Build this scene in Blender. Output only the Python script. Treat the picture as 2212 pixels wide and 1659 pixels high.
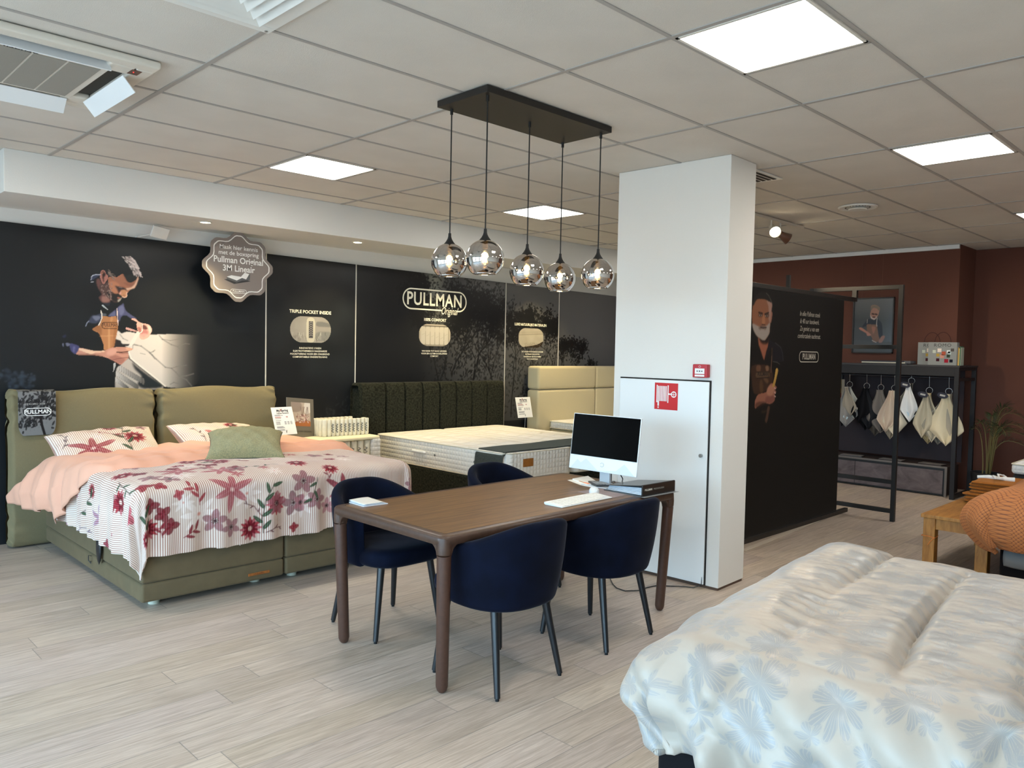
import bpy, bmesh, math, random
import numpy as np
from mathutils import Vector, Matrix
random.seed(7); np.random.seed(7)
PI = math.pi
for _o in list(bpy.data.objects): bpy.data.objects.remove(_o)
SC = bpy.context.scene
COL = SC.collection
# ------------------------------------------------------------------ camera
CAMH, CEIL = 1.5983, 2.913
cam = bpy.data.objects.new('camera', bpy.data.cameras.new('camera'))
COL.objects.link(cam)
cam.matrix_world = Matrix(((0.7121689, 0.0163373, -0.7018181, 0.0), (-0.7017299, 0.044713, -0.7110386, 0.0),
                           (0.0197639, 0.9988663, 0.0433076, CAMH), (0, 0, 0, 1)))
cam.data.sensor_width = 36.0; cam.data.sensor_fit = 'HORIZONTAL'; cam.data.lens = 27.554
cam.data.clip_start = 0.05
SC.camera = cam
# ------------------------------------------------------------------ exposure, world
SC.view_settings.view_transform = 'Standard'; SC.view_settings.look = 'None'
SC.view_settings.gamma = 1.0; SC.view_settings.use_curve_mapping = False
SC.view_settings.exposure = EXPO = 1.1
PANEL_W = 11.0      # ceiling panel emission
SKY_W = 7.5       # daylight strength
world = bpy.data.worlds.new('daylight'); SC.world = world; world.use_nodes = True
_n = world.node_tree.nodes; _l = world.node_tree.links; _n.clear()
_tc = _n.new('ShaderNodeTexCoord'); _sp = _n.new('ShaderNodeSeparateXYZ'); _cr = _n.new('ShaderNodeValToRGB')
_bg = _n.new('ShaderNodeBackground'); _wo = _n.new('ShaderNodeOutputWorld')
_mr = _n.new('ShaderNodeMapRange'); _mr.inputs[1].default_value = -1.0; _mr.inputs[2].default_value = 1.0
_l.new(_tc.outputs['Generated'], _sp.inputs[0]); _l.new(_sp.outputs['Z'], _mr.inputs[0]); _l.new(_mr.outputs[0], _cr.inputs[0])
_e = _cr.color_ramp.elements
_e[0].position = 0.0; _e[0].color = (0.22, 0.24, 0.25, 1)
_e[1].position = 1.0; _e[1].color = (0.42, 0.66, 1.0, 1)
_k = _e.new(0.49); _k.color = (0.30, 0.33, 0.36, 1)
_k = _e.new(0.52); _k.color = (0.56, 0.80, 1.0, 1)
_l.new(_cr.outputs[0], _bg.inputs['Color']); _bg.inputs['Strength'].default_value = SKY_W
_l.new(_bg.outputs[0], _wo.inputs[0])
# window bays in the street side of the shop (x = -2.6): the daylight enters here
WINDOWS = [(-3.0, -0.9), (-0.7, 1.4), (1.6, 3.7), (3.9, 6.0)]
for _a, _b in WINDOWS:
    _ld = bpy.data.lights.new('window_portal', 'AREA'); _ld.shape = 'RECTANGLE'
    _ld.size = _b-_a; _ld.size_y = 2.35; _ld.cycles.is_portal = True
    _lo = bpy.data.objects.new('window_portal', _ld); COL.objects.link(_lo)
    _lo.location = (-2.68, (_a+_b)/2, 1.35); _lo.rotation_euler = (PI/2, 0, -PI/2)
# centres of the lit ceiling panels; unseen ones continue the pattern, added for lighting
PANELS = [(3.09, 1.63), (5.49, 1.63), (8.46, 1.63), (3.09, 5.18), (5.49, 5.18), (8.46, 5.18),
          (0.69, 1.63), (0.69, 5.18), (3.09, -1.92), (5.49, -1.92), (8.46, -1.92), (0.69, -1.92)]
# ------------------------------------------------------------------ helpers
def lin(h):
    if isinstance(h, (tuple, list)): return tuple(h[:3])
    h = h.lstrip('#'); o = []
    for i in (0, 2, 4):
        c = int(h[i:i+2], 16)/255.0
        o.append(c/12.92 if c <= 0.04045 else ((c+0.055)/1.055)**2.4)
    return tuple(o)
MATS = {}
def mat(name, col='808080', rough=0.6, metal=0.0, sheen=0.0, emit=0.0, ecol=None, noise=0.0, nscale=20.0,
        bump=0.0, bscale=60.0, spec=0.5, stretch=None, col2=None, trans=0.0, coat=0.0):
    if name in MATS: return MATS[name]
    m = bpy.data.materials.new(name); m.use_nodes = True; MATS[name] = m
    nt = m.node_tree; b = nt.nodes['Principled BSDF']
    c = lin(col)
    b.inputs['Base Color'].default_value = (*c, 1); b.inputs['Roughness'].default_value = rough
    b.inputs['Metallic'].default_value = metal; b.inputs['Specular IOR Level'].default_value = spec
    if coat: b.inputs['Coat Weight'].default_value = coat; b.inputs['Coat Roughness'].default_value = 0.1
    if sheen:
        b.inputs['Sheen Weight'].default_value = sheen; b.inputs['Sheen Roughness'].default_value = 0.35
        b.inputs['Sheen Tint'].default_value = (*[min(1, x*3+0.15) for x in c], 1)
    if emit:
        b.inputs['Emission Color'].default_value = (*lin(ecol or col), 1); b.inputs['Emission Strength'].default_value = emit
    if noise or bump or col2:
        tc = nt.nodes.new('ShaderNodeTexCoord'); mp = nt.nodes.new('ShaderNodeMapping')
        nt.links.new(tc.outputs['Object'], mp.inputs[0])
        if stretch: mp.inputs['Scale'].default_value = stretch
    if noise or col2:
        nz = nt.nodes.new('ShaderNodeTexNoise'); nz.inputs['Scale'].default_value = nscale; nz.inputs['Detail'].default_value = 6
        nt.links.new(mp.outputs[0], nz.inputs['Vector'])
        cr = nt.nodes.new('ShaderNodeValToRGB'); nt.links.new(nz.outputs['Fac'], cr.inputs[0])
        c2 = lin(col2) if col2 else tuple(x*(1-noise) for x in c)
        cr.color_ramp.elements[0].position = 0.35; cr.color_ramp.elements[1].position = 0.65
        cr.color_ramp.elements[0].color = (*c2, 1); cr.color_ramp.elements[1].color = (*c, 1)
        nt.links.new(cr.outputs[0], b.inputs['Base Color'])
    if bump:
        nb = nt.nodes.new('ShaderNodeTexNoise'); nb.inputs['Scale'].default_value = bscale; nb.inputs['Detail'].default_value = 4
        nt.links.new(mp.outputs[0], nb.inputs['Vector'])
        bp = nt.nodes.new('ShaderNodeBump'); bp.inputs['Strength'].default_value = bump; bp.inputs['Distance'].default_value = 0.01
        nt.links.new(nb.outputs['Fac'], bp.inputs['Height']); nt.links.new(bp.outputs[0], b.inputs['Normal'])
    return m
def attr_mat(name, rough=0.55, sheen=0.0, bump=0.0, bscale=200, spec=0.3):
    m = mat(name, '808080', rough, sheen=sheen, bump=bump, bscale=bscale, spec=spec)
    a = m.node_tree.nodes.new('ShaderNodeVertexColor'); a.layer_name = 'Col'
    m.node_tree.links.new(a.outputs[0], m.node_tree.nodes['Principled BSDF'].inputs['Base Color'])
    return m
def tag(o, label=None, cat=None, group=None, kind=None):
    if label: o['label'] = label
    if cat: o['category'] = cat
    if group: o['group'] = group
    if kind: o['kind'] = kind
    return o
def WM(o):
    M = o.matrix_basis.copy() if o else Matrix()
    while o is not None and o.parent:
        o = o.parent; M = o.matrix_basis @ M
    return M
def thing(name, label, cat, loc=(0, 0, 0), rz=0.0, group=None):
    o = bpy.data.objects.new(name, None); COL.objects.link(o)
    o.empty_display_size = 0.1
    o.location = loc; o.rotation_euler = (0, 0, rz)
    return tag(o, label, cat, group)
class MB:
    def __init__(s): s.v = []; s.f = []; s.M = None
    def add(s, vs, fs):
        n = len(s.v)
        if s.M is not None: vs = [tuple(s.M @ Vector(p)) for p in vs]
        s.v.extend([tuple(p) for p in vs]); s.f.extend([tuple(i+n for i in q) for q in fs]); return s
    def box(s, x0, x1, y0, y1, z0, z1):
        vs = [(x, y, z) for z in (z0, z1) for y in (y0, y1) for x in (x0, x1)]
        return s.add(vs, [(0, 2, 3, 1), (4, 5, 7, 6), (0, 1, 5, 4), (2, 6, 7, 3), (0, 4, 6, 2), (1, 3, 7, 5)])
    def cyl(s, p0, p1, r0, r1=None, n=20, cap=True):
        return s.tube([p0, p1], [r0, r0 if r1 is None else r1], n, cap)
    def tube(s, pts, rad, n=10, cap=True):
        pts = [Vector(p) for p in pts]
        if not isinstance(rad, (list, tuple)): rad = [rad]*len(pts)
        vs = []; fs = []; up = Vector((0, 0, 1)); prev = None
        for i, p in enumerate(pts):
            t = (pts[min(i+1, len(pts)-1)]-pts[max(i-1, 0)]).normalized()
            if prev is None:
                a = up if abs(t.z) < 0.9 else Vector((1, 0, 0))
                u = t.cross(a).normalized()
            else:
                u = (prev-t*prev.dot(t)).normalized()
            prev = u; w = t.cross(u)
            for k in range(n):
                an = 2*PI*k/n; vs.append(p+(u*math.cos(an)+w*math.sin(an))*rad[i])
        for i in range(len(pts)-1):
            for k in range(n):
                fs.append((i*n+k, i*n+(k+1) % n, (i+1)*n+(k+1) % n, (i+1)*n+k))
        if cap:
            fs.append(tuple(range(n-1, -1, -1))); fs.append(tuple((len(pts)-1)*n+k for k in range(n)))
        return s.add(vs, fs)
    def lathe(s, prof, c=(0, 0, 0), n=32, sx=1.0, sy=1.0, ex=2.0):
        vs = []; fs = []
        for (r, z) in prof:
            for k in range(n):
                an = 2*PI*k/n; ca, sa = math.cos(an), math.sin(an)
                if ex != 2.0:
                    ca = math.copysign(abs(ca)**(2/ex), ca); sa = math.copysign(abs(sa)**(2/ex), sa)
                vs.append((c[0]+r*sx*ca, c[1]+r*sy*sa, c[2]+z))
        m = len(prof)
        for i in range(m-1):
            for k in range(n): fs.append((i*n+k, i*n+(k+1) % n, (i+1)*n+(k+1) % n, (i+1)*n+k))
        return s.add(vs, fs)
    def grid(s, fn, nu, nv, closeu=False, closev=False):
        vs = [fn(i/(nu if closeu else nu-1), j/(nv if closev else nv-1)) for i in range(nu) for j in range(nv)]
        fs = []
        for i in range(nu if closeu else nu-1):
            for j in range(nv if closev else nv-1):
                a = i; b = (i+1) % nu; c = j; d = (j+1) % nv
                fs.append((a*nv+c, b*nv+c, b*nv+d, a*nv+d))
        return s.add(vs, fs)
    def prism(s, pts, axis, a0, a1):
        """polygon pts (2-D) extruded along axis 0/1/2"""
        def P(p, a):
            q = list(p); q.insert(axis, a); return tuple(q)
        n = len(pts)
        vs = [P(p, a0) for p in pts]+[P(p, a1) for p in pts]
        fs = [tuple(range(n-1, -1, -1)), tuple(range(n, 2*n))]+[(i, (i+1) % n, n+(i+1) % n, n+i) for i in range(n)]
        return s.add(vs, fs)
    def build(s, name, m, parent=None, smooth=False, bevel=0.0, seg=3, solid=0.0, sub=0, angle=40, local=False, origin=None):
        me = bpy.data.meshes.new(name)
        vs = s.v
        if parent is not None and not local:
            I = WM(parent).inverted(); vs = [tuple(I @ Vector(p)) for p in vs]
        o = bpy.data.objects.new(name, me)
        if parent is None and not local:
            a = np.array(vs); c = origin or ((a[:, 0].min()+a[:, 0].max())/2, (a[:, 1].min()+a[:, 1].max())/2, a[:, 2].min())
            a = a-np.array(c); vs = a.tolist(); o.location = c
        me.from_pydata([tuple(p) for p in vs], [], s.f); me.update()
        for mm in (m if isinstance(m, (list, tuple)) else [m]): me.materials.append(mm)
        bm = bmesh.new(); bm.from_mesh(me); bmesh.ops.recalc_face_normals(bm, faces=bm.faces); bm.to_mesh(me); bm.free()
        COL.objects.link(o)
        if parent is not None: o.parent = parent
        if bevel:
            b = o.modifiers.new('bevel', 'BEVEL'); b.width = bevel; b.segments = seg; b.limit_method = 'ANGLE'; b.angle_limit = math.radians(50)
            w = o.modifiers.new('wn', 'WEIGHTED_NORMAL'); w.keep_sharp = True; smooth = True
            me.shade_smooth()
        elif smooth:
            me.shade_smooth()
            if angle: me.set_sharp_from_angle(angle=math.radians(angle))
        if solid:
            q = o.modifiers.new('solid', 'SOLIDIFY'); q.thickness = solid; q.offset = 0
        if sub:
            q = o.modifiers.new('sub', 'SUBSURF'); q.levels = sub; q.render_levels = sub
        return o
def copy_tree(o, parent=None):
    c = o.copy(); COL.objects.link(c); c.parent = parent
    for ch in list(o.children): copy_tree(ch, c)
    return c
def struct(o): o['kind'] = 'structure'; return o
def text(name, body, size, origin, ax, ay, m, parent, bold=0.0, sx=1.0, shear=0.0, align='CENTER', depth=0.0006, space=1.0, line=1.0):
    """lettering as a thin mesh; ax = reading direction, ay = up direction (world)"""
    cu = bpy.data.curves.new(name, 'FONT'); cu.body = body; cu.size = size; cu.align_x = align; cu.align_y = 'CENTER'
    cu.offset = bold*size; cu.shear = shear; cu.extrude = 0.0; cu.space_character = space; cu.space_line = line; cu.resolution_u = 3
    t = bpy.data.objects.new('tmp', cu); COL.objects.link(t)
    dg = bpy.context.evaluated_depsgraph_get()
    me = bpy.data.meshes.new_from_object(t.evaluated_get(dg)); bpy.data.objects.remove(t); bpy.data.curves.remove(cu)
    ax = Vector(ax).normalized(); ay = Vector(ay).normalized(); az = ax.cross(ay); O = Vector(origin)+az*depth
    b = MB(); b.add([O+ax*(v.co.x*sx)+ay*v.co.y for v in me.vertices], [tuple(p.vertices) for p in me.polygons])
    bpy.data.meshes.remove(me)
    return b.build(name, m, parent)
def pill(name, cx, cz, w, h, r, t, P, m, parent, gap=None):
    """outline of a rounded rectangle drawn as a flat band; P maps (u, v) to a world point"""
    pts = []
    for qx, qz, a0 in ((1, 1, 0), (-1, 1, 90), (-1, -1, 180), (1, -1, 270)):
        for k in range(9):
            a = math.radians(a0+90*k/8)
            pts.append((qx*(w/2-r), qz*(h/2-r), math.cos(a), math.sin(a)))
    b = MB(); vs = []; n = len(pts)
    for (x, z, c, s_) in pts:
        vs.append(P(cx+x+(r+t/2)*c, cz+z+(r+t/2)*s_)); vs.append(P(cx+x+(r-t/2)*c, cz+z+(r-t/2)*s_))
    fs = [(2*i, 2*i+1, 2*((i+1) % n)+1, 2*((i+1) % n)) for i in range(n)]
    if gap is not None:     # leave a gap in the bottom run (between corners 3 and 4) from gap[0] to gap[1]
        i = 26; fs.pop(i)
        for (xa, xb) in ((-(w/2-r), gap[0]), (gap[1], w/2-r)):
            k = len(vs)
            vs += [P(cx+xa, cz-h/2-t/2), P(cx+xa, cz-h/2+t/2), P(cx+xb, cz-h/2+t/2), P(cx+xb, cz-h/2-t/2)]; fs.append((k, k+1, k+2, k+3))
    b.add(vs, fs); return b.build(name, m, parent)
class Canvas:
    """a print or woven pattern, painted into the vertex colours of a fine flat grid"""
    def __init__(s, x0, x1, z0, z1, d, col):
        s.nx = int(round((x1-x0)/d))+1; s.nz = int(round((z1-z0)/d))+1; s.x0, s.z0 = x0, z0
        s.d = d
        xs = np.linspace(x0, x1, s.nx); zs = np.linspace(z0, z1, s.nz)
        s.X, s.Z = np.meshgrid(xs, zs); s.C = np.zeros(s.X.shape+(3,)); s.C[:] = lin(col)
    def _win(s, x0, x1, z0, z1):
        i0 = max(0, int((x0-s.x0)/s.d)-1); i1 = min(s.nx, int((x1-s.x0)/s.d)+3)
        j0 = max(0, int((z0-s.z0)/s.d)-1); j1 = min(s.nz, int((z1-s.z0)/s.d)+3)
        return slice(j0, max(j0, j1)), slice(i0, max(i0, i1))
    def inside(s, pts, w):
        X, Z = s.X[w], s.Z[w]; r = np.zeros(X.shape, bool); n = len(pts)
        for i in range(n):
            xa, za = pts[i]; xb, zb = pts[(i+1) % n]
            if za == zb: continue
            c = (za > Z) != (zb > Z)
            r ^= c & (X < (xb-xa)*(Z-za)/(zb-za)+xa)
        return r.astype(float)
    @staticmethod
    def blur(m, k):
        for _ in range(k):
            p = np.pad(m, 1, mode='edge')
            m = (p[:-2, 1:-1]+p[2:, 1:-1]+p[1:-1, :-2]+p[1:-1, 2:]+2*p[1:-1, 1:-1])/6
        return m
    def put(s, w, m, col, a=1.0):
        m = (m*a)[..., None]; s.C[w] = s.C[w]*(1-m)+np.array(lin(col))*m
    def fill(s, pts, col, a=1.0, soft=0, smooth=True):
        if smooth: pts = crom(pts)
        xs = [p[0] for p in pts]; zs = [p[1] for p in pts]; e = (soft+1)*s.d
        w = s._win(min(xs)-e, max(xs)+e, min(zs)-e, max(zs)+e)
        m = s.inside(pts, w)
        if soft: m = s.blur(m, soft)
        s.put(w, m, col, a)
    def line(s, pts, wd, col, a=1.0, taper=False):
        for i in range(len(pts)-1):
            (xa, za), (xb, zb) = pts[i], pts[i+1]; q = wd
            if taper: q = wd*(1-i/len(pts))
            w = s._win(min(xa, xb)-q, max(xa, xb)+q, min(za, zb)-q, max(za, zb)+q)
            X, Z = s.X[w], s.Z[w]; dx, dz = xb-xa, zb-za; L = dx*dx+dz*dz+1e-12
            t = np.clip(((X-xa)*dx+(Z-za)*dz)/L, 0, 1)
            dd = np.hypot(X-xa-t*dx, Z-za-t*dz)
            s.put(w, np.clip((q/2-dd)/s.d+0.5, 0, 1), col, a)
    def disc(s, x, z, r, col, a=1.0, soft=0.0, rz=None):
        rz = rz or r; w = s._win(x-r*1.5, x+r*1.5, z-rz*1.5, z+rz*1.5)
        dd = np.hypot((s.X[w]-x)/r, (s.Z[w]-z)/rz)
        s.put(w, np.clip((1-dd)/(soft+s.d/r), 0, 1), col, a)
    def petal(s, x, z, an, L, wd, col, a=1.0, edge=None, r0=0.0):
        w = s._win(x-L*1.1, x+L*1.1, z-L*1.1, z+L*1.1)
        dx, dz = s.X[w]-x, s.Z[w]-z; ca, sa = math.cos(an), math.sin(an)
        u = (dx*ca+dz*sa-r0)/(L-r0); v = (-dx*sa+dz*ca)/(wd/2)
        lim = np.where((u > 0) & (u < 1), np.sqrt(np.clip(np.sin(PI*np.clip(u, 0, 1)**0.8), 0, 1)), 0)
        m = np.clip((lim-np.abs(v))*(wd/2)/s.d+0.3, 0, 1)*(lim > 0)
        s.put(w, m, col, a)
        if edge: s.put(w, m*(np.abs(v) < 0.2), edge, a*0.7)
    def mesh(s, name, P, m, parent, smooth=False, **k):
        vs = [P(x, z) for x, z in zip(s.X.ravel(), s.Z.ravel())]
        return s.mesh_from(name, vs, m, parent, smooth, **k)
    def mesh_from(s, name, vs, m, parent, smooth=False, keep=None, solid=0.0):
        nx, nz = s.nx, s.nz
        idx = np.arange(nx*nz).reshape(nz, nx)
        F = np.stack([idx[:-1, :-1], idx[:-1, 1:], idx[1:, 1:], idx[1:, :-1]], -1).reshape(-1, 4)
        if keep is not None: F = F[keep[:-1, :-1].ravel()]
        V = np.array(vs, dtype=float)
        used = np.unique(F); mp = np.full(nx*nz, -1); mp[used] = np.arange(len(used)); V = V[used]; F = mp[F]
        o = bpy.data.objects.new(name, bpy.data.meshes.new(name)); me = o.data
        if parent is not None:
            I = np.array(WM(parent).inverted()); V = V@I[:3, :3].T+I[:3, 3]
        else:
            c = np.array([(V[:, 0].min()+V[:, 0].max())/2, (V[:, 1].min()+V[:, 1].max())/2, V[:, 2].min()])
            V = V-c; o.location = c
        me.from_pydata(V.tolist(), [], F.tolist()); me.update()
        at = me.color_attributes.new('Col', 'FLOAT_COLOR', 'POINT')
        cc = np.ones((len(used), 4), np.float32); cc[:, :3] = s.C.reshape(-1, 3)[used]; at.data.foreach_set('color', cc.ravel())
        me.materials.append(m); COL.objects.link(o)
        if parent is not None: o.parent = parent
        if smooth: me.shade_smooth()
        if solid:
            q = o.modifiers.new('solid', 'SOLIDIFY'); q.thickness = solid; q.offset = -1
        return o
def crom(p, k=4):
    if len(p) < 4: return p
    o = []; n = len(p)
    for i in range(n):
        a, b, c, d = [np.array(p[(i+j-1) % n], float) for j in range(4)]
        for t in np.arange(k)/k:
            q = 0.5*((2*b)+(c-a)*t+(2*a-5*b+4*c-d)*t*t+(3*b-a-3*c+d)*t**3); o.append((q[0], q[1]))
    return o
_rg = np.random.RandomState(3); _NT = _rg.rand(64, 64)
def vnoise(x, y):
    """cheap smooth value noise on arrays or floats"""
    xi = np.floor(x).astype(int) if isinstance(x, np.ndarray) else int(math.floor(x))
    yi = np.floor(y).astype(int) if isinstance(y, np.ndarray) else int(math.floor(y))
    fx = x-xi; fy = y-yi; fx = fx*fx*(3-2*fx); fy = fy*fy*(3-2*fy)
    g = lambda a, b: _NT[a % 64, b % 64]
    return (g(xi, yi)*(1-fx)+g(xi+1, yi)*fx)*(1-fy)+(g(xi, yi+1)*(1-fx)+g(xi+1, yi+1)*fx)*fy
def sstep(a, b, x):
    t = min(1.0, max(0.0, (x-a)/(b-a))); return t*t*(3-2*t)
# ------------------------------------------------------------------ setting: materials
class NT:
    def __init__(s, m): s.t = m.node_tree; s.n = s.t.nodes; s.l = s.t.links
    def _in(s, sock, v):
        if isinstance(v, (int, float)): sock.default_value = v
        elif isinstance(v, tuple): sock.default_value = v
        else: s.l.new(v, sock)
    def m(s, op, a, b=0.0, c=None):
        n = s.n.new('ShaderNodeMath'); n.operation = op; s._in(n.inputs[0], a); s._in(n.inputs[1], b)
        if c is not None: s._in(n.inputs[2], c)
        return n.outputs[0]
    def comb(s, x, y, z=0.0):
        n = s.n.new('ShaderNodeCombineXYZ'); s._in(n.inputs[0], x); s._in(n.inputs[1], y); s._in(n.inputs[2], z); return n.outputs[0]
    def white(s, v):
        n = s.n.new('ShaderNodeTexWhiteNoise'); n.noise_dimensions = '3D'; s._in(n.inputs[0], v); return n.outputs[0]
    def noise(s, v, sc, det=4, dist=0.0, rough=0.5):
        n = s.n.new('ShaderNodeTexNoise'); s._in(n.inputs['Vector'], v); n.inputs['Scale'].default_value = sc
        n.inputs['Detail'].default_value = det; n.inputs['Distortion'].default_value = dist; n.inputs['Roughness'].default_value = rough
        return n.outputs['Fac']
    def ramp(s, f, stops):
        n = s.n.new('ShaderNodeValToRGB'); s._in(n.inputs[0], f); e = n.color_ramp.elements
        for i, (p, c) in enumerate(stops):
            if i < 2: k = e[i]; k.position = p
            else: k = e.new(p)
            k.color = (*lin(c), 1)
        return n.outputs[0]
    def mix(s, f, a, b, mode='MIX'):
        n = s.n.new('ShaderNodeMix'); n.data_type = 'RGBA'; n.blend_type = mode
        s._in(n.inputs[0], f)
        for k, v in ((6, a), (7, b)):
            if isinstance(v, tuple): n.inputs[k].default_value = (*v[:3], 1)
            else: s.l.new(v, n.inputs[k])
        return n.outputs[2]
    def bump(s, h, st, dist, b):
        n = s.n.new('ShaderNodeBump'); n.inputs['Strength'].default_value = st; n.inputs['Distance'].default_value = dist
        s._in(n.inputs['Height'], h); s.l.new(n.outputs[0], b.inputs['Normal'])
def floor_material():
    m = mat('oak_plank_floor', 'b9ab9c', 0.42, spec=0.4); q = NT(m); b = q.n['Principled BSDF']
    tc = q.n.new('ShaderNodeTexCoord'); sp = q.n.new('ShaderNodeSeparateXYZ'); q.l.new(tc.outputs['Object'], sp.inputs[0])
    X, Y = sp.outputs[0], sp.outputs[1]
    ry = q.m('DIVIDE', q.m('SUBTRACT', Y, 2.377-0.1835*60), 0.1835); row = q.m('FLOOR', ry)
    off = q.m('MULTIPLY', q.white(q.comb(row, 3.3)), 1.5)
    rx = q.m('DIVIDE', q.m('ADD', X, off), 1.5); pl = q.m('FLOOR', rx)
    rnd = q.white(q.comb(row, pl, 1.7)); rnd2 = q.white(q.comb(row, pl, 9.1))
    gx = q.m('ADD', X, q.m('MULTIPLY', rnd, 37.0)); gy = q.m('ADD', Y, q.m('MULTIPLY', rnd2, 11.0))
    g1 = q.noise(q.comb(q.m('MULTIPLY', gx, 1.6), q.m('MULTIPLY', gy, 26.0)), 1.6, 7, 1.3, 0.62)
    g2 = q.noise(q.comb(q.m('MULTIPLY', gx, 5.0), q.m('MULTIPLY', gy, 160.0)), 1.3, 5, 0.4, 0.6)
    g3 = q.noise(q.comb(q.m('MULTIPLY', gx, 0.7), q.m('MULTIPLY', gy, 3.5)), 1.5, 3)
    base = q.ramp(g1, [(0.26, (.50, .44, .375)), (0.76, (.80, .725, .635)), (0.45, (.62, .55, .475)), (0.57, (.71, .64, .56))])
    fine = q.ramp(g2, [(0.36, 'dfdad4'), (0.62, 'ffffff')])
    c = q.mix(0.75, base, fine, 'MULTIPLY')
    tone = q.ramp(rnd, [(0.0, 'c9c2bb'), (1.0, 'f3eee8'), (0.5, 'e3dcd6')]); c = q.mix(0.6, c, tone, 'MULTIPLY')
    hue = q.ramp(q.m('ADD', q.m('MULTIPLY', rnd2, 0.6), q.m('MULTIPLY', g3, 0.4)), [(0.2, 'f6efe4'), (0.8, 'ece6ea')]); c = q.mix(0.6, c, hue, 'MULTIPLY')
    fy = q.m('SUBTRACT', ry, row); ey = q.m('MULTIPLY', q.m('MINIMUM', fy, q.m('SUBTRACT', 1.0, fy)), 0.1835)
    fx = q.m('SUBTRACT', rx, pl); exx = q.m('MULTIPLY', q.m('MINIMUM', fx, q.m('SUBTRACT', 1.0, fx)), 1.5)
    seam = q.m('MINIMUM', q.m('DIVIDE', ey, 0.0030), q.m('DIVIDE', exx, 0.0030)); seam = q.m('MINIMUM', seam, 1.0)
    c = q.mix(seam, (.22, .195, .17), c)
    q.l.new(c, b.inputs['Base Color'])
    q.l.new(q.m('ADD', 0.36, q.m('MULTIPLY', g2, 0.16)), b.inputs['Roughness'])
    q.bump(q.m('ADD', q.m('MULTIPLY', g2, 0.25), seam), 0.25, 0.002, b)
    return m
M_FLOOR = floor_material()
M_CEIL = mat('mineral_ceiling_tile', 'd6d2ca', 0.9, noise=0.05, nscale=3, bump=0.25, bscale=260, spec=0.1)
M_TBAR = mat('ceiling_grid_bar', (.38, .36, .335), 0.6)
M_WHITE = mat('white_wall_paint', 'dcdcd8', 0.75, bump=0.06, bscale=120, spec=0.2)
M_PAPER = mat('white_ribbed_wallpaper', 'e2e0da', 0.8, bump=0.3, bscale=240, stretch=(1, 1, 3), spec=0.2)
M_TERRA = mat('terracotta_wall_paint', '613f35', 0.88, noise=0.06, nscale=1.5, spec=0.2)
M_COVE = mat('white_coving', 'e6e8e8', 0.6)
M_BLACKGAP = mat('dark_gap', '17130f', 0.8)
M_ALU = mat('brushed_aluminium', 'a9a9a6', 0.35, metal=0.9)
# ------------------------------------------------------------------ setting: shell
XL, XR, YF, YB = -2.6, 10.65, -3.6, 7.12
struct(MB().box(XL-0.2, XR+0.2, YF-0.2, YB+0.2, -0.12, 0).build('floor', M_FLOOR, None, origin=(0, 0, 0)))
struct(MB().box(XL-0.2, XR+0.2, YF-0.2, YB+0.2, CEIL+0.004, CEIL+0.12).build('ceiling', M_CEIL))
GX0, GY0, GDY = 1.5923, 3.107, 0.5914
gxs = [GX0+1.2*i for i in range(-3, 4)]+[GX0+3.6+1.1927*i for i in range(1, 7)]
b = MB(); w = 0.012
for x in gxs:
    if XL < x < XR: b.box(x-w, x+w, YF, 6.335, CEIL-0.001, CEIL+0.006)
for j in range(-6, 12):
    y = GY0-GDY*j
    if y > 6.33 or y < YF: continue
    b.box(XL, XR, y-w*0.8, y+w*0.8, CEIL-0.0005, CEIL+0.006)
HALF = []
for (px, py) in PANELS:           # the short bar beside each 60 cm light
    i = min(range(len(gxs)), key=lambda k: abs(px-(gxs[k]+0.30)) if px > gxs[k] else 9)
    left = abs(px-(gxs[i]+0.30)) < 0.12
    hx = gxs[i]+0.598
    HALF.append((gxs[i] if left else hx, hx if left else (gxs[i+1] if i+1 < len(gxs) else hx+0.59)))
    b.box(hx-w*0.8, hx+w*0.8, py-0.29, py+0.29, CEIL-0.0005, CEIL+0.006)
struct(b.build('trim_1', M_TBAR)); bpy.data.objects['trim_1']['label'] = 'grey grid bars between the ceiling tiles'
# back wall and the dropped soffit above the photo panels
struct(MB().box(XL-0.2, XR+0.2, YB, YB+0.2, 0, CEIL).build('wall_back', M_WHITE))
struct(MB().box(1.315, 10.05, 6.34, YB, 2.62, CEIL+0.004).build('trim_2', M_WHITE, bevel=0.004)); bpy.data.objects['trim_2']['label'] = 'white soffit box above the black photo panels'
# street side with four window bays
b = MB(); edges = [YF-0.2]+[e for wn in WINDOWS for e in wn]+[YB+0.2]
for i in range(0, len(edges), 2): b.box(XL-0.2, XL, edges[i], edges[i+1], 0, CEIL)
for a_, c_ in WINDOWS: b.box(XL-0.2, XL, a_, c_, 0, 0.15); b.box(XL-0.2, XL, a_, c_, 2.55, CEIL)
struct(b.build('wall_left', M_WHITE))
M_FRAME = mat('anthracite_window_frame', '2b2f33', 0.4)
M_GLASS = bpy.data.materials.new('window_glass'); M_GLASS.use_nodes = True
_q = NT(M_GLASS); _q.n.clear(); _o = _q.n.new('ShaderNodeOutputMaterial'); _t = _q.n.new('ShaderNodeBsdfTransparent'); _g = _q.n.new('ShaderNodeBsdfGlossy')
_g.inputs['Roughness'].default_value = 0.02; _mx = _q.n.new('ShaderNodeMixShader'); _mx.inputs[0].default_value = 0.06
_t.inputs[0].default_value = (0.93, 0.98, 1.0, 1)
_q.l.new(_t.outputs[0], _mx.inputs[1]); _q.l.new(_g.outputs[0], _mx.inputs[2]); _q.l.new(_mx.outputs[0], _o.inputs[0])
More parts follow.
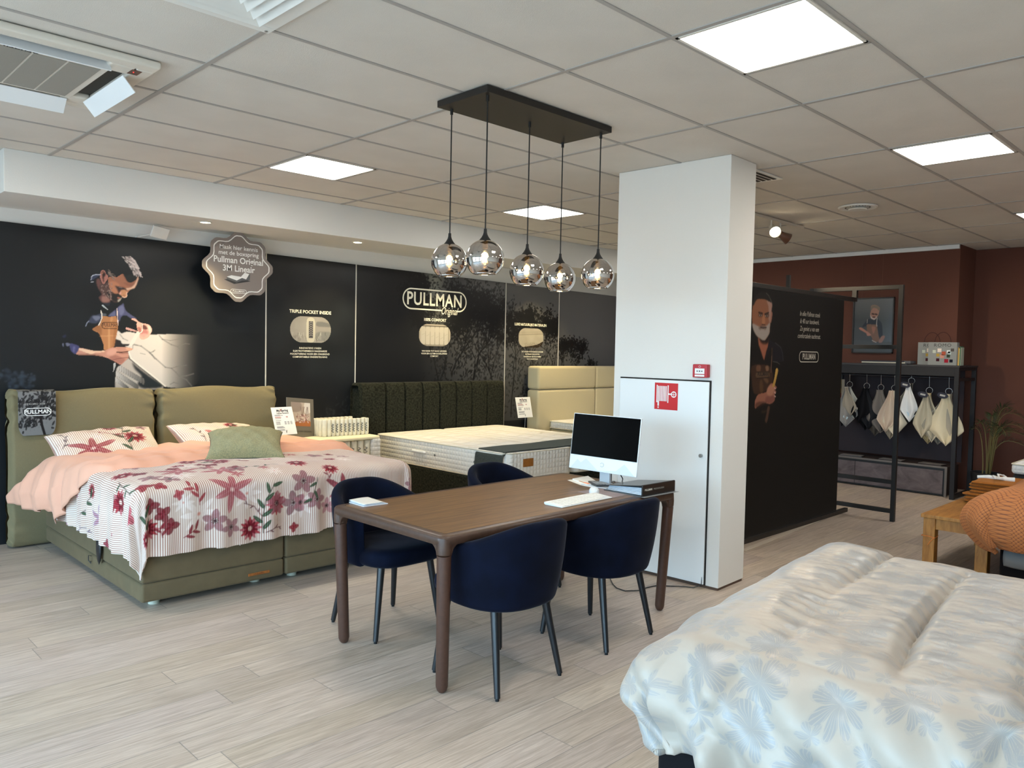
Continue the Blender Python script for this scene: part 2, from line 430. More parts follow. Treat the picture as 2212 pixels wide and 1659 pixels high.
for k, (a_, c_) in enumerate(WINDOWS):
    f = MB(); x0, x1 = XL-0.14, XL-0.06
    for (ya, yb, za, zb) in ((a_, a_+0.06, .15, 2.55), (c_-0.06, c_, .15, 2.55), (a_, c_, .15, .21), (a_, c_, 2.49, 2.55), ((a_+c_)/2-.03, (a_+c_)/2+.03, .15, 2.55)):
        f.box(x0, x1, ya, yb, za, zb)
    wo = struct(f.build('window_%d' % (k+1), M_FRAME))
    MB().box(XL-0.105, XL-0.098, a_+0.05, c_-0.05, .2, 2.5).build('pane', M_GLASS, wo)
struct(MB().box(XL-0.2, XR+0.2, YF-0.2, YF, 0, CEIL).build('wall_front', M_WHITE))
# terracotta end wall; above the rack it steps 60 cm into the room
b = MB().box(XR, XR+0.2, YF-0.2, YB+0.2, 0, CEIL); b.box(10.05, XR+0.01, 2.865, YB, 1.50, CEIL+0.004)
struct(b.build('wall_right', M_TERRA))
struct(MB().box(10.015, 10.05, 2.87, 6.34, CEIL-0.045, CEIL+0.002).build('trim_3', M_COVE)); bpy.data.objects['trim_3']['label'] = 'white coving strip on top of the terracotta wall'
# square column with hose cupboard door, standing 3.5 degrees out of line
CA = math.radians(-3.6); CX, CY = 4.676, 2.722
MC = Matrix.Translation((CX, CY, 0)) @ Matrix.Rotation(CA*-1.0, 4, 'Z')
def colp(u, v, z): return MC @ Vector((u, v, z))     # u along the narrow face, v into the room
MCm = Matrix(((math.cos(-0.045), -math.sin(-0.062), 0, CX), (math.sin(-0.045), math.cos(-0.062), 0, CY), (0, 0, 1, 0), (0, 0, 0, 1)))
MCm = Matrix.Translation((CX, CY, 0)) @ Matrix.Rotation(math.radians(2.2), 4, 'Z')
def colbox(u0, u1, v0, v1, z0, z1): q = MB(); q.M = MCm; return q.box(u0, u1, v0, v1, z0, z1)
struct(colbox(0, 0.36, 0, 0.90, 0.018, CEIL+0.003).build('wall_column', M_PAPER, bevel=0.004))
struct(colbox(0.006, 0.352, 0.006, 0.89, 0, 0.019).build('baseboard_column', mat('dark_plinth', '5a4436', 0.7)))
dg = colbox(-0.006, 0.004, 0.094, 0.838, 0.02, 1.418).build('door_1', M_BLACKGAP); struct(dg); dg['label'] = 'white hose cupboard door in the side of the column'
colbox(-0.016, -0.004, 0.104, 0.833, 0.025, 1.408).build('leaf', mat('white_door_lacquer', 'e3e6e5', 0.45), dg, bevel=0.003)
q = MB(); q.M = MCm; q.cyl((-0.014, 0.145, 0.906), (-0.034, 0.145, 0.906), 0.011, 0.013, 16).build('knob', M_ALU, dg, smooth=True)
# pale strip painted for the lit floor gap between shadows at the banner
MB().prism([(5.80, 3.135), (8.36, 3.31), (8.36, 3.345), (5.80, 3.185)], 2, 0.0005, 0.004).build('floor_light_strip', mat('painted_floor_light', 'cbbfae', 0.4)); struct(bpy.data.objects['floor_light_strip'])
bpy.data.objects['floor_light_strip']['label'] = 'pale strip painted as the lit floor gap along the banner'
# ------------------------------------------------------------------ ceiling fittings
M_DIFF = mat('lit_diffuser', 'ffffff', 0.5, emit=PANEL_W, ecol=(1.0, 0.945, 0.86))
M_LFR = mat('white_light_frame', 'dcd8cf', 0.5)
names = {0: 'large lit ceiling panel, nearest to the column', 1: 'lit ceiling panel straight above the column side of the shop, near the terracotta wall',
         2: 'lit ceiling panel cut off by the right edge of the photo', 3: 'lit ceiling panel left of the pendant lamp, near the soffit', 4: 'lit ceiling panel seen between the hanging pendant cords'}
for k, (px, py) in enumerate(PANELS):
    x0, x1 = HALF[k]; x0 += 0.014; x1 -= 0.014; y0, y1 = py-0.283, py+0.283
    t = thing('ceiling_light', names.get(k, 'unseen lit ceiling panel continuing the pattern, added to light the shop'), 'light', ((x0+x1)/2, py, CEIL), 0, 'square lit panels in the ceiling')
    b = MB(); z0, z1 = CEIL-0.004, CEIL+0.003
    b.box(x0, x1, y0, y0+.014, z0, z1).box(x0, x1, y1-.014, y1, z0, z1).box(x0, x0+.014, y0, y1, z0, z1).box(x1-.014, x1, y0, y1, z0, z1)
    b.build('frame', M_LFR, t); MB().box(x0+.012, x1-.012, y0+.012, y1-.012, CEIL-0.002, CEIL+0.001).build('diffuser', M_DIFF, t)
# cassette air conditioner
M_AC = mat('ivory_plastic', 'd9d4c9', 0.5); M_ACD = mat('ac_grille', '98958c', 0.7, bump=0.4, bscale=500); M_ACK = mat('ac_inside', '3c3a36', 0.7)
M_FLAP = mat('white_flap', 'e8ecee', 0.4)
t = thing('air_conditioner', 'square ceiling cassette air conditioner with open flaps at the upper left', 'air conditioner', (0.95, 4.31, CEIL))
x0, x1, y0, y1 = 0.47, 1.435, 3.83, 4.80; z0 = CEIL-0.035
b = MB()
for (a_, c_, e_, f_) in ((x0, x1, y0, y0+.085), (x0, x1, y1-.085, y1), (x0, x0+.085, y0+.085, y1-.085), (x1-.085, x1, y0+.085, y1-.085)): b.box(a_, c_, e_, f_, z0, CEIL)
for (a_, c_) in ((x0+.085, y0+.085), (x1-.2, y0+.085), (x0+.085, y1-.2), (x1-.2, y1-.2)): b.box(a_, a_+.115, c_, c_+.115, z0, CEIL)
b.build('panel', M_AC, t, bevel=0.012)
MB().box(x0+.08, x1-.08, y0+.08, y1-.08, CEIL-.006, CEIL).build('inner_box', M_ACK, t)
b = MB().box(x0+.17, x1-.17, y0+.17, y1-.17, z0-.004, CEIL-.004); b.build('intake_cover', M_AC, t, bevel=0.01)
b = MB()
for k in range(4): b.box(x0+.20+k*.142, x0+.333+k*.142, y0+.20, y1-.20, z0-.0065, z0-.003)
b.build('grille', M_ACD, t)
def flap(c, along, tilt, name='flap'):
    q = MB(); q.M = Matrix.Translation(c) @ Matrix.Rotation(along, 4, 'Z') @ Matrix.Rotation(tilt, 4, 'X')
    return q.box(-.30, .30, -.045, .045, -.003, .003).build(name, M_FLAP, t, bevel=0.002)
flap((x1-.085, (y0+y1)/2, z0-.045), PI/2, math.radians(-130)); flap((x0+.115, (y0+y1)/2, z0-.035), PI/2, math.radians(48))
flap(((x0+x1)/2, y1-.12, z0-.035), 0, math.radians(-46)); flap(((x0+x1)/2, y0+.14, z0+.018), 0, math.radians(70))
MB().box(x1-.10, x1-.055, y0+.10, y0+.17, z0-.002, z0+.001).build('display', mat('ac_display', '5c4038', 0.3), t)
MB().box(x1-.085, x1-.081, y0+.13, y0+.134, z0-.003, z0).build('indicator', mat('red_led', 'ff2020', 0.3, emit=3), t)
text('lettering', 'Hisense', 0.05, (x0+.42, y0+.185, z0-.0045), (1, 0, 0), (0, -1, 0), mat('dark_print', '2a2a2a', 0.6), t, bold=0.02)
# louvred square diffuser
t = thing('ceiling_diffuser', 'white four way louvred air diffuser at the top edge of the photo', 'air vent', (1.305, 2.82, CEIL))
M_DIF = mat('white_enamel', 'e4e6e2', 0.45); M_DIFK = mat('diffuser_throat', '35302c', 0.8)
def pyr(mb, cx, cy, h0, h1, za, zb):
    a = [(cx-h0, cy-h0, za), (cx+h0, cy-h0, za), (cx+h0, cy+h0, za), (cx-h0, cy+h0, za)]
    c = [(cx-h1, cy-h1, zb), (cx+h1, cy-h1, zb), (cx+h1, cy+h1, zb), (cx-h1, cy+h1, zb)]
    mb.add(a+c, [(i, (i+1) % 4, 4+(i+1) % 4, 4+i) for i in range(4)])
b = MB(); cx, cy = 1.305, 2.82
for (a_, c_, e_, f_) in ((-.298, .298, -.298, -.235), (-.298, .298, .235, .298), (-.298, -.235, -.235, .235), (.235, .298, -.235, .235)):
    b.box(cx+a_, cx+c_, cy+e_, cy+f_, CEIL-.012, CEIL)
b.build('flange', M_DIF, t, bevel=0.003)
MB().box(cx-.236, cx+.236, cy-.236, cy+.236, CEIL-.002, CEIL+.002).build('throat', M_DIFK, t)
for k, h in enumerate((.215, .165, .115, .065)):
    b = MB(); pyr(b, cx, cy, h, h-.045, CEIL-.03, CEIL-.002); b.build('louvre', M_DIF, t, solid=0.003)
for sx in (-1, 1):
    for sy in (-1, 1): MB().cyl((cx+sx*.275, cy+sy*.275, CEIL-.012), (cx+sx*.275, cy+sy*.275, CEIL-.0155), .006, n=10).build('screw', M_ALU, t)
# half hidden vent behind the column
t = thing('ceiling_vent', 'small white grille in the ceiling half hidden behind the column top', 'air vent', (5.30, 2.93, CEIL))
MB().box(5.02, 5.55, 2.80, 3.06, CEIL-.006, CEIL).build('flange', M_DIF, t)
b = MB()
for k in range(5): b.box(5.06, 5.51, 2.83+k*.042, 2.855+k*.042, CEIL-.009, CEIL-.005)
b.build('slot', M_DIFK, t)
# round vent
t = thing('round_ceiling_vent', 'round white valve in the ceiling in front of the terracotta wall', 'air vent', (7.01, 2.83, CEIL))
MB().lathe([(0.0, -.006), (.105, -.006), (.15, -.014), (.162, -.006), (.162, 0)], (7.01, 2.83, CEIL), 40).build('ring', M_DIF, t, smooth=True)
MB().lathe([(0.0, -.03), (.07, -.028), (.078, -.02), (.05, -.008)], (7.01, 2.83, CEIL), 32).build('cone', M_DIF, t, smooth=True)
b = MB()
for k in range(24):
    a = 2*PI*k/24; b.box(7.01+.1*math.cos(a)-.004, 7.01+.1*math.cos(a)+.004, 2.83+.1*math.sin(a)-.004, 2.83+.1*math.sin(a)+.004, CEIL-.009, CEIL-.005)
b.build('slot', M_DIFK, t)
# track with two spots
M_TRK = mat('white_track', 'cfc9bd', 0.5); M_LAMP = mat('lit_spot_lens', 'ffffff', 0.4, emit=14, ecol=(1.0, 0.82, 0.55)); M_CONE = mat('copper_brown_reflector', '6b4a3a', 0.4)
t = thing('spotlight_track', 'white ceiling track carrying two lit spotlights right of the column', 'light', (6.9, 3.665, CEIL))
MB().box(6.0, 7.72, 3.645, 3.685, CEIL-.028, CEIL-.001).build('track', M_TRK, t, bevel=0.003)
for (px, py, pz, d, kind) in ((7.06, 3.64, 2.80, Vector((-.55, -.55, -.45)), 0), (7.28, 3.66, 2.77, Vector((.55, -.45, -.38)), 1)):
    d.normalize(); P0 = Vector((px, py, pz))
    MB().cyl((px-.02, py+.01, CEIL-.028), (px-.02, py+.01, pz+.01), .008, n=10).build('stem', M_TRK, t, smooth=True)
    h = MB().tube([P0-d*.06, P0-d*.055, P0+d*.0, P0+d*.075], [.012, .028, .034, .055], 24, cap=False).build('spot_head', M_CONE if kind else M_TRK, t, smooth=True, solid=0.002)
    MB().cyl(P0+d*.062, P0+d*.066, .050, n=24).build('lens', M_LAMP, h, smooth=True)
    ld = bpy.data.lights.new('spot_beam', 'SPOT'); ld.energy = 34; ld.color = (1, .78, .5); ld.spot_size = 1.3; ld.spot_blend = .6; ld.shadow_soft_size = .03
    lo = bpy.data.objects.new('spot_beam', ld); COL.objects.link(lo); lo.location = P0+d*.09; lo.rotation_euler = d.to_track_quat('-Z', 'Y').to_euler(); lo.parent = t
    lo.matrix_parent_inverse = WM(t).inverted()
# recessed downlights in the soffit
DL = [(2.81, 6.55, 'recessed spotlight in the soffit above the badge sign'), (4.32, 6.56, 'recessed spotlight in the soffit between badge sign and pendant lamp'),
      (5.85, 6.56, 'recessed spotlight in the soffit hidden behind the first glass globe'), (7.35, 6.56, 'recessed spotlight in the soffit above the cream headboard')]
for (px, py, lb) in DL:
    t = thing('downlight', lb, 'light', (px, py, 2.62), 0, 'spotlights in the soffit')
    MB().lathe([(.052, 0), (.055, -.004), (.042, -.005), (.038, 0)], (px, py, 2.62), 28).build('ring', M_DIF, t, smooth=True)
    MB().cyl((px, py, 2.619), (px, py, 2.6165), .038, n=24).build('lens', mat('lit_downlight', 'fff0c0', 0.4, emit=9, ecol=(1, .86, .5)), t)
    ld = bpy.data.lights.new('downlight_beam', 'SPOT'); ld.energy = 52; ld.color = (1, .80, .42); ld.spot_size = 1.75; ld.spot_blend = .8; ld.shadow_soft_size = .04
    lo = bpy.data.objects.new('downlight_beam', ld); COL.objects.link(lo); lo.parent = t; lo.location = (0, 0, -.012)
    lo.rotation_euler = (math.radians(8), 0, 0)
# traced outlines of the printed figures, in metres on the face of each print
MURAL=[
('F',[(2.284,1.688),(2.308,1.687),(2.326,1.675),(2.373,1.689),(2.443,1.68),(2.568,1.671),(2.741,1.679),(2.92,1.677),(3.011,1.673),(3.049,1.597),(3.04,1.458),(3.012,1.343),(2.939,1.211),(2.684,1.214),(2.526,1.324),(2.381,1.476),(2.361,1.562),(2.28,1.582)],'d2cac3',1,1),
('G',[(2.654,1.19),(3.03,1.711)],'15191d',1,2.4),
('F',[(2.381,1.463),(2.32,1.416),(2.284,1.377),(2.276,1.317),(2.27,1.254),(2.299,1.193),(2.526,1.188),(2.676,1.216),(2.467,1.39),(2.401,1.455)],'b3aba5',1,2),
('F',[(2.41,1.429),(2.467,1.377),(2.551,1.311),(2.671,1.216),(2.517,1.197),(2.451,1.238),(2.484,1.303),(2.43,1.368)],'22292e',1,7),
('L',[(2.637,1.664),(2.662,1.633),(2.741,1.586),(2.798,1.569),(2.83,1.529)],'6f6c69',0.55,0.012),
('L',[(2.798,1.574),(2.865,1.598),(2.902,1.594)],'6f6c69',0.55,0.008),
('L',[(2.662,1.633),(2.732,1.622),(2.83,1.642)],'6f6c69',0.55,0.008),
('L',[(2.556,1.51),(2.585,1.524),(2.598,1.535)],'6f6c69',0.55,0.01),
('L',[(2.556,1.51),(2.577,1.491),(2.598,1.46)],'6f6c69',0.55,0.012),
('L',[(2.418,1.584),(2.484,1.568),(2.551,1.517),(2.611,1.456),(2.689,1.385),(2.741,1.376),(2.781,1.34),(2.812,1.304),(2.875,1.271),(2.921,1.216)],'6f6c69',0.55,0.012),
('L',[(2.746,1.376),(2.785,1.39),(2.875,1.403)],'6f6c69',0.55,0.009),
('L',[(2.812,1.304),(2.875,1.308),(2.939,1.326)],'6f6c69',0.55,0.012),
('L',[(2.732,1.233),(2.763,1.25),(2.808,1.236)],'6f6c69',0.55,0.01),
('L',[(2.312,1.664),(2.337,1.63),(2.373,1.614)],'6f6c69',0.55,0.009),
('L',[(2.476,1.507),(2.518,1.497)],'6f6c69',0.55,0.006),
('L',[(2.377,1.511),(2.393,1.459),(2.467,1.394),(2.551,1.324),(2.611,1.275),(2.68,1.216)],'3c3a38',0.8,0.016),
('L',[(2.381,1.515),(2.399,1.463),(2.472,1.399),(2.556,1.33),(2.615,1.281),(2.687,1.218)],'e6ded6',0.9,0.012),
('F',[(2.292,1.411),(2.305,1.406),(2.308,1.377),(2.303,1.358),(2.291,1.366)],(0.5007,0.4785,0.4676),1,0),
('L',[(2.306,1.406),(2.309,1.38),(2.304,1.358)],'56524f',0.6,0.006),
('F',[(2.31,1.4),(2.323,1.395),(2.326,1.366),(2.321,1.347),(2.309,1.355)],(0.4545,0.4343,0.4244),1,0),
('L',[(2.324,1.395),(2.327,1.369),(2.322,1.347)],'56524f',0.6,0.006),
('F',[(2.328,1.39),(2.341,1.384),(2.344,1.355),(2.339,1.336),(2.327,1.344)],(0.4107,0.3925,0.3835),1,0),
('L',[(2.342,1.384),(2.345,1.358),(2.34,1.336)],'56524f',0.6,0.006),
('F',[(2.346,1.379),(2.359,1.373),(2.362,1.344),(2.357,1.325),(2.345,1.333)],(0.3693,0.3529,0.3449),1,0),
('L',[(2.36,1.373),(2.363,1.347),(2.358,1.325)],'56524f',0.6,0.006),
('F',[(2.364,1.368),(2.377,1.362),(2.38,1.333),(2.375,1.314),(2.363,1.322)],(0.3303,0.3157,0.3085),1,0),
('L',[(2.378,1.362),(2.381,1.335),(2.376,1.314)],'56524f',0.6,0.006),
('F',[(2.382,1.357),(2.395,1.351),(2.398,1.322),(2.393,1.303),(2.381,1.311)],(0.2937,0.2807,0.2743),1,0),
('L',[(2.397,1.351),(2.399,1.324),(2.394,1.303)],'56524f',0.6,0.006),
('F',[(2.4,1.345),(2.413,1.34),(2.417,1.31),(2.412,1.292),(2.399,1.3)],(0.2594,0.2479,0.2423),1,0),
('L',[(2.415,1.34),(2.417,1.313),(2.412,1.292)],'56524f',0.6,0.006),
('F',[(2.418,1.334),(2.432,1.329),(2.435,1.299),(2.43,1.28),(2.418,1.289)],(0.2274,0.2173,0.2124),1,0),
('L',[(2.433,1.329),(2.436,1.302),(2.431,1.28)],'56524f',0.6,0.006),
('F',[(2.437,1.323),(2.45,1.318),(2.453,1.288),(2.448,1.269),(2.436,1.277)],(0.1977,0.1889,0.1846),1,0),
('L',[(2.452,1.318),(2.454,1.291),(2.449,1.269)],'56524f',0.6,0.006),
('F',[(2.455,1.312),(2.469,1.306),(2.472,1.277),(2.467,1.258),(2.454,1.266)],(0.1703,0.1627,0.159),1,0),
('L',[(2.47,1.306),(2.473,1.279),(2.468,1.258)],'56524f',0.6,0.006),
('F',[(2.474,1.301),(2.487,1.295),(2.49,1.265),(2.485,1.246),(2.473,1.255)],(0.145,0.1386,0.1354),1,0),
('L',[(2.489,1.295),(2.491,1.268),(2.486,1.246)],'56524f',0.6,0.006),
('F',[(2.492,1.289),(2.506,1.284),(2.509,1.254),(2.504,1.235),(2.492,1.243)],(0.122,0.1166,0.1139),1,0),
('L',[(2.507,1.284),(2.51,1.257),(2.505,1.235)],'56524f',0.6,0.006),
('F',[(2.28,1.353),(2.293,1.348),(2.296,1.322),(2.291,1.306),(2.279,1.313)],(0.5007,0.4785,0.4676),1,0),
('L',[(2.294,1.348),(2.297,1.325),(2.292,1.306)],'56524f',0.6,0.006),
('F',[(2.294,1.343),(2.307,1.338),(2.31,1.312),(2.305,1.296),(2.293,1.303)],(0.4545,0.4343,0.4244),1,0),
('L',[(2.309,1.338),(2.311,1.314),(2.306,1.296)],'56524f',0.6,0.006),
('F',[(2.309,1.332),(2.322,1.328),(2.325,1.302),(2.32,1.285),(2.308,1.292)],(0.4107,0.3925,0.3835),1,0),
('L',[(2.323,1.328),(2.326,1.304),(2.321,1.285)],'56524f',0.6,0.006),
('F',[(2.324,1.322),(2.336,1.317),(2.34,1.291),(2.335,1.275),(2.323,1.282)],(0.3693,0.3529,0.3449),1,0),
('L',[(2.338,1.317),(2.34,1.294),(2.336,1.275)],'56524f',0.6,0.006),
('F',[(2.338,1.312),(2.351,1.307),(2.354,1.281),(2.349,1.265),(2.337,1.272)],(0.3303,0.3157,0.3085),1,0),
('L',[(2.353,1.307),(2.355,1.283),(2.35,1.265)],'56524f',0.6,0.006),
('F',[(2.353,1.302),(2.366,1.297),(2.369,1.271),(2.364,1.254),(2.352,1.261)],(0.2937,0.2807,0.2743),1,0),
('L',[(2.368,1.297),(2.37,1.273),(2.365,1.254)],'56524f',0.6,0.006),
('F',[(2.368,1.291),(2.381,1.286),(2.384,1.26),(2.379,1.244),(2.367,1.251)],(0.2594,0.2479,0.2423),1,0),
('L',[(2.382,1.286),(2.385,1.263),(2.38,1.244)],'56524f',0.6,0.006),
('F',[(2.383,1.281),(2.396,1.276),(2.399,1.25),(2.394,1.233),(2.382,1.241)],(0.2274,0.2173,0.2124),1,0),
('L',[(2.397,1.276),(2.4,1.252),(2.395,1.233)],'56524f',0.6,0.006),
('F',[(2.397,1.271),(2.411,1.266),(2.414,1.239),(2.409,1.223),(2.397,1.23)],(0.1977,0.1889,0.1846),1,0),
('L',[(2.412,1.266),(2.415,1.242),(2.41,1.223)],'56524f',0.6,0.006),
('F',[(2.412,1.26),(2.426,1.255),(2.429,1.229),(2.424,1.212),(2.412,1.22)],(0.1703,0.1627,0.159),1,0),
('L',[(2.427,1.255),(2.43,1.231),(2.425,1.212)],'56524f',0.6,0.006),
('F',[(2.427,1.25),(2.441,1.245),(2.444,1.218),(2.439,1.202),(2.426,1.209)],(0.145,0.1386,0.1354),1,0),
('L',[(2.442,1.245),(2.445,1.221),(2.44,1.202)],'56524f',0.6,0.006),
('F',[(2.442,1.239),(2.456,1.234),(2.459,1.208),(2.454,1.191),(2.442,1.198)],(0.122,0.1166,0.1139),1,0),
('L',[(2.457,1.234),(2.46,1.21),(2.455,1.191)],'56524f',0.6,0.006),
('F',[(2.274,1.297),(2.286,1.293),(2.29,1.272),(2.285,1.259),(2.273,1.265)],(0.5007,0.4785,0.4676),1,0),
('L',[(2.288,1.293),(2.29,1.274),(2.286,1.259)],'56524f',0.6,0.006),
('F',[(2.286,1.287),(2.299,1.283),(2.302,1.262),(2.298,1.248),(2.286,1.254)],(0.4292,0.4101,0.4008),1,0),
('L',[(2.301,1.283),(2.303,1.264),(2.298,1.248)],'56524f',0.6,0.006),
('F',[(2.299,1.276),(2.312,1.272),(2.315,1.251),(2.311,1.238),(2.298,1.244)],(0.3636,0.3475,0.3396),1,0),
('L',[(2.314,1.272),(2.316,1.253),(2.311,1.238)],'56524f',0.6,0.006),
('F',[(2.312,1.266),(2.325,1.262),(2.328,1.24),(2.323,1.227),(2.311,1.233)],(0.3039,0.2904,0.2838),1,0),
('L',[(2.327,1.262),(2.329,1.242),(2.324,1.227)],'56524f',0.6,0.006),
('F',[(2.325,1.255),(2.338,1.251),(2.341,1.23),(2.336,1.216),(2.324,1.222)],(0.25,0.2389,0.2335),1,0),
('L',[(2.34,1.251),(2.342,1.232),(2.337,1.216)],'56524f',0.6,0.006),
('F',[(2.338,1.245),(2.351,1.24),(2.354,1.219),(2.35,1.206),(2.337,1.212)],(0.2018,0.1929,0.1885),1,0),
('L',[(2.353,1.24),(2.355,1.221),(2.35,1.206)],'56524f',0.6,0.006),
('F',[(2.351,1.234),(2.364,1.23),(2.367,1.208),(2.363,1.195),(2.35,1.201)],(0.1592,0.1521,0.1487),1,0),
('L',[(2.366,1.23),(2.368,1.21),(2.363,1.195)],'56524f',0.6,0.006),
('F',[(2.364,1.223),(2.377,1.219),(2.381,1.198),(2.376,1.184),(2.363,1.19)],(0.122,0.1166,0.1139),1,0),
('L',[(2.379,1.219),(2.381,1.2),(2.376,1.184)],'56524f',0.6,0.006),
('F',[(2.268,1.624),(2.316,1.612),(2.332,1.587),(2.41,1.582),(2.361,1.566),(2.264,1.552),(2.264,1.59)],'2b2728',1,1),
('F',[(2.264,1.454),(2.32,1.411),(2.284,1.381),(2.276,1.326),(2.268,1.249),(2.252,1.22),(2.248,1.369)],'15191c',1,1),
('F',[(2.26,1.42),(2.278,1.416),(2.268,1.373),(2.254,1.343),(2.26,1.377)],'b9babd',0.9,0),
('F',[(2.065,1.764),(2.095,1.817),(2.118,1.818),(2.162,1.831),(2.162,1.794),(2.135,1.756),(2.085,1.754)],'3d4358',1,2),
('F',[(2.098,1.809),(2.152,1.812),(2.152,1.79),(2.122,1.774)],'7a7f96',0.7,2),
('L',[(2.045,1.726),(2.055,1.753),(2.068,1.768)],'9aa2b6',0.8,0.006),
('F',[(2.224,1.822),(2.273,1.873),(2.325,1.92),(2.34,1.928),(2.354,1.877),(2.396,1.838),(2.436,1.813),(2.439,1.8),(2.403,1.804),(2.361,1.829),(2.325,1.819),(2.304,1.77),(2.294,1.837),(2.287,1.813),(2.224,1.814)],'4f5274',1,1),
('F',[(2.301,1.893),(2.336,1.91),(2.343,1.854),(2.318,1.827),(2.304,1.852)],'75789c',0.7,3),
('F',[(2.228,1.83),(2.269,1.861),(2.276,1.825),(2.231,1.817)],'686c8c',0.7,2),
('F',[(2.173,1.835),(2.2,1.836),(2.2,1.814),(2.173,1.813)],'5b6068',1,1),
('F',[(2.168,1.908),(2.187,1.902),(2.219,1.866),(2.176,1.894)],'c3cbce',0.9,0),
('F',[(2.17,1.937),(2.231,1.937),(2.224,1.904),(2.19,1.913)],'252c38',1,1),
('F',[(2.171,1.812),(2.231,1.811),(2.287,1.813),(2.294,1.74),(2.288,1.68),(2.276,1.628),(2.262,1.559),(2.227,1.532),(2.186,1.533),(2.181,1.574),(2.162,1.632),(2.145,1.67),(2.115,1.686),(2.097,1.698),(2.1,1.709),(2.138,1.736),(2.162,1.779)],'b07a52',1,0),
('F',[(2.142,1.734),(2.169,1.706),(2.162,1.647),(2.142,1.676),(2.105,1.697),(2.098,1.704)],'8a5a3a',0.7,3),
('F',[(2.219,1.708),(2.231,1.708),(2.229,1.541),(2.219,1.541)],'d2a478',0.6,2),
('F',[(2.165,1.651),(2.279,1.658),(2.279,1.65),(2.165,1.643)],'cc9a6e',0.5,1),
('F',[(2.238,1.805),(2.255,1.805),(2.248,1.772),(2.234,1.775)],'cf9c70',0.6,2),
('F',[(2.265,1.709),(2.29,1.725),(2.269,1.576),(2.251,1.545),(2.258,1.631)],'8d5c3c',0.6,3),
('F',[(2.157,1.858),(2.163,1.862),(2.173,1.831),(2.173,1.802),(2.161,1.768),(2.149,1.738),(2.141,1.738),(2.154,1.768),(2.164,1.794),(2.164,1.827)],'e6ddd2',1,0),
('L',[(2.28,1.879),(2.283,1.825),(2.29,1.792)],'14121a',1,0.006),
('F',[(2.284,1.881),(2.291,1.879),(2.294,1.814),(2.3,1.746),(2.294,1.747),(2.289,1.807)],'e7d3cf',1,0),
('L',[(2.287,1.765),(2.186,1.762),(2.171,1.754),(2.167,1.735),(2.174,1.717),(2.189,1.711),(2.285,1.713)],'3e2219',1,0.0055),
('F',[(1.994,1.545),(2.064,1.532),(2.118,1.522),(2.186,1.526),(2.237,1.549),(2.29,1.557),(2.36,1.558),(2.41,1.546),(2.415,1.539),(2.396,1.529),(2.374,1.517),(2.381,1.47),(2.339,1.427),(2.316,1.407),(2.282,1.427),(2.22,1.46),(2.165,1.477),(2.084,1.487),(2.017,1.486),(1.971,1.496)],'bf8b7a',1,0),
('F',[(1.994,1.543),(2.064,1.531),(2.118,1.521),(2.186,1.525),(2.179,1.513),(2.117,1.507),(2.084,1.494),(2.037,1.511),(1.994,1.529)],'e6c4a8',0.9,1),
('F',[(1.978,1.493),(2.084,1.497),(2.172,1.482),(2.165,1.477),(2.084,1.486),(2.017,1.484)],'6b463c',0.7,2),
('F',[(2.269,1.49),(2.325,1.468),(2.353,1.453),(2.317,1.412),(2.268,1.438),(2.223,1.464)],'8a5550',0.6,4),
('F',[(2.217,1.53),(2.272,1.546),(2.29,1.52),(2.248,1.486),(2.206,1.493)],'d8a696',0.6,5),
('L',[(2.286,1.514),(2.325,1.513),(2.374,1.519)],'3a1d1b',0.9,0.009),
('L',[(2.307,1.505),(2.332,1.502),(2.378,1.506)],'70403a',0.8,0.005),
('L',[(2.254,1.449),(2.318,1.464),(2.381,1.47)],'70403a',0.7,0.006),
('F',[(2.36,1.555),(2.41,1.546),(2.414,1.539),(2.382,1.531),(2.36,1.54)],'dba78c',0.9,1),
('F',[(1.927,1.575),(1.958,1.575),(1.996,1.552),(1.971,1.496),(1.948,1.507),(1.931,1.53)],'44456e',1,1),
('F',[(1.949,1.552),(1.965,1.555),(1.958,1.509),(1.948,1.516)],'6d6f9a',0.6,2),
('F',[(1.897,1.583),(1.926,1.58),(1.924,1.564),(1.903,1.56)],'6d7188',0.9,1),
('F',[(1.873,1.582),(1.881,1.575),(1.881,1.554),(1.874,1.557)],'7d829a',0.8,1),
('F',[(1.875,1.643),(1.897,1.651),(1.894,1.629),(1.875,1.629)],'2e3350',0.8,2),
('F',[(2.365,1.727),(2.446,1.7),(2.445,1.692),(2.365,1.707)],'c99b94',1,0),
('F',[(2.4,1.799),(2.432,1.805),(2.456,1.785),(2.49,1.768),(2.538,1.76),(2.559,1.746),(2.574,1.71),(2.56,1.673),(2.538,1.641),(2.491,1.625),(2.468,1.653),(2.486,1.694),(2.461,1.693),(2.448,1.73),(2.445,1.757),(2.448,1.776)],'dfab9c',1,0),
('F',[(2.497,1.753),(2.523,1.748),(2.538,1.718),(2.505,1.713),(2.49,1.732)],'51221f',0.9,2),
('F',[(2.486,1.705),(2.534,1.707),(2.541,1.68),(2.505,1.645),(2.479,1.667)],'b8706c',0.8,3),
('F',[(2.454,1.734),(2.483,1.724),(2.479,1.697),(2.461,1.697)],'9c5a50',0.8,2),
('F',[(2.538,1.749),(2.56,1.738),(2.571,1.708),(2.556,1.68),(2.545,1.718)],'f2d6c8',0.7,2),
('F',[(2.481,1.671),(2.523,1.68),(2.538,1.661),(2.497,1.643)],'e5b0a4',0.6,2),
('F',[(2.45,1.694),(2.468,1.687),(2.486,1.697),(2.494,1.747),(2.489,1.77),(2.498,1.747),(2.494,1.694),(2.468,1.67),(2.432,1.605),(2.41,1.571),(2.385,1.57),(2.403,1.616)],'ddd4cc',1,0),
('L',[(2.414,1.548),(2.416,1.578),(2.454,1.575)],'3a3432',0.6,0.005),
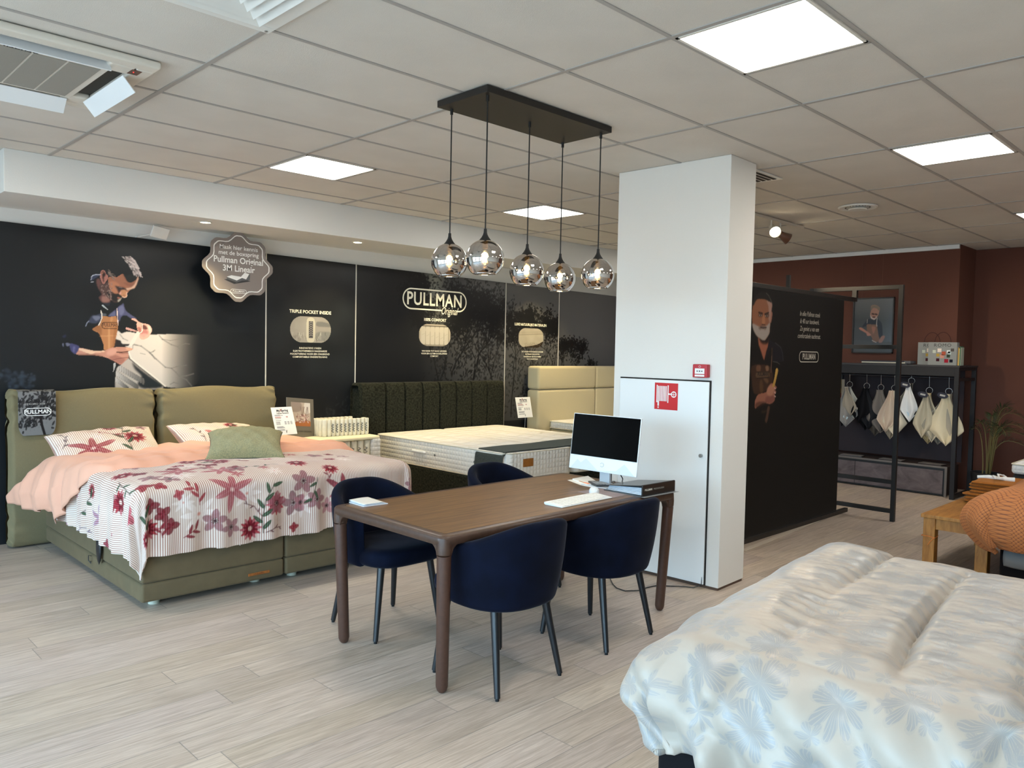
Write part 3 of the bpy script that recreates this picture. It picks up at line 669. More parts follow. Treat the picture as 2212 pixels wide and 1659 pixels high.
('F',[(2.126,2.105),(2.148,2.124),(2.171,2.081),(2.228,2.001),(2.234,1.948),(2.223,1.93),(2.173,1.93),(2.147,1.968),(2.168,1.997),(2.14,2.048)],'6d4a45',1,2),
('F',[(2.17,1.978),(2.207,1.977),(2.233,1.953),(2.217,1.936),(2.175,1.933)],'a97a6e',0.8,4),
('F',[(2.218,2.137),(2.26,2.152),(2.286,2.148),(2.313,2.168),(2.337,2.178),(2.356,2.148),(2.372,2.121),(2.397,2.111),(2.427,2.128),(2.446,2.147),(2.457,2.176),(2.46,2.145),(2.451,2.116),(2.432,2.071),(2.402,2.055),(2.377,2.026),(2.365,2.01),(2.368,1.998),(2.361,1.985),(2.345,1.979),(2.326,1.987),(2.305,2.006),(2.275,2.004),(2.254,2.017),(2.233,2.038),(2.222,2.082)],'a96f56',1,0),
('F',[(2.228,2.099),(2.27,2.111),(2.308,2.082),(2.286,2.058),(2.297,2.031),(2.299,2.019),(2.275,2.007),(2.254,2.019),(2.233,2.04)],'c48463',0.9,5),
('F',[(2.34,2.107),(2.391,2.103),(2.427,2.117),(2.432,2.091),(2.413,2.076),(2.377,2.079)],'8a5948',0.6,3),
('F',[(2.457,2.168),(2.46,2.145),(2.451,2.116),(2.432,2.071),(2.405,2.057),(2.372,2.044),(2.356,2.057),(2.391,2.065),(2.418,2.082),(2.435,2.109),(2.447,2.138)],'e3ba9f',0.95,2),
('F',[(2.336,2.178),(2.364,2.166),(2.405,2.181),(2.449,2.176),(2.443,2.144),(2.424,2.122),(2.391,2.11),(2.369,2.119),(2.353,2.148)],'242728',1,3),
('F',[(2.158,2.172),(2.166,2.19),(2.18,2.199),(2.194,2.191),(2.203,2.167),(2.218,2.154),(2.215,2.129),(2.199,2.1),(2.185,2.082),(2.173,2.089),(2.159,2.122),(2.155,2.149)],'b5796c',1,0),
('F',[(2.166,2.178),(2.18,2.19),(2.194,2.177),(2.199,2.158),(2.186,2.135),(2.186,2.099),(2.18,2.101),(2.173,2.134),(2.171,2.156)],'2a1b1b',1,2),
('F',[(2.171,2.176),(2.184,2.182),(2.176,2.168),(2.168,2.161)],'c08466',0.8,1),
('F',[(2.158,2.077),(2.186,2.079),(2.218,2.104),(2.228,2.043),(2.26,2.013),(2.278,2.001),(2.305,2.009),(2.327,1.986),(2.318,1.968),(2.297,1.94),(2.27,1.936),(2.244,1.951),(2.207,1.98),(2.173,2.003),(2.15,2.038)],'55403c',1,2),
('F',[(2.217,2.02),(2.26,2.006),(2.305,2.006),(2.331,1.988),(2.318,1.967),(2.291,1.962),(2.286,1.939),(2.254,1.949),(2.223,1.978),(2.21,2.0)],'232424',0.95,4),
('L',[(2.245,1.962),(2.244,1.957)],'a88a80',0.8,0.0035),
('L',[(2.236,2.067),(2.238,2.061)],'8f6f63',0.8,0.0035),
('L',[(2.174,2.036),(2.177,2.027)],'6e5248',0.8,0.0035),
('L',[(2.205,2.047),(2.207,2.038)],'6e5248',0.8,0.0035),
('L',[(2.238,2.05),(2.241,2.045)],'c0a79c',0.8,0.0035),
('L',[(2.239,2.08),(2.239,2.078)],'8f6f63',0.8,0.0035),
('L',[(2.22,2.076),(2.223,2.069)],'6e5248',0.8,0.0035),
('L',[(2.241,1.99),(2.241,1.981)],'c0a79c',0.8,0.0035),
('L',[(2.195,1.991),(2.197,1.982)],'8f6f63',0.8,0.0035),
('L',[(2.204,1.977),(2.207,1.972)],'c0a79c',0.8,0.0035),
('L',[(2.24,2.052),(2.242,2.049)],'6e5248',0.8,0.0035),
('L',[(2.189,1.996),(2.192,1.99)],'8f6f63',0.8,0.0035),
('L',[(2.229,2.032),(2.233,2.025)],'c0a79c',0.8,0.0035),
('L',[(2.205,2.025),(2.205,2.021)],'6e5248',0.8,0.0035),
('L',[(2.233,1.995),(2.237,1.992)],'8f6f63',0.8,0.0035),
('L',[(2.212,2.0),(2.215,1.997)],'a88a80',0.8,0.0035),
('L',[(2.244,2.097),(2.243,2.092)],'a88a80',0.8,0.0035),
('L',[(2.243,1.994),(2.244,1.992)],'a88a80',0.8,0.0035),
('L',[(2.248,2.083),(2.247,2.074)],'a88a80',0.8,0.0035),
('L',[(2.216,1.991),(2.216,1.988)],'c0a79c',0.8,0.0035),
('L',[(2.2,1.987),(2.203,1.979)],'a88a80',0.8,0.0035),
('L',[(2.237,1.998),(2.241,1.996)],'6e5248',0.8,0.0035),
('L',[(2.221,1.977),(2.222,1.969)],'a88a80',0.8,0.0035),
('L',[(2.171,2.012),(2.173,2.008)],'6e5248',0.8,0.0035),
('L',[(2.238,2.054),(2.24,2.048)],'c0a79c',0.8,0.0035),
('L',[(2.243,1.955),(2.246,1.952)],'8f6f63',0.8,0.0035),
('L',[(2.167,2.066),(2.167,2.06)],'c0a79c',0.8,0.0035),
('L',[(2.163,2.038),(2.165,2.035)],'a88a80',0.8,0.0035),
('L',[(2.227,2.089),(2.228,2.083)],'a88a80',0.8,0.0035),
('L',[(2.187,2.005),(2.19,1.997)],'8f6f63',0.8,0.0035),
('L',[(2.212,1.97),(2.216,1.963)],'8f6f63',0.8,0.0035),
('L',[(2.246,2.088),(2.246,2.078)],'c0a79c',0.8,0.0035),
('L',[(2.221,2.089),(2.221,2.081)],'c0a79c',0.8,0.0035),
('L',[(2.233,1.982),(2.234,1.976)],'a88a80',0.8,0.0035),
('L',[(2.179,2.012),(2.177,2.01)],'a88a80',0.8,0.0035),
('L',[(2.18,2.027),(2.181,2.022)],'a88a80',0.8,0.0035),
('L',[(2.201,1.989),(2.205,1.985)],'6e5248',0.8,0.0035),
('L',[(2.19,2.043),(2.192,2.04)],'8f6f63',0.8,0.0035),
('L',[(2.218,1.986),(2.219,1.977)],'6e5248',0.8,0.0035),
('L',[(2.173,2.044),(2.174,2.038)],'6e5248',0.8,0.0035),
('L',[(2.245,1.984),(2.248,1.98)],'6e5248',0.8,0.0035),
('L',[(2.181,2.027),(2.182,2.02)],'c0a79c',0.8,0.0035),
('L',[(2.225,2.017),(2.225,2.008)],'a88a80',0.8,0.0035),
('L',[(2.173,2.038),(2.176,2.029)],'a88a80',0.8,0.0035),
('L',[(2.22,1.981),(2.22,1.977)],'a88a80',0.8,0.0035),
('L',[(2.181,2.0),(2.181,1.994)],'c0a79c',0.8,0.0035),
('L',[(2.17,2.019),(2.169,2.013)],'6e5248',0.8,0.0035),
('L',[(2.224,2.065),(2.225,2.058)],'8f6f63',0.8,0.0035),
('L',[(2.23,2.018),(2.231,2.01)],'8f6f63',0.8,0.0035),
('L',[(2.232,2.047),(2.233,2.044)],'8f6f63',0.8,0.0035),
('L',[(2.184,2.063),(2.187,2.058)],'6e5248',0.8,0.0035),
('L',[(2.246,2.056),(2.249,2.047)],'a88a80',0.8,0.0035),
('L',[(2.18,2.007),(2.183,2.003)],'6e5248',0.8,0.0035),
('L',[(2.238,1.967),(2.239,1.959)],'c0a79c',0.8,0.0035),
('L',[(2.239,2.007),(2.237,1.998)],'a88a80',0.8,0.0035),
('L',[(2.225,2.013),(2.228,2.01)],'8f6f63',0.8,0.0035),
('L',[(2.232,1.989),(2.232,1.98)],'8f6f63',0.8,0.0035),
('L',[(2.212,2.029),(2.21,2.022)],'8f6f63',0.8,0.0035),
('L',[(2.203,2.025),(2.204,2.021)],'8f6f63',0.8,0.0035),
('L',[(2.246,2.095),(2.25,2.089)],'a88a80',0.8,0.0035),
('L',[(2.242,2.036),(2.241,2.033)],'6e5248',0.8,0.0035),
('L',[(2.227,2.078),(2.227,2.071)],'6e5248',0.8,0.0035),
('L',[(2.234,1.996),(2.233,1.991)],'a88a80',0.8,0.0035),
('L',[(2.201,2.058),(2.201,2.052)],'a88a80',0.8,0.0035),
('L',[(2.236,2.02),(2.239,2.015)],'8f6f63',0.8,0.0035),
('L',[(2.218,2.031),(2.217,2.022)],'c0a79c',0.8,0.0035),
('L',[(2.187,2.004),(2.189,1.999)],'c0a79c',0.8,0.0035),
('L',[(2.235,2.091),(2.236,2.085)],'8f6f63',0.8,0.0035),
('L',[(2.236,1.984),(2.236,1.98)],'a88a80',0.8,0.0035),
('L',[(2.201,2.067),(2.2,2.064)],'c0a79c',0.8,0.0035),
('L',[(2.22,1.985),(2.22,1.98)],'c0a79c',0.8,0.0035),
('L',[(2.19,2.047),(2.191,2.043)],'6e5248',0.8,0.0035),
('L',[(2.239,1.966),(2.244,1.962)],'6e5248',0.8,0.0035),
('L',[(2.239,2.034),(2.238,2.031)],'c0a79c',0.8,0.0035),
('L',[(2.172,2.06),(2.173,2.052)],'6e5248',0.8,0.0035),
('L',[(2.242,2.029),(2.245,2.022)],'c0a79c',0.8,0.0035),
('L',[(2.237,1.963),(2.239,1.957)],'c0a79c',0.8,0.0035),
('L',[(2.167,2.054),(2.166,2.044)],'6e5248',0.8,0.0035),
('L',[(2.191,2.03),(2.192,2.025)],'8f6f63',0.8,0.0035),
('L',[(2.246,2.09),(2.247,2.081)],'8f6f63',0.8,0.0035),
('L',[(2.238,1.99),(2.237,1.985)],'6e5248',0.8,0.0035),
('L',[(2.233,2.015),(2.234,2.006)],'c0a79c',0.8,0.0035),
('L',[(2.192,2.071),(2.191,2.068)],'6e5248',0.8,0.0035),
('L',[(2.178,2.063),(2.179,2.06)],'6e5248',0.8,0.0035),
('L',[(2.244,2.007),(2.247,2.004)],'a88a80',0.8,0.0035),
('L',[(2.166,2.033),(2.165,2.027)],'c0a79c',0.8,0.0035),
('L',[(2.235,2.054),(2.235,2.051)],'6e5248',0.8,0.0035),
('L',[(2.228,2.03),(2.23,2.024)],'c0a79c',0.8,0.0035),
('L',[(2.168,2.023),(2.172,2.015)],'6e5248',0.8,0.0035),
('L',[(2.2,2.04),(2.199,2.037)],'6e5248',0.8,0.0035),
('L',[(2.249,2.087),(2.248,2.082)],'8f6f63',0.8,0.0035),
('L',[(2.17,2.047),(2.168,2.042)],'8f6f63',0.8,0.0035),
('L',[(2.248,2.055),(2.246,2.046)],'6e5248',0.8,0.0035),
('L',[(2.181,2.029),(2.181,2.023)],'a88a80',0.8,0.0035),
('L',[(2.242,1.981),(2.244,1.972)],'c0a79c',0.8,0.0035),
('L',[(2.173,2.026),(2.174,2.022)],'8f6f63',0.8,0.0035),
('L',[(2.201,1.982),(2.203,1.977)],'8f6f63',0.8,0.0035),
('L',[(2.218,2.044),(2.219,2.036)],'8f6f63',0.8,0.0035),
('L',[(2.176,2.07),(2.176,2.065)],'c0a79c',0.8,0.0035),
('L',[(2.232,2.02),(2.232,2.014)],'6e5248',0.8,0.0035),
('L',[(2.203,2.06),(2.206,2.053)],'6e5248',0.8,0.0035),
('L',[(2.209,2.073),(2.21,2.07)],'8f6f63',0.8,0.0035),
('L',[(2.208,1.992),(2.211,1.985)],'8f6f63',0.8,0.0035),
('L',[(2.208,2.075),(2.212,2.066)],'a88a80',0.8,0.0035),
('L',[(2.201,2.059),(2.201,2.054)],'8f6f63',0.8,0.0035),
('L',[(2.233,1.976),(2.234,1.971)],'a88a80',0.8,0.0035),
('L',[(2.224,2.035),(2.226,2.028)],'a88a80',0.8,0.0035),
('F',[(2.289,1.978),(2.313,1.978),(2.323,1.974),(2.305,1.963),(2.297,1.968)],'a2695a',1,1),
('F',[(2.294,1.954),(2.318,1.971),(2.327,1.979),(2.314,1.952),(2.299,1.94)],'b3ae9f',1,1),
('F',[(2.273,2.074),(2.313,2.068),(2.342,2.065),(2.364,2.051),(2.357,2.039),(2.329,2.044),(2.313,2.035),(2.297,2.022),(2.289,2.044)],'2d2a2c',0.95,3),
('L',[(2.305,2.064),(2.326,2.061)],'8d8a88',0.7,0.004),
('F',[(2.321,2.038),(2.35,2.046),(2.367,2.03),(2.364,2.012),(2.368,1.998),(2.358,1.983),(2.34,1.981),(2.323,1.996),(2.305,2.007),(2.313,2.026)],'c98e68',1,1),
('F',[(2.305,2.016),(2.319,2.026),(2.322,2.011),(2.313,2.003)],'e2a597',0.9,1),
('F',[(2.32,2.041),(2.313,2.032),(2.303,2.011),(2.298,2.022),(2.305,2.037)],'3a2228',0.9,1),
('F',[(2.34,2.005),(2.353,1.997),(2.348,1.989),(2.337,1.996)],'8a5c44',0.7,2),
('L',[(2.368,2.027),(2.364,2.012),(2.368,1.998),(2.361,1.985),(2.346,1.98),(2.331,1.985)],'efc9b0',0.9,0.006),
('F',[(2.089,2.133),(2.114,2.154),(2.158,2.159),(2.148,2.149),(2.114,2.121),(2.101,2.109),(2.085,2.11)],'39415a',1,1),
('L',[(2.089,2.133),(2.101,2.148),(2.124,2.156),(2.158,2.158)],'cdd4e2',0.9,0.006),
('L',[(2.085,2.109),(2.092,2.125)],'b8bfce',0.8,0.005),
('L',[(2.087,2.091),(2.104,2.095)],'c8cdd8',0.8,0.006),
('L',[(2.268,2.163),(2.275,2.159)],'a59184',0.6,0.003),
('L',[(2.238,2.166),(2.251,2.162)],'8f7d72',0.6,0.003),
('L',[(2.254,2.14),(2.262,2.134)],'6a5a52',0.6,0.003),
('L',[(2.238,2.162),(2.247,2.155)],'6a5a52',0.6,0.003),
('L',[(2.228,2.178),(2.237,2.173)],'8f7d72',0.6,0.003),
('L',[(2.237,2.162),(2.245,2.154)],'a59184',0.6,0.003),
('L',[(2.252,2.137),(2.262,2.133)],'8f7d72',0.6,0.003),
('L',[(2.246,2.146),(2.25,2.137)],'8f7d72',0.6,0.003),
('L',[(2.228,2.184),(2.234,2.18)],'a59184',0.6,0.003),
('L',[(2.253,2.14),(2.256,2.133)],'a59184',0.6,0.003),
('L',[(2.219,2.181),(2.223,2.177)],'a59184',0.6,0.003),
('L',[(2.258,2.139),(2.268,2.134)],'6a5a52',0.6,0.003),
('L',[(2.252,2.155),(2.263,2.146)],'8f7d72',0.6,0.003),
('L',[(2.247,2.143),(2.259,2.139)],'a59184',0.6,0.003),
('L',[(2.255,2.136),(2.264,2.128)],'a59184',0.6,0.003),
('L',[(2.239,2.16),(2.248,2.155)],'8f7d72',0.6,0.003),
('L',[(2.225,2.173),(2.232,2.167)],'6a5a52',0.6,0.003),
('L',[(2.238,2.168),(2.245,2.164)],'8f7d72',0.6,0.003),
('L',[(2.221,2.181),(2.233,2.174)],'a59184',0.6,0.003),
('L',[(2.253,2.174),(2.263,2.169)],'a59184',0.6,0.003),
('L',[(2.232,2.179),(2.239,2.168)],'6a5a52',0.6,0.003),
('L',[(2.248,2.149),(2.259,2.145)],'8f7d72',0.6,0.003),
('L',[(2.219,2.204),(2.229,2.2)],'8f7d72',0.6,0.003),
('L',[(2.246,2.155),(2.255,2.145)],'8f7d72',0.6,0.003),
('L',[(2.252,2.154),(2.261,2.15)],'a59184',0.6,0.003),
('L',[(2.225,2.187),(2.235,2.181)],'a59184',0.6,0.003),
('L',[(2.236,2.176),(2.249,2.169)],'8f7d72',0.6,0.003),
('L',[(2.25,2.164),(2.261,2.154)],'6a5a52',0.6,0.003),
('L',[(2.26,2.13),(2.268,2.12)],'8f7d72',0.6,0.003),
('L',[(2.22,2.186),(2.229,2.181)],'a59184',0.6,0.003),
('L',[(2.255,2.136),(2.259,2.129)],'a59184',0.6,0.003),
('L',[(2.258,2.153),(2.263,2.149)],'a59184',0.6,0.003),
('L',[(2.22,2.179),(2.233,2.17)],'a59184',0.6,0.003),
('L',[(2.227,2.198),(2.239,2.188)],'a59184',0.6,0.003),
('L',[(2.259,2.131),(2.266,2.121)],'8f7d72',0.6,0.003),
('L',[(2.267,2.123),(2.272,2.116)],'8f7d72',0.6,0.003),
('L',[(2.218,2.189),(2.226,2.184)],'a59184',0.6,0.003),
('L',[(2.229,2.174),(2.243,2.164)],'6a5a52',0.6,0.003),
('L',[(2.266,2.16),(2.273,2.153)],'6a5a52',0.6,0.003),
('L',[(2.221,2.162),(2.225,2.153)],'6a5a52',0.6,0.003),
('L',[(2.249,2.143),(2.261,2.137)],'6a5a52',0.6,0.003),
('L',[(2.249,2.174),(2.255,2.172)],'a59184',0.6,0.003),
('L',[(2.228,2.192),(2.235,2.185)],'6a5a52',0.6,0.003),
('L',[(2.243,2.177),(2.25,2.169)],'6a5a52',0.6,0.003),
('L',[(2.257,2.13),(2.269,2.123)],'8f7d72',0.6,0.003),
('L',[(2.24,2.146),(2.243,2.136)],'6a5a52',0.6,0.003),
('L',[(2.248,2.15),(2.253,2.142)],'6a5a52',0.6,0.003),
('L',[(2.245,2.156),(2.257,2.152)],'a59184',0.6,0.003),
('L',[(2.226,2.187),(2.239,2.182)],'8f7d72',0.6,0.003),
('L',[(2.244,2.144),(2.255,2.136)],'6a5a52',0.6,0.003),
('L',[(2.224,2.175),(2.233,2.169)],'a59184',0.6,0.003),
('L',[(2.269,2.145),(2.278,2.137)],'a59184',0.6,0.003),
('L',[(2.257,2.132),(2.265,2.129)],'8f7d72',0.6,0.003),
('L',[(2.253,2.148),(2.26,2.141)],'a59184',0.6,0.003),
('L',[(2.26,2.152),(2.273,2.145)],'6a5a52',0.6,0.003),
('L',[(2.233,2.162),(2.246,2.158)],'6a5a52',0.6,0.003),
('L',[(2.253,2.159),(2.256,2.152)],'8f7d72',0.6,0.003),
('L',[(2.218,2.169),(2.224,2.164)],'6a5a52',0.6,0.003),
('L',[(2.227,2.162),(2.233,2.159)],'a59184',0.6,0.003),
('L',[(2.243,2.157),(2.248,2.148)],'a59184',0.6,0.003),
('L',[(2.219,2.205),(2.227,2.197)],'8f7d72',0.6,0.003),
('L',[(2.218,2.189),(2.228,2.182)],'8f7d72',0.6,0.003),
('L',[(2.264,2.138),(2.273,2.134)],'a59184',0.6,0.003),
('L',[(2.235,2.177),(2.246,2.172)],'a59184',0.6,0.003),
('L',[(2.256,2.153),(2.262,2.146)],'a59184',0.6,0.003),
('L',[(2.237,2.174),(2.244,2.165)],'8f7d72',0.6,0.003),
('L',[(2.246,2.153),(2.255,2.15)],'6a5a52',0.6,0.003),
('L',[(2.23,2.158),(2.239,2.151)],'8f7d72',0.6,0.003),
('L',[(2.218,2.173),(2.228,2.166)],'a59184',0.6,0.003),
('L',[(2.228,2.167),(2.241,2.158)],'a59184',0.6,0.003),
('L',[(2.339,2.325),(2.362,2.315)],'4a4342',0.9,0.004),
('L',[(2.458,2.221),(2.465,2.206)],'e8d6d0',0.9,0.004),
('L',[(2.376,2.33),(2.385,2.324)],'f5e8e2',0.9,0.0045),
('L',[(2.395,2.326),(2.402,2.319)],'b09c98',0.9,0.004),
('L',[(2.45,2.194),(2.453,2.183)],'b09c98',0.9,0.004),
('L',[(2.43,2.189),(2.442,2.177)],'4a4342',0.9,0.0045),
('L',[(2.415,2.28),(2.424,2.274)],'cdb9b4',0.9,0.003),
('L',[(2.414,2.288),(2.421,2.28)],'cdb9b4',0.9,0.004),
('L',[(2.384,2.311),(2.394,2.302)],'b09c98',0.9,0.0045),
('L',[(2.408,2.313),(2.415,2.306)],'f5e8e2',0.9,0.0045),
('L',[(2.389,2.28),(2.409,2.268)],'4a4342',0.9,0.003),
('L',[(2.417,2.208),(2.433,2.192)],'cdb9b4',0.9,0.003),
('L',[(2.473,2.182),(2.481,2.161)],'4a4342',0.9,0.003),
('L',[(2.448,2.233),(2.453,2.224)],'f5e8e2',0.9,0.0045),
('L',[(2.388,2.245),(2.394,2.235)],'f5e8e2',0.9,0.003),
('L',[(2.387,2.27),(2.397,2.261)],'4a4342',0.9,0.003),
('L',[(2.412,2.254),(2.418,2.243)],'e8d6d0',0.9,0.0045),
('L',[(2.474,2.195),(2.483,2.176)],'b09c98',0.9,0.003),
('L',[(2.395,2.334),(2.403,2.326)],'cdb9b4',0.9,0.004),
('L',[(2.435,2.276),(2.443,2.267)],'f5e8e2',0.9,0.003),
('L',[(2.45,2.179),(2.462,2.167)],'e8d6d0',0.9,0.003),
('L',[(2.415,2.305),(2.428,2.297)],'b09c98',0.9,0.004),
('L',[(2.439,2.206),(2.455,2.187)],'f5e8e2',0.9,0.004),
('L',[(2.455,2.205),(2.463,2.191)],'f5e8e2',0.9,0.0045),
('L',[(2.394,2.267),(2.408,2.256)],'f5e8e2',0.9,0.0045),
('L',[(2.342,2.316),(2.355,2.305)],'cdb9b4',0.9,0.004),
('L',[(2.428,2.204),(2.434,2.188)],'4a4342',0.9,0.0045),
('L',[(2.38,2.268),(2.39,2.259)],'4a4342',0.9,0.003),
('L',[(2.425,2.224),(2.442,2.21)],'f5e8e2',0.9,0.0045),
('L',[(2.455,2.223),(2.466,2.212)],'cdb9b4',0.9,0.0045),
('L',[(2.472,2.182),(2.481,2.165)],'f5e8e2',0.9,0.0045),
('L',[(2.474,2.195),(2.482,2.185)],'e8d6d0',0.9,0.004),
('L',[(2.404,2.286),(2.412,2.276)],'b09c98',0.9,0.003),
('L',[(2.46,2.226),(2.467,2.215)],'f5e8e2',0.9,0.0045),
('L',[(2.48,2.179),(2.495,2.163)],'e8d6d0',0.9,0.0045),
('L',[(2.449,2.25),(2.464,2.23)],'f5e8e2',0.9,0.004),
('L',[(2.428,2.187),(2.441,2.173)],'cdb9b4',0.9,0.003),
('L',[(2.411,2.219),(2.429,2.205)],'b09c98',0.9,0.003),
('L',[(2.355,2.324),(2.377,2.316)],'4a4342',0.9,0.0045),
('L',[(2.447,2.245),(2.457,2.236)],'f5e8e2',0.9,0.0045),
('L',[(2.444,2.206),(2.458,2.193)],'4a4342',0.9,0.003),
('L',[(2.451,2.229),(2.455,2.22)],'cdb9b4',0.9,0.004),
('L',[(2.426,2.285),(2.44,2.272)],'e8d6d0',0.9,0.004),
('L',[(2.435,2.264),(2.446,2.257)],'b09c98',0.9,0.0045),
('L',[(2.4,2.272),(2.41,2.262)],'4a4342',0.9,0.003),
('L',[(2.459,2.186),(2.47,2.171)],'4a4342',0.9,0.004),
('L',[(2.463,2.181),(2.469,2.171)],'cdb9b4',0.9,0.0045),
('L',[(2.452,2.245),(2.462,2.238)],'f5e8e2',0.9,0.004),
('L',[(2.44,2.252),(2.448,2.245)],'cdb9b4',0.9,0.0045),
('L',[(2.366,2.287),(2.38,2.271)],'cdb9b4',0.9,0.004),
('L',[(2.373,2.325),(2.384,2.319)],'e8d6d0',0.9,0.003),
('L',[(2.411,2.271),(2.422,2.26)],'e8d6d0',0.9,0.003),
('L',[(2.344,2.313),(2.352,2.304)],'b09c98',0.9,0.003),
('L',[(2.419,2.212),(2.426,2.199)],'e8d6d0',0.9,0.003),
('L',[(2.401,2.226),(2.414,2.216)],'4a4342',0.9,0.003),
('L',[(2.414,2.199),(2.424,2.189)],'4a4342',0.9,0.004),
('L',[(2.407,2.215),(2.426,2.199)],'4a4342',0.9,0.004),
('L',[(2.413,2.203),(2.421,2.185)],'cdb9b4',0.9,0.003),
('L',[(2.451,2.204),(2.464,2.189)],'f5e8e2',0.9,0.003),
('L',[(2.391,2.265),(2.403,2.248)],'4a4342',0.9,0.004),
('L',[(2.402,2.244),(2.414,2.225)],'4a4342',0.9,0.004),
('L',[(2.392,2.314),(2.407,2.296)],'cdb9b4',0.9,0.0045),
('L',[(2.416,2.304),(2.431,2.296)],'e8d6d0',0.9,0.0045),
('L',[(2.418,2.233),(2.437,2.218)],'4a4342',0.9,0.0045),
('L',[(2.369,2.296),(2.383,2.286)],'f5e8e2',0.9,0.0045),
('L',[(2.446,2.244),(2.454,2.234)],'e8d6d0',0.9,0.003),
('L',[(2.47,2.193),(2.479,2.177)],'4a4342',0.9,0.003),
('L',[(2.373,2.327),(2.389,2.316)],'4a4342',0.9,0.003),
('L',[(2.409,2.263),(2.423,2.252)],'4a4342',0.9,0.0045),
('L',[(2.442,2.257),(2.451,2.244)],'b09c98',0.9,0.0045),
('L',[(2.454,2.211),(2.467,2.198)],'cdb9b4',0.9,0.0045),
('L',[(2.461,2.198),(2.471,2.175)],'4a4342',0.9,0.003),
('L',[(2.413,2.305),(2.426,2.294)],'f5e8e2',0.9,0.003),
('L',[(2.396,2.287),(2.404,2.277)],'b09c98',0.9,0.004),
('L',[(2.453,2.225),(2.468,2.213)],'e8d6d0',0.9,0.004),
('L',[(2.46,2.19),(2.47,2.175)],'4a4342',0.9,0.003),
('L',[(2.421,2.302),(2.438,2.292)],'e8d6d0',0.9,0.0045),
('L',[(2.367,2.278),(2.374,2.27)],'cdb9b4',0.9,0.004),
('L',[(2.391,2.29),(2.406,2.28)],'f5e8e2',0.9,0.004),
('L',[(2.465,2.217),(2.483,2.2)],'f5e8e2',0.9,0.0045),
('L',[(2.405,2.245),(2.414,2.227)],'4a4342',0.9,0.004),
('L',[(2.363,2.329),(2.377,2.316)],'e8d6d0',0.9,0.003),
('L',[(2.368,2.303),(2.376,2.292)],'f5e8e2',0.9,0.004),
('L',[(2.423,2.274),(2.441,2.261)],'b09c98',0.9,0.003),
('L',[(2.361,2.295),(2.37,2.29)],'4a4342',0.9,0.0045),
('L',[(2.37,2.304),(2.383,2.298)],'cdb9b4',0.9,0.004),
('L',[(2.438,2.239),(2.446,2.229)],'f5e8e2',0.9,0.004),
('L',[(2.42,2.28),(2.434,2.265)],'f5e8e2',0.9,0.0045),
('L',[(2.383,2.294),(2.395,2.283)],'4a4342',0.9,0.0045),
('L',[(2.378,2.287),(2.398,2.272)],'b09c98',0.9,0.004),
('L',[(2.392,2.281),(2.406,2.273)],'4a4342',0.9,0.003),
('L',[(2.375,2.282),(2.382,2.271)],'b09c98',0.9,0.0045),
('L',[(2.411,2.269),(2.421,2.262)],'f5e8e2',0.9,0.004),
('L',[(2.408,2.237),(2.424,2.219)],'f5e8e2',0.9,0.0045),
('L',[(2.372,2.272),(2.382,2.263)],'4a4342',0.9,0.004),
('L',[(2.409,2.275),(2.425,2.264)],'cdb9b4',0.9,0.0045),
('L',[(2.433,2.25),(2.444,2.242)],'cdb9b4',0.9,0.0045),
('L',[(2.449,2.249),(2.46,2.23)],'cdb9b4',0.9,0.003),
('L',[(2.357,2.324),(2.367,2.317)],'f5e8e2',0.9,0.004),
('L',[(2.341,2.31),(2.353,2.298)],'4a4342',0.9,0.003),
('L',[(2.385,2.27),(2.396,2.263)],'cdb9b4',0.9,0.003),
('L',[(2.423,2.291),(2.444,2.279)],'cdb9b4',0.9,0.004),
('L',[(2.438,2.25),(2.454,2.238)],'e8d6d0',0.9,0.004),
('L',[(2.467,2.202),(2.474,2.186)],'f5e8e2',0.9,0.0045),
('L',[(2.413,2.254),(2.419,2.246)],'cdb9b4',0.9,0.003),
('L',[(2.46,2.211),(2.471,2.199)],'e8d6d0',0.9,0.004),
('L',[(2.406,2.252),(2.425,2.235)],'4a4342',0.9,0.003),
('L',[(2.424,2.188),(2.434,2.175)],'4a4342',0.9,0.004),
('L',[(2.422,2.184),(2.428,2.174)],'e8d6d0',0.9,0.0045),
('L',[(2.395,2.227),(2.402,2.213)],'4a4342',0.9,0.0045),
('L',[(2.378,2.292),(2.391,2.279)],'cdb9b4',0.9,0.0045),
('L',[(2.445,2.24),(2.461,2.228)],'e8d6d0',0.9,0.004),
('L',[(2.422,2.253),(2.432,2.247)],'cdb9b4',0.9,0.003),
('L',[(2.452,2.222),(2.46,2.214)],'e8d6d0',0.9,0.004),
('L',[(2.386,2.334),(2.401,2.32)],'b09c98',0.9,0.003),
('L',[(2.432,2.26),(2.44,2.249)],'f5e8e2',0.9,0.003),
('L',[(2.425,2.252),(2.44,2.242)],'4a4342',0.9,0.003),
('L',[(2.403,2.321),(2.411,2.316)],'b09c98',0.9,0.0045),
('L',[(2.456,2.231),(2.462,2.222)],'cdb9b4',0.9,0.003),
('L',[(2.369,2.325),(2.385,2.315)],'4a4342',0.9,0.003),
('L',[(2.439,2.237),(2.456,2.222)],'e8d6d0',0.9,0.004),
('L',[(2.449,2.224),(2.454,2.216)],'b09c98',0.9,0.0045),
('L',[(2.464,2.214),(2.48,2.198)],'cdb9b4',0.9,0.003),
('L',[(2.428,2.197),(2.441,2.18)],'4a4342',0.9,0.004),
('L',[(2.418,2.262),(2.434,2.245)],'cdb9b4',0.9,0.004),
('L',[(2.422,2.22),(2.427,2.209)],'e8d6d0',0.9,0.004),
('L',[(2.464,2.191),(2.473,2.182)],'e8d6d0',0.9,0.0045),
('L',[(2.388,2.317),(2.404,2.311)],'b09c98',0.9,0.0045),
('L',[(2.441,2.256),(2.449,2.245)],'f5e8e2',0.9,0.003),
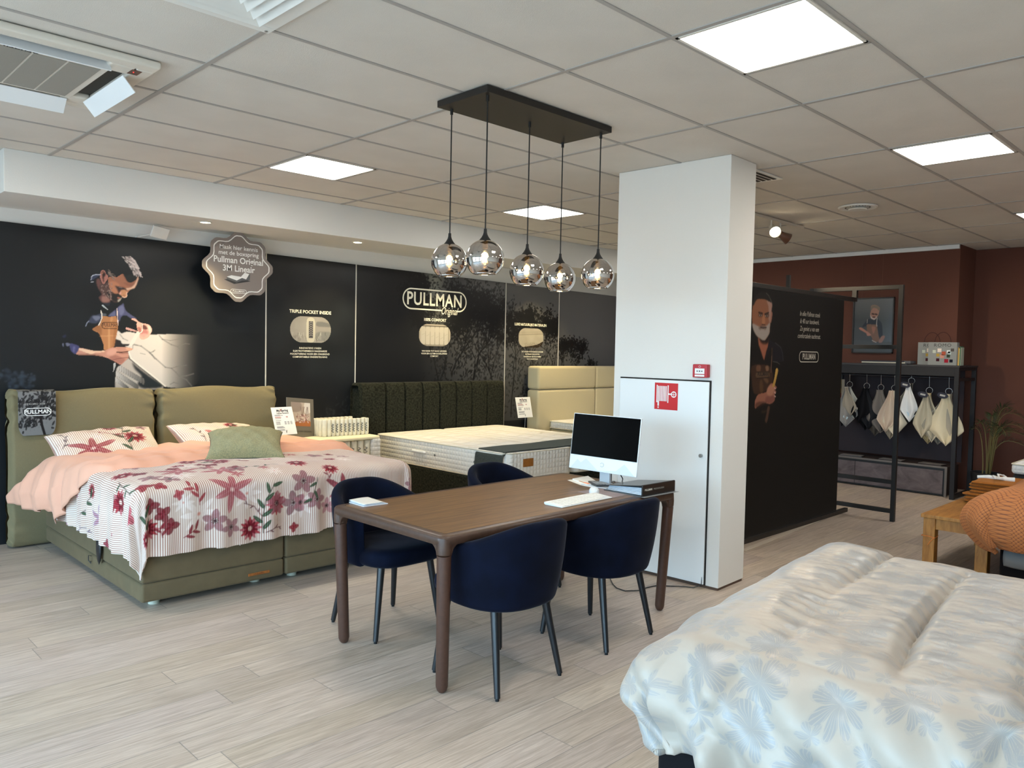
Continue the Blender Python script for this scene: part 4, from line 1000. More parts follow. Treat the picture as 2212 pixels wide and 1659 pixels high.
('L',[(2.376,2.273),(2.386,2.259)],'b09c98',0.9,0.004),
('L',[(2.428,2.262),(2.434,2.254)],'f5e8e2',0.9,0.003),
('L',[(2.37,2.3),(2.386,2.291)],'f5e8e2',0.9,0.003),
('L',[(2.41,2.242),(2.419,2.235)],'f5e8e2',0.9,0.003),
('L',[(2.372,2.292),(2.385,2.276)],'4a4342',0.9,0.003),
('L',[(2.426,2.234),(2.442,2.219)],'4a4342',0.9,0.003),
('L',[(2.356,2.299),(2.375,2.287)],'4a4342',0.9,0.003),
('L',[(2.41,2.316),(2.422,2.302)],'b09c98',0.9,0.004),
('L',[(2.389,2.263),(2.396,2.256)],'4a4342',0.9,0.003),
('L',[(2.42,2.299),(2.434,2.287)],'f5e8e2',0.9,0.003),
('L',[(2.429,2.224),(2.439,2.213)],'4a4342',0.9,0.004),
('L',[(2.427,2.23),(2.437,2.211)],'e8d6d0',0.9,0.004),
('L',[(2.441,2.233),(2.449,2.216)],'cdb9b4',0.9,0.003),
('L',[(2.433,2.208),(2.442,2.195)],'b09c98',0.9,0.0045),
('L',[(2.461,2.201),(2.471,2.18)],'4a4342',0.9,0.004),
('L',[(2.365,2.284),(2.38,2.266)],'f5e8e2',0.9,0.0045),
('L',[(2.451,2.188),(2.455,2.179)],'b09c98',0.9,0.003),
('L',[(2.435,2.187),(2.449,2.168)],'b09c98',0.9,0.003),
('L',[(2.412,2.248),(2.421,2.233)],'f5e8e2',0.9,0.0045),
('L',[(2.449,2.186),(2.453,2.174)],'4a4342',0.9,0.003),
('L',[(2.415,2.274),(2.43,2.261)],'e8d6d0',0.9,0.004),
('L',[(2.421,2.274),(2.429,2.263)],'e8d6d0',0.9,0.0045),
('L',[(2.38,2.329),(2.398,2.314)],'4a4342',0.9,0.004),
('L',[(2.415,2.228),(2.428,2.211)],'4a4342',0.9,0.004),
('L',[(2.394,2.243),(2.403,2.234)],'e8d6d0',0.9,0.003),
('L',[(2.453,2.201),(2.463,2.191)],'f5e8e2',0.9,0.003),
('L',[(2.418,2.237),(2.433,2.22)],'cdb9b4',0.9,0.0045),
('L',[(2.413,2.237),(2.429,2.221)],'f5e8e2',0.9,0.004),
('L',[(2.341,2.324),(2.352,2.312)],'f5e8e2',0.9,0.004),
('L',[(2.437,2.236),(2.446,2.227)],'f5e8e2',0.9,0.004),
('L',[(2.393,2.306),(2.411,2.292)],'cdb9b4',0.9,0.0045),
('L',[(2.376,2.283),(2.393,2.274)],'4a4342',0.9,0.003),
('L',[(2.37,2.313),(2.385,2.307)],'b09c98',0.9,0.003),
('L',[(2.427,2.264),(2.434,2.253)],'4a4342',0.9,0.003),
('L',[(2.471,2.194),(2.48,2.173)],'e8d6d0',0.9,0.004),
('L',[(2.379,2.332),(2.396,2.322)],'4a4342',0.9,0.004),
('L',[(2.416,2.217),(2.423,2.198)],'f5e8e2',0.9,0.0045),
('L',[(2.374,2.275),(2.383,2.268)],'4a4342',0.9,0.0045),
('L',[(2.434,2.258),(2.444,2.242)],'e8d6d0',0.9,0.0045),
('L',[(2.409,2.32),(2.417,2.311)],'b09c98',0.9,0.003),
('L',[(2.356,2.317),(2.371,2.3)],'4a4342',0.9,0.003),
('L',[(2.451,2.24),(2.46,2.23)],'4a4342',0.9,0.003),
('L',[(2.358,2.303),(2.373,2.295)],'f5e8e2',0.9,0.003),
('L',[(2.36,2.303),(2.374,2.296)],'cdb9b4',0.9,0.004),
('L',[(2.402,2.303),(2.418,2.293)],'4a4342',0.9,0.0045),
('L',[(2.424,2.191),(2.433,2.18)],'f5e8e2',0.9,0.0045),
('L',[(2.388,2.251),(2.397,2.242)],'e8d6d0',0.9,0.003),
('L',[(2.378,2.276),(2.393,2.256)],'4a4342',0.9,0.0045),
('L',[(2.434,2.241),(2.448,2.23)],'4a4342',0.9,0.004),
('L',[(2.458,2.216),(2.465,2.207)],'cdb9b4',0.9,0.003),
('L',[(2.438,2.226),(2.448,2.217)],'f5e8e2',0.9,0.0045),
('L',[(2.435,2.182),(2.439,2.172)],'4a4342',0.9,0.004),
('L',[(2.444,2.221),(2.455,2.212)],'4a4342',0.9,0.004),
('L',[(2.361,2.289),(2.378,2.273)],'4a4342',0.9,0.004),
('L',[(2.445,2.179),(2.454,2.166)],'b09c98',0.9,0.0045),
('L',[(2.461,2.202),(2.465,2.192)],'4a4342',0.9,0.004),
('L',[(2.475,2.183),(2.479,2.171)],'e8d6d0',0.9,0.0045),
('L',[(2.446,2.211),(2.453,2.204)],'f5e8e2',0.9,0.003),
('L',[(2.444,2.229),(2.457,2.21)],'cdb9b4',0.9,0.004),
('L',[(2.443,2.211),(2.462,2.196)],'cdb9b4',0.9,0.003),
('L',[(2.392,2.284),(2.403,2.275)],'f5e8e2',0.9,0.0045),
('L',[(2.444,2.188),(2.451,2.18)],'4a4342',0.9,0.0045),
('L',[(2.45,2.232),(2.459,2.216)],'cdb9b4',0.9,0.0045),
('L',[(2.464,2.209),(2.47,2.194)],'f5e8e2',0.9,0.003),
('L',[(2.401,2.246),(2.414,2.224)],'b09c98',0.9,0.0045),
('L',[(2.356,2.294),(2.369,2.281)],'4a4342',0.9,0.0045),
('L',[(2.419,2.242),(2.428,2.23)],'4a4342',0.9,0.003),
('L',[(2.397,2.266),(2.41,2.248)],'f5e8e2',0.9,0.003),
('L',[(2.443,2.255),(2.452,2.246)],'f5e8e2',0.9,0.0045),
('L',[(2.439,2.252),(2.451,2.232)],'cdb9b4',0.9,0.0045),
('L',[(2.405,2.302),(2.412,2.293)],'cdb9b4',0.9,0.003),
('L',[(2.441,2.225),(2.453,2.211)],'4a4342',0.9,0.0045),
('L',[(2.448,2.248),(2.462,2.229)],'f5e8e2',0.9,0.003),
('L',[(2.392,2.303),(2.406,2.287)],'cdb9b4',0.9,0.0045),
('L',[(2.399,2.29),(2.41,2.282)],'e8d6d0',0.9,0.003),
('L',[(2.472,2.195),(2.48,2.182)],'f5e8e2',0.9,0.003),
('L',[(2.42,2.26),(2.429,2.244)],'e8d6d0',0.9,0.003),
('L',[(2.434,2.257),(2.441,2.245)],'b09c98',0.9,0.004),
('L',[(2.426,2.269),(2.434,2.259)],'f5e8e2',0.9,0.003),
('L',[(2.407,2.283),(2.421,2.274)],'f5e8e2',0.9,0.003),
('L',[(2.372,2.271),(2.384,2.255)],'4a4342',0.9,0.0045),
('L',[(2.407,2.265),(2.419,2.248)],'cdb9b4',0.9,0.0045),
('L',[(2.385,2.29),(2.397,2.281)],'f5e8e2',0.9,0.0045),
('L',[(2.419,2.248),(2.429,2.237)],'4a4342',0.9,0.004),
('L',[(2.35,2.298),(2.361,2.289)],'e8d6d0',0.9,0.003),
('L',[(2.415,2.281),(2.422,2.271)],'cdb9b4',0.9,0.004),
('L',[(2.417,2.206),(2.425,2.192)],'cdb9b4',0.9,0.0045),
('L',[(2.373,2.319),(2.394,2.31)],'b09c98',0.9,0.0045),
('L',[(2.421,2.295),(2.431,2.286)],'cdb9b4',0.9,0.003),
('L',[(2.397,2.237),(2.407,2.223)],'f5e8e2',0.9,0.0045),
('L',[(2.431,2.255),(2.445,2.236)],'cdb9b4',0.9,0.004),
('L',[(2.353,2.289),(2.367,2.283)],'4a4342',0.9,0.004),
('L',[(2.365,2.305),(2.382,2.29)],'4a4342',0.9,0.0045),
('L',[(2.358,2.28),(2.378,2.266)],'4a4342',0.9,0.0045),
('L',[(2.438,2.214),(2.451,2.198)],'4a4342',0.9,0.004),
('L',[(2.385,2.268),(2.401,2.249)],'f5e8e2',0.9,0.004),
('L',[(2.417,2.255),(2.434,2.24)],'cdb9b4',0.9,0.0045),
('L',[(2.375,2.275),(2.389,2.261)],'b09c98',0.9,0.003),
('L',[(2.381,2.305),(2.392,2.299)],'e8d6d0',0.9,0.003),
('L',[(2.357,2.329),(2.367,2.326)],'b09c98',0.9,0.003),
('L',[(2.432,2.276),(2.439,2.267)],'f5e8e2',0.9,0.0045),
('L',[(2.396,2.294),(2.41,2.287)],'b09c98',0.9,0.0045),
('L',[(2.44,2.266),(2.459,2.253)],'f5e8e2',0.9,0.003),
('L',[(2.419,2.298),(2.431,2.285)],'b09c98',0.9,0.0045),
('L',[(2.381,2.259),(2.389,2.249)],'4a4342',0.9,0.0045),
('L',[(2.404,2.244),(2.411,2.236)],'4a4342',0.9,0.0045),
('L',[(2.426,2.203),(2.431,2.19)],'e8d6d0',0.9,0.003),
('L',[(2.433,2.216),(2.444,2.199)],'cdb9b4',0.9,0.004),
('L',[(2.432,2.203),(2.443,2.184)],'e8d6d0',0.9,0.004),
('L',[(2.47,2.187),(2.476,2.18)],'f5e8e2',0.9,0.003),
('L',[(2.407,2.247),(2.419,2.232)],'4a4342',0.9,0.004),
('L',[(2.44,2.256),(2.451,2.246)],'f5e8e2',0.9,0.0045),
('L',[(2.335,2.317),(2.356,2.303)],'4a4342',0.9,0.004),
('L',[(2.407,2.285),(2.422,2.268)],'f5e8e2',0.9,0.0045),
('L',[(2.437,2.206),(2.444,2.191)],'f5e8e2',0.9,0.003),
('L',[(2.402,2.234),(2.417,2.215)],'4a4342',0.9,0.003),
('L',[(2.388,2.314),(2.4,2.3)],'4a4342',0.9,0.003),
('L',[(2.354,2.314),(2.372,2.297)],'4a4342',0.9,0.0045),
('L',[(2.457,2.227),(2.473,2.212)],'b09c98',0.9,0.0045),
('L',[(2.423,2.241),(2.435,2.228)],'4a4342',0.9,0.003),
('L',[(2.389,2.286),(2.4,2.269)],'b09c98',0.9,0.003),
('L',[(2.401,2.328),(2.409,2.32)],'4a4342',0.9,0.003),
('L',[(2.416,2.252),(2.427,2.237)],'e8d6d0',0.9,0.004),
('L',[(2.468,2.195),(2.479,2.177)],'e8d6d0',0.9,0.003),
('L',[(2.435,2.27),(2.449,2.261)],'f5e8e2',0.9,0.0045),
('L',[(2.354,2.29),(2.364,2.285)],'f5e8e2',0.9,0.003),
('L',[(2.368,2.325),(2.379,2.316)],'cdb9b4',0.9,0.003),
('L',[(2.437,2.271),(2.447,2.266)],'b09c98',0.9,0.0045),
('L',[(2.408,2.31),(2.423,2.291)],'e8d6d0',0.9,0.0045),
('L',[(2.384,2.26),(2.402,2.242)],'e8d6d0',0.9,0.003),
('L',[(2.392,2.292),(2.402,2.281)],'e8d6d0',0.9,0.0045),
('L',[(2.34,2.319),(2.352,2.309)],'4a4342',0.9,0.0045),
('L',[(2.402,2.27),(2.421,2.259)],'cdb9b4',0.9,0.004),
('L',[(2.427,2.246),(2.439,2.234)],'b09c98',0.9,0.003),
('L',[(2.441,2.267),(2.457,2.251)],'b09c98',0.9,0.003),
('L',[(2.332,2.318),(2.343,2.311)],'4a4342',0.9,0.003),
('L',[(2.402,2.248),(2.413,2.24)],'e8d6d0',0.9,0.004),
('L',[(2.454,2.215),(2.473,2.198)],'cdb9b4',0.9,0.004),
('L',[(2.425,2.209),(2.439,2.189)],'4a4342',0.9,0.003),
('L',[(2.388,2.333),(2.403,2.325)],'b09c98',0.9,0.003),
('L',[(2.413,2.235),(2.424,2.214)],'4a4342',0.9,0.004),
('L',[(2.436,2.236),(2.451,2.216)],'b09c98',0.9,0.003),
('L',[(2.416,2.297),(2.425,2.293)],'b09c98',0.9,0.003),
('L',[(2.464,2.209),(2.473,2.199)],'f5e8e2',0.9,0.004),
('L',[(2.445,2.211),(2.453,2.2)],'f5e8e2',0.9,0.003),
('L',[(2.418,2.268),(2.426,2.253)],'cdb9b4',0.9,0.0045),
('L',[(2.416,2.257),(2.422,2.247)],'e8d6d0',0.9,0.004),
('L',[(2.36,2.286),(2.374,2.276)],'f5e8e2',0.9,0.004),
('L',[(2.438,2.182),(2.446,2.165)],'e8d6d0',0.9,0.003),
('L',[(2.39,2.272),(2.4,2.262)],'cdb9b4',0.9,0.003),
('L',[(2.418,2.221),(2.425,2.208)],'b09c98',0.9,0.004),
('L',[(2.388,2.25),(2.4,2.239)],'f5e8e2',0.9,0.003),
('L',[(2.343,2.319),(2.352,2.315)],'b09c98',0.9,0.0045),
('L',[(2.437,2.244),(2.448,2.231)],'f5e8e2',0.9,0.004),
('L',[(2.382,2.248),(2.396,2.234)],'4a4342',0.9,0.004),
('L',[(2.356,2.31),(2.373,2.298)],'e8d6d0',0.9,0.003),
('L',[(2.436,2.195),(2.446,2.184)],'cdb9b4',0.9,0.003),
('L',[(2.379,2.306),(2.393,2.298)],'b09c98',0.9,0.004),
('L',[(2.389,2.319),(2.41,2.31)],'cdb9b4',0.9,0.0045),
('L',[(2.367,2.292),(2.375,2.285)],'e8d6d0',0.9,0.0045),
('L',[(2.428,2.264),(2.444,2.252)],'cdb9b4',0.9,0.0045),
('L',[(2.375,2.291),(2.384,2.28)],'b09c98',0.9,0.004),
('L',[(2.431,2.262),(2.446,2.243)],'e8d6d0',0.9,0.004),
('L',[(2.427,2.197),(2.433,2.188)],'cdb9b4',0.9,0.004),
('L',[(2.45,2.197),(2.466,2.179)],'e8d6d0',0.9,0.003),
('L',[(2.396,2.329),(2.415,2.318)],'e8d6d0',0.9,0.004),
('L',[(2.434,2.274),(2.443,2.259)],'e8d6d0',0.9,0.003),
('L',[(2.439,2.217),(2.451,2.2)],'b09c98',0.9,0.004),
('L',[(2.469,2.189),(2.482,2.175)],'cdb9b4',0.9,0.0045),
('L',[(2.39,2.262),(2.397,2.256)],'4a4342',0.9,0.0045),
('L',[(2.376,2.317),(2.39,2.312)],'4a4342',0.9,0.003),
('L',[(2.363,2.315),(2.372,2.311)],'e8d6d0',0.9,0.004),
('L',[(2.423,2.242),(2.433,2.233)],'f5e8e2',0.9,0.004),
('L',[(2.387,2.276),(2.402,2.262)],'4a4342',0.9,0.003),
('L',[(2.369,2.295),(2.382,2.285)],'f5e8e2',0.9,0.0045),
('L',[(2.451,2.182),(2.458,2.162)],'4a4342',0.9,0.003),
('L',[(2.332,2.32),(2.34,2.312)],'4a4342',0.9,0.004),
('L',[(2.396,2.313),(2.406,2.306)],'f5e8e2',0.9,0.003),
('L',[(2.447,2.179),(2.455,2.166)],'4a4342',0.9,0.0045),
('L',[(2.414,2.295),(2.424,2.29)],'e8d6d0',0.9,0.0045),
('L',[(2.448,2.222),(2.458,2.206)],'b09c98',0.9,0.004),
('L',[(2.457,2.23),(2.466,2.21)],'cdb9b4',0.9,0.003),
('L',[(2.455,2.221),(2.462,2.207)],'b09c98',0.9,0.003),
('L',[(2.465,2.211),(2.474,2.198)],'cdb9b4',0.9,0.004),
('L',[(2.457,2.231),(2.465,2.223)],'b09c98',0.9,0.0045),
('L',[(2.371,2.32),(2.389,2.307)],'cdb9b4',0.9,0.004),
('L',[(2.33,2.324),(2.348,2.31)],'f5e8e2',0.9,0.004),
('L',[(2.362,2.276),(2.371,2.266)],'4a4342',0.9,0.003),
('L',[(2.426,2.293),(2.439,2.275)],'cdb9b4',0.9,0.004),
('L',[(2.346,2.319),(2.361,2.302)],'4a4342',0.9,0.004),
('L',[(2.464,2.192),(2.47,2.181)],'b09c98',0.9,0.003),
('L',[(2.424,2.219),(2.438,2.201)],'4a4342',0.9,0.0045),
('L',[(2.372,2.29),(2.39,2.278)],'4a4342',0.9,0.004),
('L',[(2.411,2.223),(2.42,2.212)],'4a4342',0.9,0.004),
('L',[(2.407,2.315),(2.416,2.311)],'e8d6d0',0.9,0.0045),
('L',[(2.475,2.201),(2.486,2.186)],'e8d6d0',0.9,0.0045),
('L',[(2.476,2.194),(2.485,2.184)],'e8d6d0',0.9,0.004),
('L',[(2.446,2.247),(2.461,2.233)],'e8d6d0',0.9,0.0045),
('L',[(2.439,2.232),(2.452,2.222)],'4a4342',0.9,0.0045),
('L',[(2.393,2.311),(2.401,2.303)],'b09c98',0.9,0.0045),
('L',[(2.399,2.253),(2.406,2.241)],'f5e8e2',0.9,0.003),
('L',[(2.408,2.321),(2.432,2.3),(2.451,2.265),(2.468,2.235)],'ecdcd6',0.9,0.007),
('D',[(1.635,1.241)],'2b3440',0.6,0.02277479912634577),
('D',[(1.54,1.235)],'39434f',0.6,0.022444467833477283),
('D',[(1.468,1.247)],'10151b',0.6,0.01788489864761443),
('D',[(1.55,1.324)],'10151b',0.6,0.012776616525532414),
('D',[(1.6,1.314)],'39434f',0.6,0.026247964778689726),
('D',[(1.671,1.302)],'2b3440',0.6,0.012872985446848034),
('D',[(1.589,1.321)],'2b3440',0.6,0.02976804075262993),
('D',[(1.532,1.301)],'2b3440',0.6,0.011748493791407483),
('D',[(1.457,1.361)],'39434f',0.6,0.011859652235187017),
('D',[(1.649,1.333)],'39434f',0.6,0.014441119327059857),
('D',[(1.502,1.262)],'2b3440',0.6,0.017862070413234836),
('D',[(1.661,1.238)],'39434f',0.6,0.016488634811195287),
('D',[(1.464,1.295)],'10151b',0.6,0.02668438047641383),
('D',[(1.437,1.331)],'39434f',0.6,0.022726028780739885),
('D',[(1.531,1.236)],'2b3440',0.6,0.025683575256393167),
('D',[(1.559,1.23)],'10151b',0.6,0.015397393510232074),
('D',[(1.474,1.281)],'39434f',0.6,0.015651746456892924),
('D',[(1.481,1.363)],'2b3440',0.6,0.025073910105386798),
('D',[(1.634,1.304)],'10151b',0.6,0.016042561927314992),
('D',[(1.633,1.331)],'10151b',0.6,0.010421569577594023),
('D',[(1.629,1.263)],'2b3440',0.6,0.01443713730198634),
('D',[(1.48,1.301)],'39434f',0.6,0.029654357250532275),
('D',[(1.67,1.294)],'39434f',0.6,0.01508622570399058),
('D',[(1.534,1.301)],'39434f',0.6,0.01269211383437678),
('D',[(1.452,1.308)],'2b3440',0.6,0.015066656031903202),
('D',[(1.575,1.267)],'2b3440',0.6,0.023912432139704363),
('D',[(1.552,1.237)],'39434f',0.6,0.020960155142522037),
('D',[(1.648,1.295)],'39434f',0.6,0.02930374926111563),
('D',[(1.609,1.273)],'39434f',0.6,0.008337832304582581),
('D',[(1.588,1.341)],'2b3440',0.6,0.022365299593764223),
('D',[(1.507,1.254)],'2b3440',0.6,0.02806203602632073),
('D',[(1.507,1.237)],'39434f',0.6,0.018586359726704336),
('D',[(1.62,1.236)],'10151b',0.6,0.00874362082988673),
('D',[(1.581,1.254)],'39434f',0.6,0.022956119798514137),
('D',[(1.564,1.329)],'10151b',0.6,0.0216528289246191),
('D',[(1.67,1.321)],'39434f',0.6,0.01006941838687273),
('D',[(1.594,1.288)],'10151b',0.6,0.02413544070304211),
('D',[(1.529,1.284)],'39434f',0.6,0.027033462068006886),
('D',[(1.56,1.267)],'10151b',0.6,0.010513479746973784),
('D',[(1.56,1.305)],'2b3440',0.6,0.009530844777500748),
('D',[(1.537,1.346)],'39434f',0.6,0.015058170801977992),
('D',[(1.594,1.23)],'10151b',0.6,0.008129455370645963),
('D',[(1.625,1.329)],'39434f',0.6,0.012422507839921004),
('D',[(1.587,1.284)],'39434f',0.6,0.029385206724709564),
('D',[(1.614,1.31)],'39434f',0.6,0.015693436913474777),
('D',[(1.514,1.241)],'10151b',0.6,0.021906335903408514),
('D',[(1.494,1.231)],'10151b',0.6,0.014029571200680747),
('D',[(1.47,1.295)],'10151b',0.6,0.028757824089700255),
('D',[(1.521,1.329)],'2b3440',0.6,0.026165240553432525),
('D',[(1.437,1.302)],'39434f',0.6,0.011798486778370114),
('D',[(1.659,1.305)],'2b3440',0.6,0.02647066004330884),
('D',[(1.67,1.315)],'2b3440',0.6,0.015761679168958993),
('D',[(1.638,1.271)],'39434f',0.6,0.019488284146142752),
('D',[(1.48,1.265)],'10151b',0.6,0.008182237656268269),
('D',[(1.517,1.225)],'2b3440',0.6,0.02750555790413998),
('D',[(1.63,1.231)],'2b3440',0.6,0.029685876377333265),
('D',[(1.512,1.267)],'2b3440',0.6,0.023694470018531293),
('D',[(1.555,1.328)],'10151b',0.6,0.016771140239188784),
('D',[(1.548,1.34)],'2b3440',0.6,0.024844976741919433),
('D',[(1.502,1.313)],'2b3440',0.6,0.022960058666408455),
('D',[(1.5,1.235)],'39434f',0.6,0.016079580729486006),
('D',[(1.558,1.347)],'10151b',0.6,0.019590517344831436),
('D',[(1.519,1.235)],'10151b',0.6,0.013991493260474809),
('D',[(1.599,1.24)],'2b3440',0.6,0.02709394532647161),
('D',[(1.61,1.224)],'39434f',0.6,0.010098595918590875),
('D',[(1.625,1.278)],'10151b',0.6,0.023078459571760607),
('D',[(1.56,1.282)],'2b3440',0.6,0.011162978898499685),
('D',[(1.514,1.297)],'39434f',0.6,0.009650675900577176),
('D',[(1.523,1.344)],'10151b',0.6,0.012555716653857744),
('D',[(1.618,1.294)],'10151b',0.6,0.02488763744691638),
('D',[(1.481,1.301)],'10151b',0.6,0.017549135535741868),
('D',[(1.63,1.286)],'39434f',0.6,0.011113521965470814),
('D',[(1.538,1.33)],'2b3440',0.6,0.024760911270313865),
('D',[(1.632,1.354)],'10151b',0.6,0.02395946703012322),
('D',[(1.448,1.323)],'39434f',0.6,0.018880109032724822),
('D',[(1.587,1.322)],'39434f',0.6,0.024200046285209623),
('D',[(1.57,1.309)],'39434f',0.6,0.024372745765195575),
('D',[(1.483,1.315)],'2b3440',0.6,0.029487279498397908),
('D',[(1.468,1.297)],'10151b',0.6,0.0290402892587043),
('D',[(1.669,1.292)],'2b3440',0.6,0.016736371118206465),
('D',[(1.515,1.352)],'10151b',0.6,0.021267964948345305),
('D',[(1.459,1.295)],'10151b',0.6,0.015077789476653749),
('D',[(1.608,1.346)],'10151b',0.6,0.029505233219575596),
('D',[(1.614,1.25)],'10151b',0.6,0.022798253793678554),
('D',[(1.667,1.286)],'39434f',0.6,0.01731452599915407),
('D',[(1.53,1.345)],'2b3440',0.6,0.010173187125412281),
('D',[(1.587,1.348)],'39434f',0.6,0.01638472943936215),
('D',[(1.529,1.314)],'10151b',0.6,0.024298699127726742),
('D',[(1.496,1.352)],'2b3440',0.6,0.021160652113895555),
('D',[(1.635,1.244)],'2b3440',0.6,0.010970647356622138)]
BANNERMAN=[
('F',[(5.902,1.947),(5.932,2.044),(6.043,2.065),(6.135,2.063),(6.214,2.045),(6.236,2.016),(6.22,1.963),(6.224,1.91),(6.213,1.834),(6.209,1.789),(6.158,1.738),(6.12,1.721),(6.043,1.736),(5.973,1.771),(5.925,1.824),(5.905,1.896)],'87583f',1,1),
('F',[(6.143,2.056),(6.222,2.049),(6.236,2.016),(6.225,1.948),(6.214,1.872),(6.185,1.908),(6.178,2.002)],'a58478',0.8,4),
('F',[(5.911,2.031),(5.966,2.089),(6.054,2.121),(6.139,2.119),(6.195,2.089),(6.234,2.046),(6.183,2.047),(6.135,2.059),(6.043,2.064),(5.969,2.049),(5.92,1.999)],'1e1a18',1,2),
('L',[(6.127,2.116),(6.171,2.099),(6.208,2.067),(6.23,2.042)],'4f4a45',0.9,0.007),
('F',[(5.915,1.853),(5.983,1.841),(6.059,1.829),(6.15,1.843),(6.211,1.872),(6.209,1.834),(6.205,1.785),(6.157,1.742),(6.12,1.721),(6.051,1.732),(5.981,1.764),(5.933,1.806)],'9a8f87',1,3),
('F',[(6.021,1.828),(6.088,1.852),(6.151,1.832),(6.137,1.809),(6.083,1.815),(6.038,1.806)],'6a564d',0.8,4),
('L',[(6.052,1.827),(6.098,1.825),(6.151,1.83)],'2e1d1a',0.9,0.01),
('F',[(6.014,1.938),(6.074,1.941),(6.076,1.919),(6.015,1.916)],'3a2720',0.8,3),
('F',[(6.12,1.943),(6.182,1.949),(6.188,1.92),(6.13,1.913)],'3a2720',0.8,3),
('L',[(6.013,1.949),(6.074,1.944)],'2b1d18',0.9,0.016),
('L',[(6.117,1.939),(6.181,1.955)],'2b1d18',0.9,0.016),
('L',[(6.026,1.926),(6.06,1.927)],'8c8078',0.8,0.012),
('L',[(6.129,1.925),(6.168,1.928)],'8c8078',0.8,0.012),
('L',[(6.041,1.926),(6.049,1.926)],'120d0c',1,0.01),
('L',[(6.146,1.926),(6.157,1.927)],'120d0c',1,0.01),
('F',[(6.083,1.926),(6.113,1.928),(6.129,1.869),(6.119,1.85),(6.08,1.852),(6.071,1.874)],'a9714f',0.7,4),
('L',[(6.073,1.852),(6.126,1.852)],'3d2219',0.8,0.01),
('F',[(6.224,1.963),(6.244,1.96),(6.245,1.926),(6.23,1.872),(6.219,1.887)],'9a6a58',0.9,1),
('F',[(6.02,1.743),(6.083,1.707),(6.175,1.705),(6.204,1.74),(6.2,1.683),(6.165,1.637),(6.135,1.564),(6.115,1.573),(6.064,1.643),(6.031,1.687)],'8f5741',1,3),
('F',[(6.035,1.739),(6.129,1.708),(6.204,1.747),(6.199,1.706),(6.146,1.686),(6.068,1.699)],'1c100d',0.85,5),
('F',[(6.204,1.74),(6.237,1.722),(6.334,1.701),(6.418,1.668),(6.462,1.618),(6.476,1.549),(6.281,1.548),(6.258,1.654),(6.139,1.562),(6.18,1.645)],'17161c',1,2),
('L',[(6.318,1.704),(6.418,1.668),(6.454,1.622),(6.471,1.552)],'3c3a40',0.7,0.008),
('L',[(6.262,1.654),(6.265,1.547)],'3d2c20',1,0.018),
('F',[(5.931,1.507),(6.205,1.509),(6.288,1.45),(6.293,1.374),(6.265,1.321),(6.097,1.279),(5.976,1.282),(5.931,1.401)],'38251a',1,1),
('F',[(6.006,1.506),(6.074,1.506),(6.069,1.463),(6.009,1.463)],'6d4c38',0.7,4),
('F',[(6.159,1.5),(6.209,1.506),(6.212,1.466),(6.177,1.462)],'8a6a50',0.6,3),
('F',[(6.127,1.402),(6.197,1.398),(6.222,1.375),(6.192,1.36)],'6b5038',0.6,4),
('F',[(6.067,1.377),(6.113,1.384),(6.134,1.293),(6.081,1.291)],'5a4028',0.5,4),
('F',[(6.017,1.456),(6.21,1.456),(6.218,1.409),(6.02,1.405)],'54402f',0.9,1),
('L',[(6.013,1.456),(6.21,1.457),(6.22,1.409),(6.016,1.404)],'120b08',1,0.006),
('L',[(6.262,1.587),(6.26,1.507),(6.26,1.454)],'5a4438',1,0.014),
('F',[(6.013,1.237),(6.052,1.269),(6.128,1.278),(6.189,1.288),(6.233,1.337),(6.279,1.359),(6.319,1.35),(6.369,1.323),(6.362,1.311),(6.338,1.304),(6.364,1.28),(6.334,1.258),(6.344,1.231),(6.33,1.204),(6.259,1.183),(6.149,1.195),(6.058,1.172),(6.007,1.155),(5.996,1.2)],'8d5c4a',1,1),
('F',[(6.203,1.314),(6.264,1.344),(6.329,1.327),(6.323,1.289),(6.271,1.244),(6.206,1.265)],'ad7a62',0.7,5),
('F',[(6.192,1.246),(6.302,1.251),(6.337,1.219),(6.291,1.186),(6.179,1.201)],'6a3c38',0.6,5),
('L',[(6.329,1.319),(6.35,1.311)],'c9a89e',0.8,0.01),
('L',[(6.332,1.281),(6.353,1.272)],'c9a89e',0.8,0.01),
('L',[(6.334,1.25),(6.355,1.241)],'c9a89e',0.8,0.01),
('F',[(6.012,1.196),(6.102,1.208),(6.203,1.197),(6.104,1.17),(6.014,1.158)],'3a221c',0.7,4),
('F',[(6.346,1.482),(6.387,1.471),(6.363,1.407),(6.336,1.342),(6.321,1.327),(6.292,1.335),(6.323,1.404)],'a8833f',1,0),
('F',[(6.35,1.477),(6.371,1.473),(6.347,1.411),(6.325,1.373)],'c7a35c',0.6,1),
('F',[(6.221,1.16),(6.257,1.155),(6.242,1.092),(6.215,1.025),(6.183,1.042),(6.202,1.098)],'4a342a',1,1),
('F',[(6.115,1.128),(6.192,1.133),(6.201,1.117),(6.132,1.105)],'33261d',0.8,3),
('L',[(6.289,1.544),(6.362,1.538),(6.412,1.521)],'55504c',0.9,0.005)]
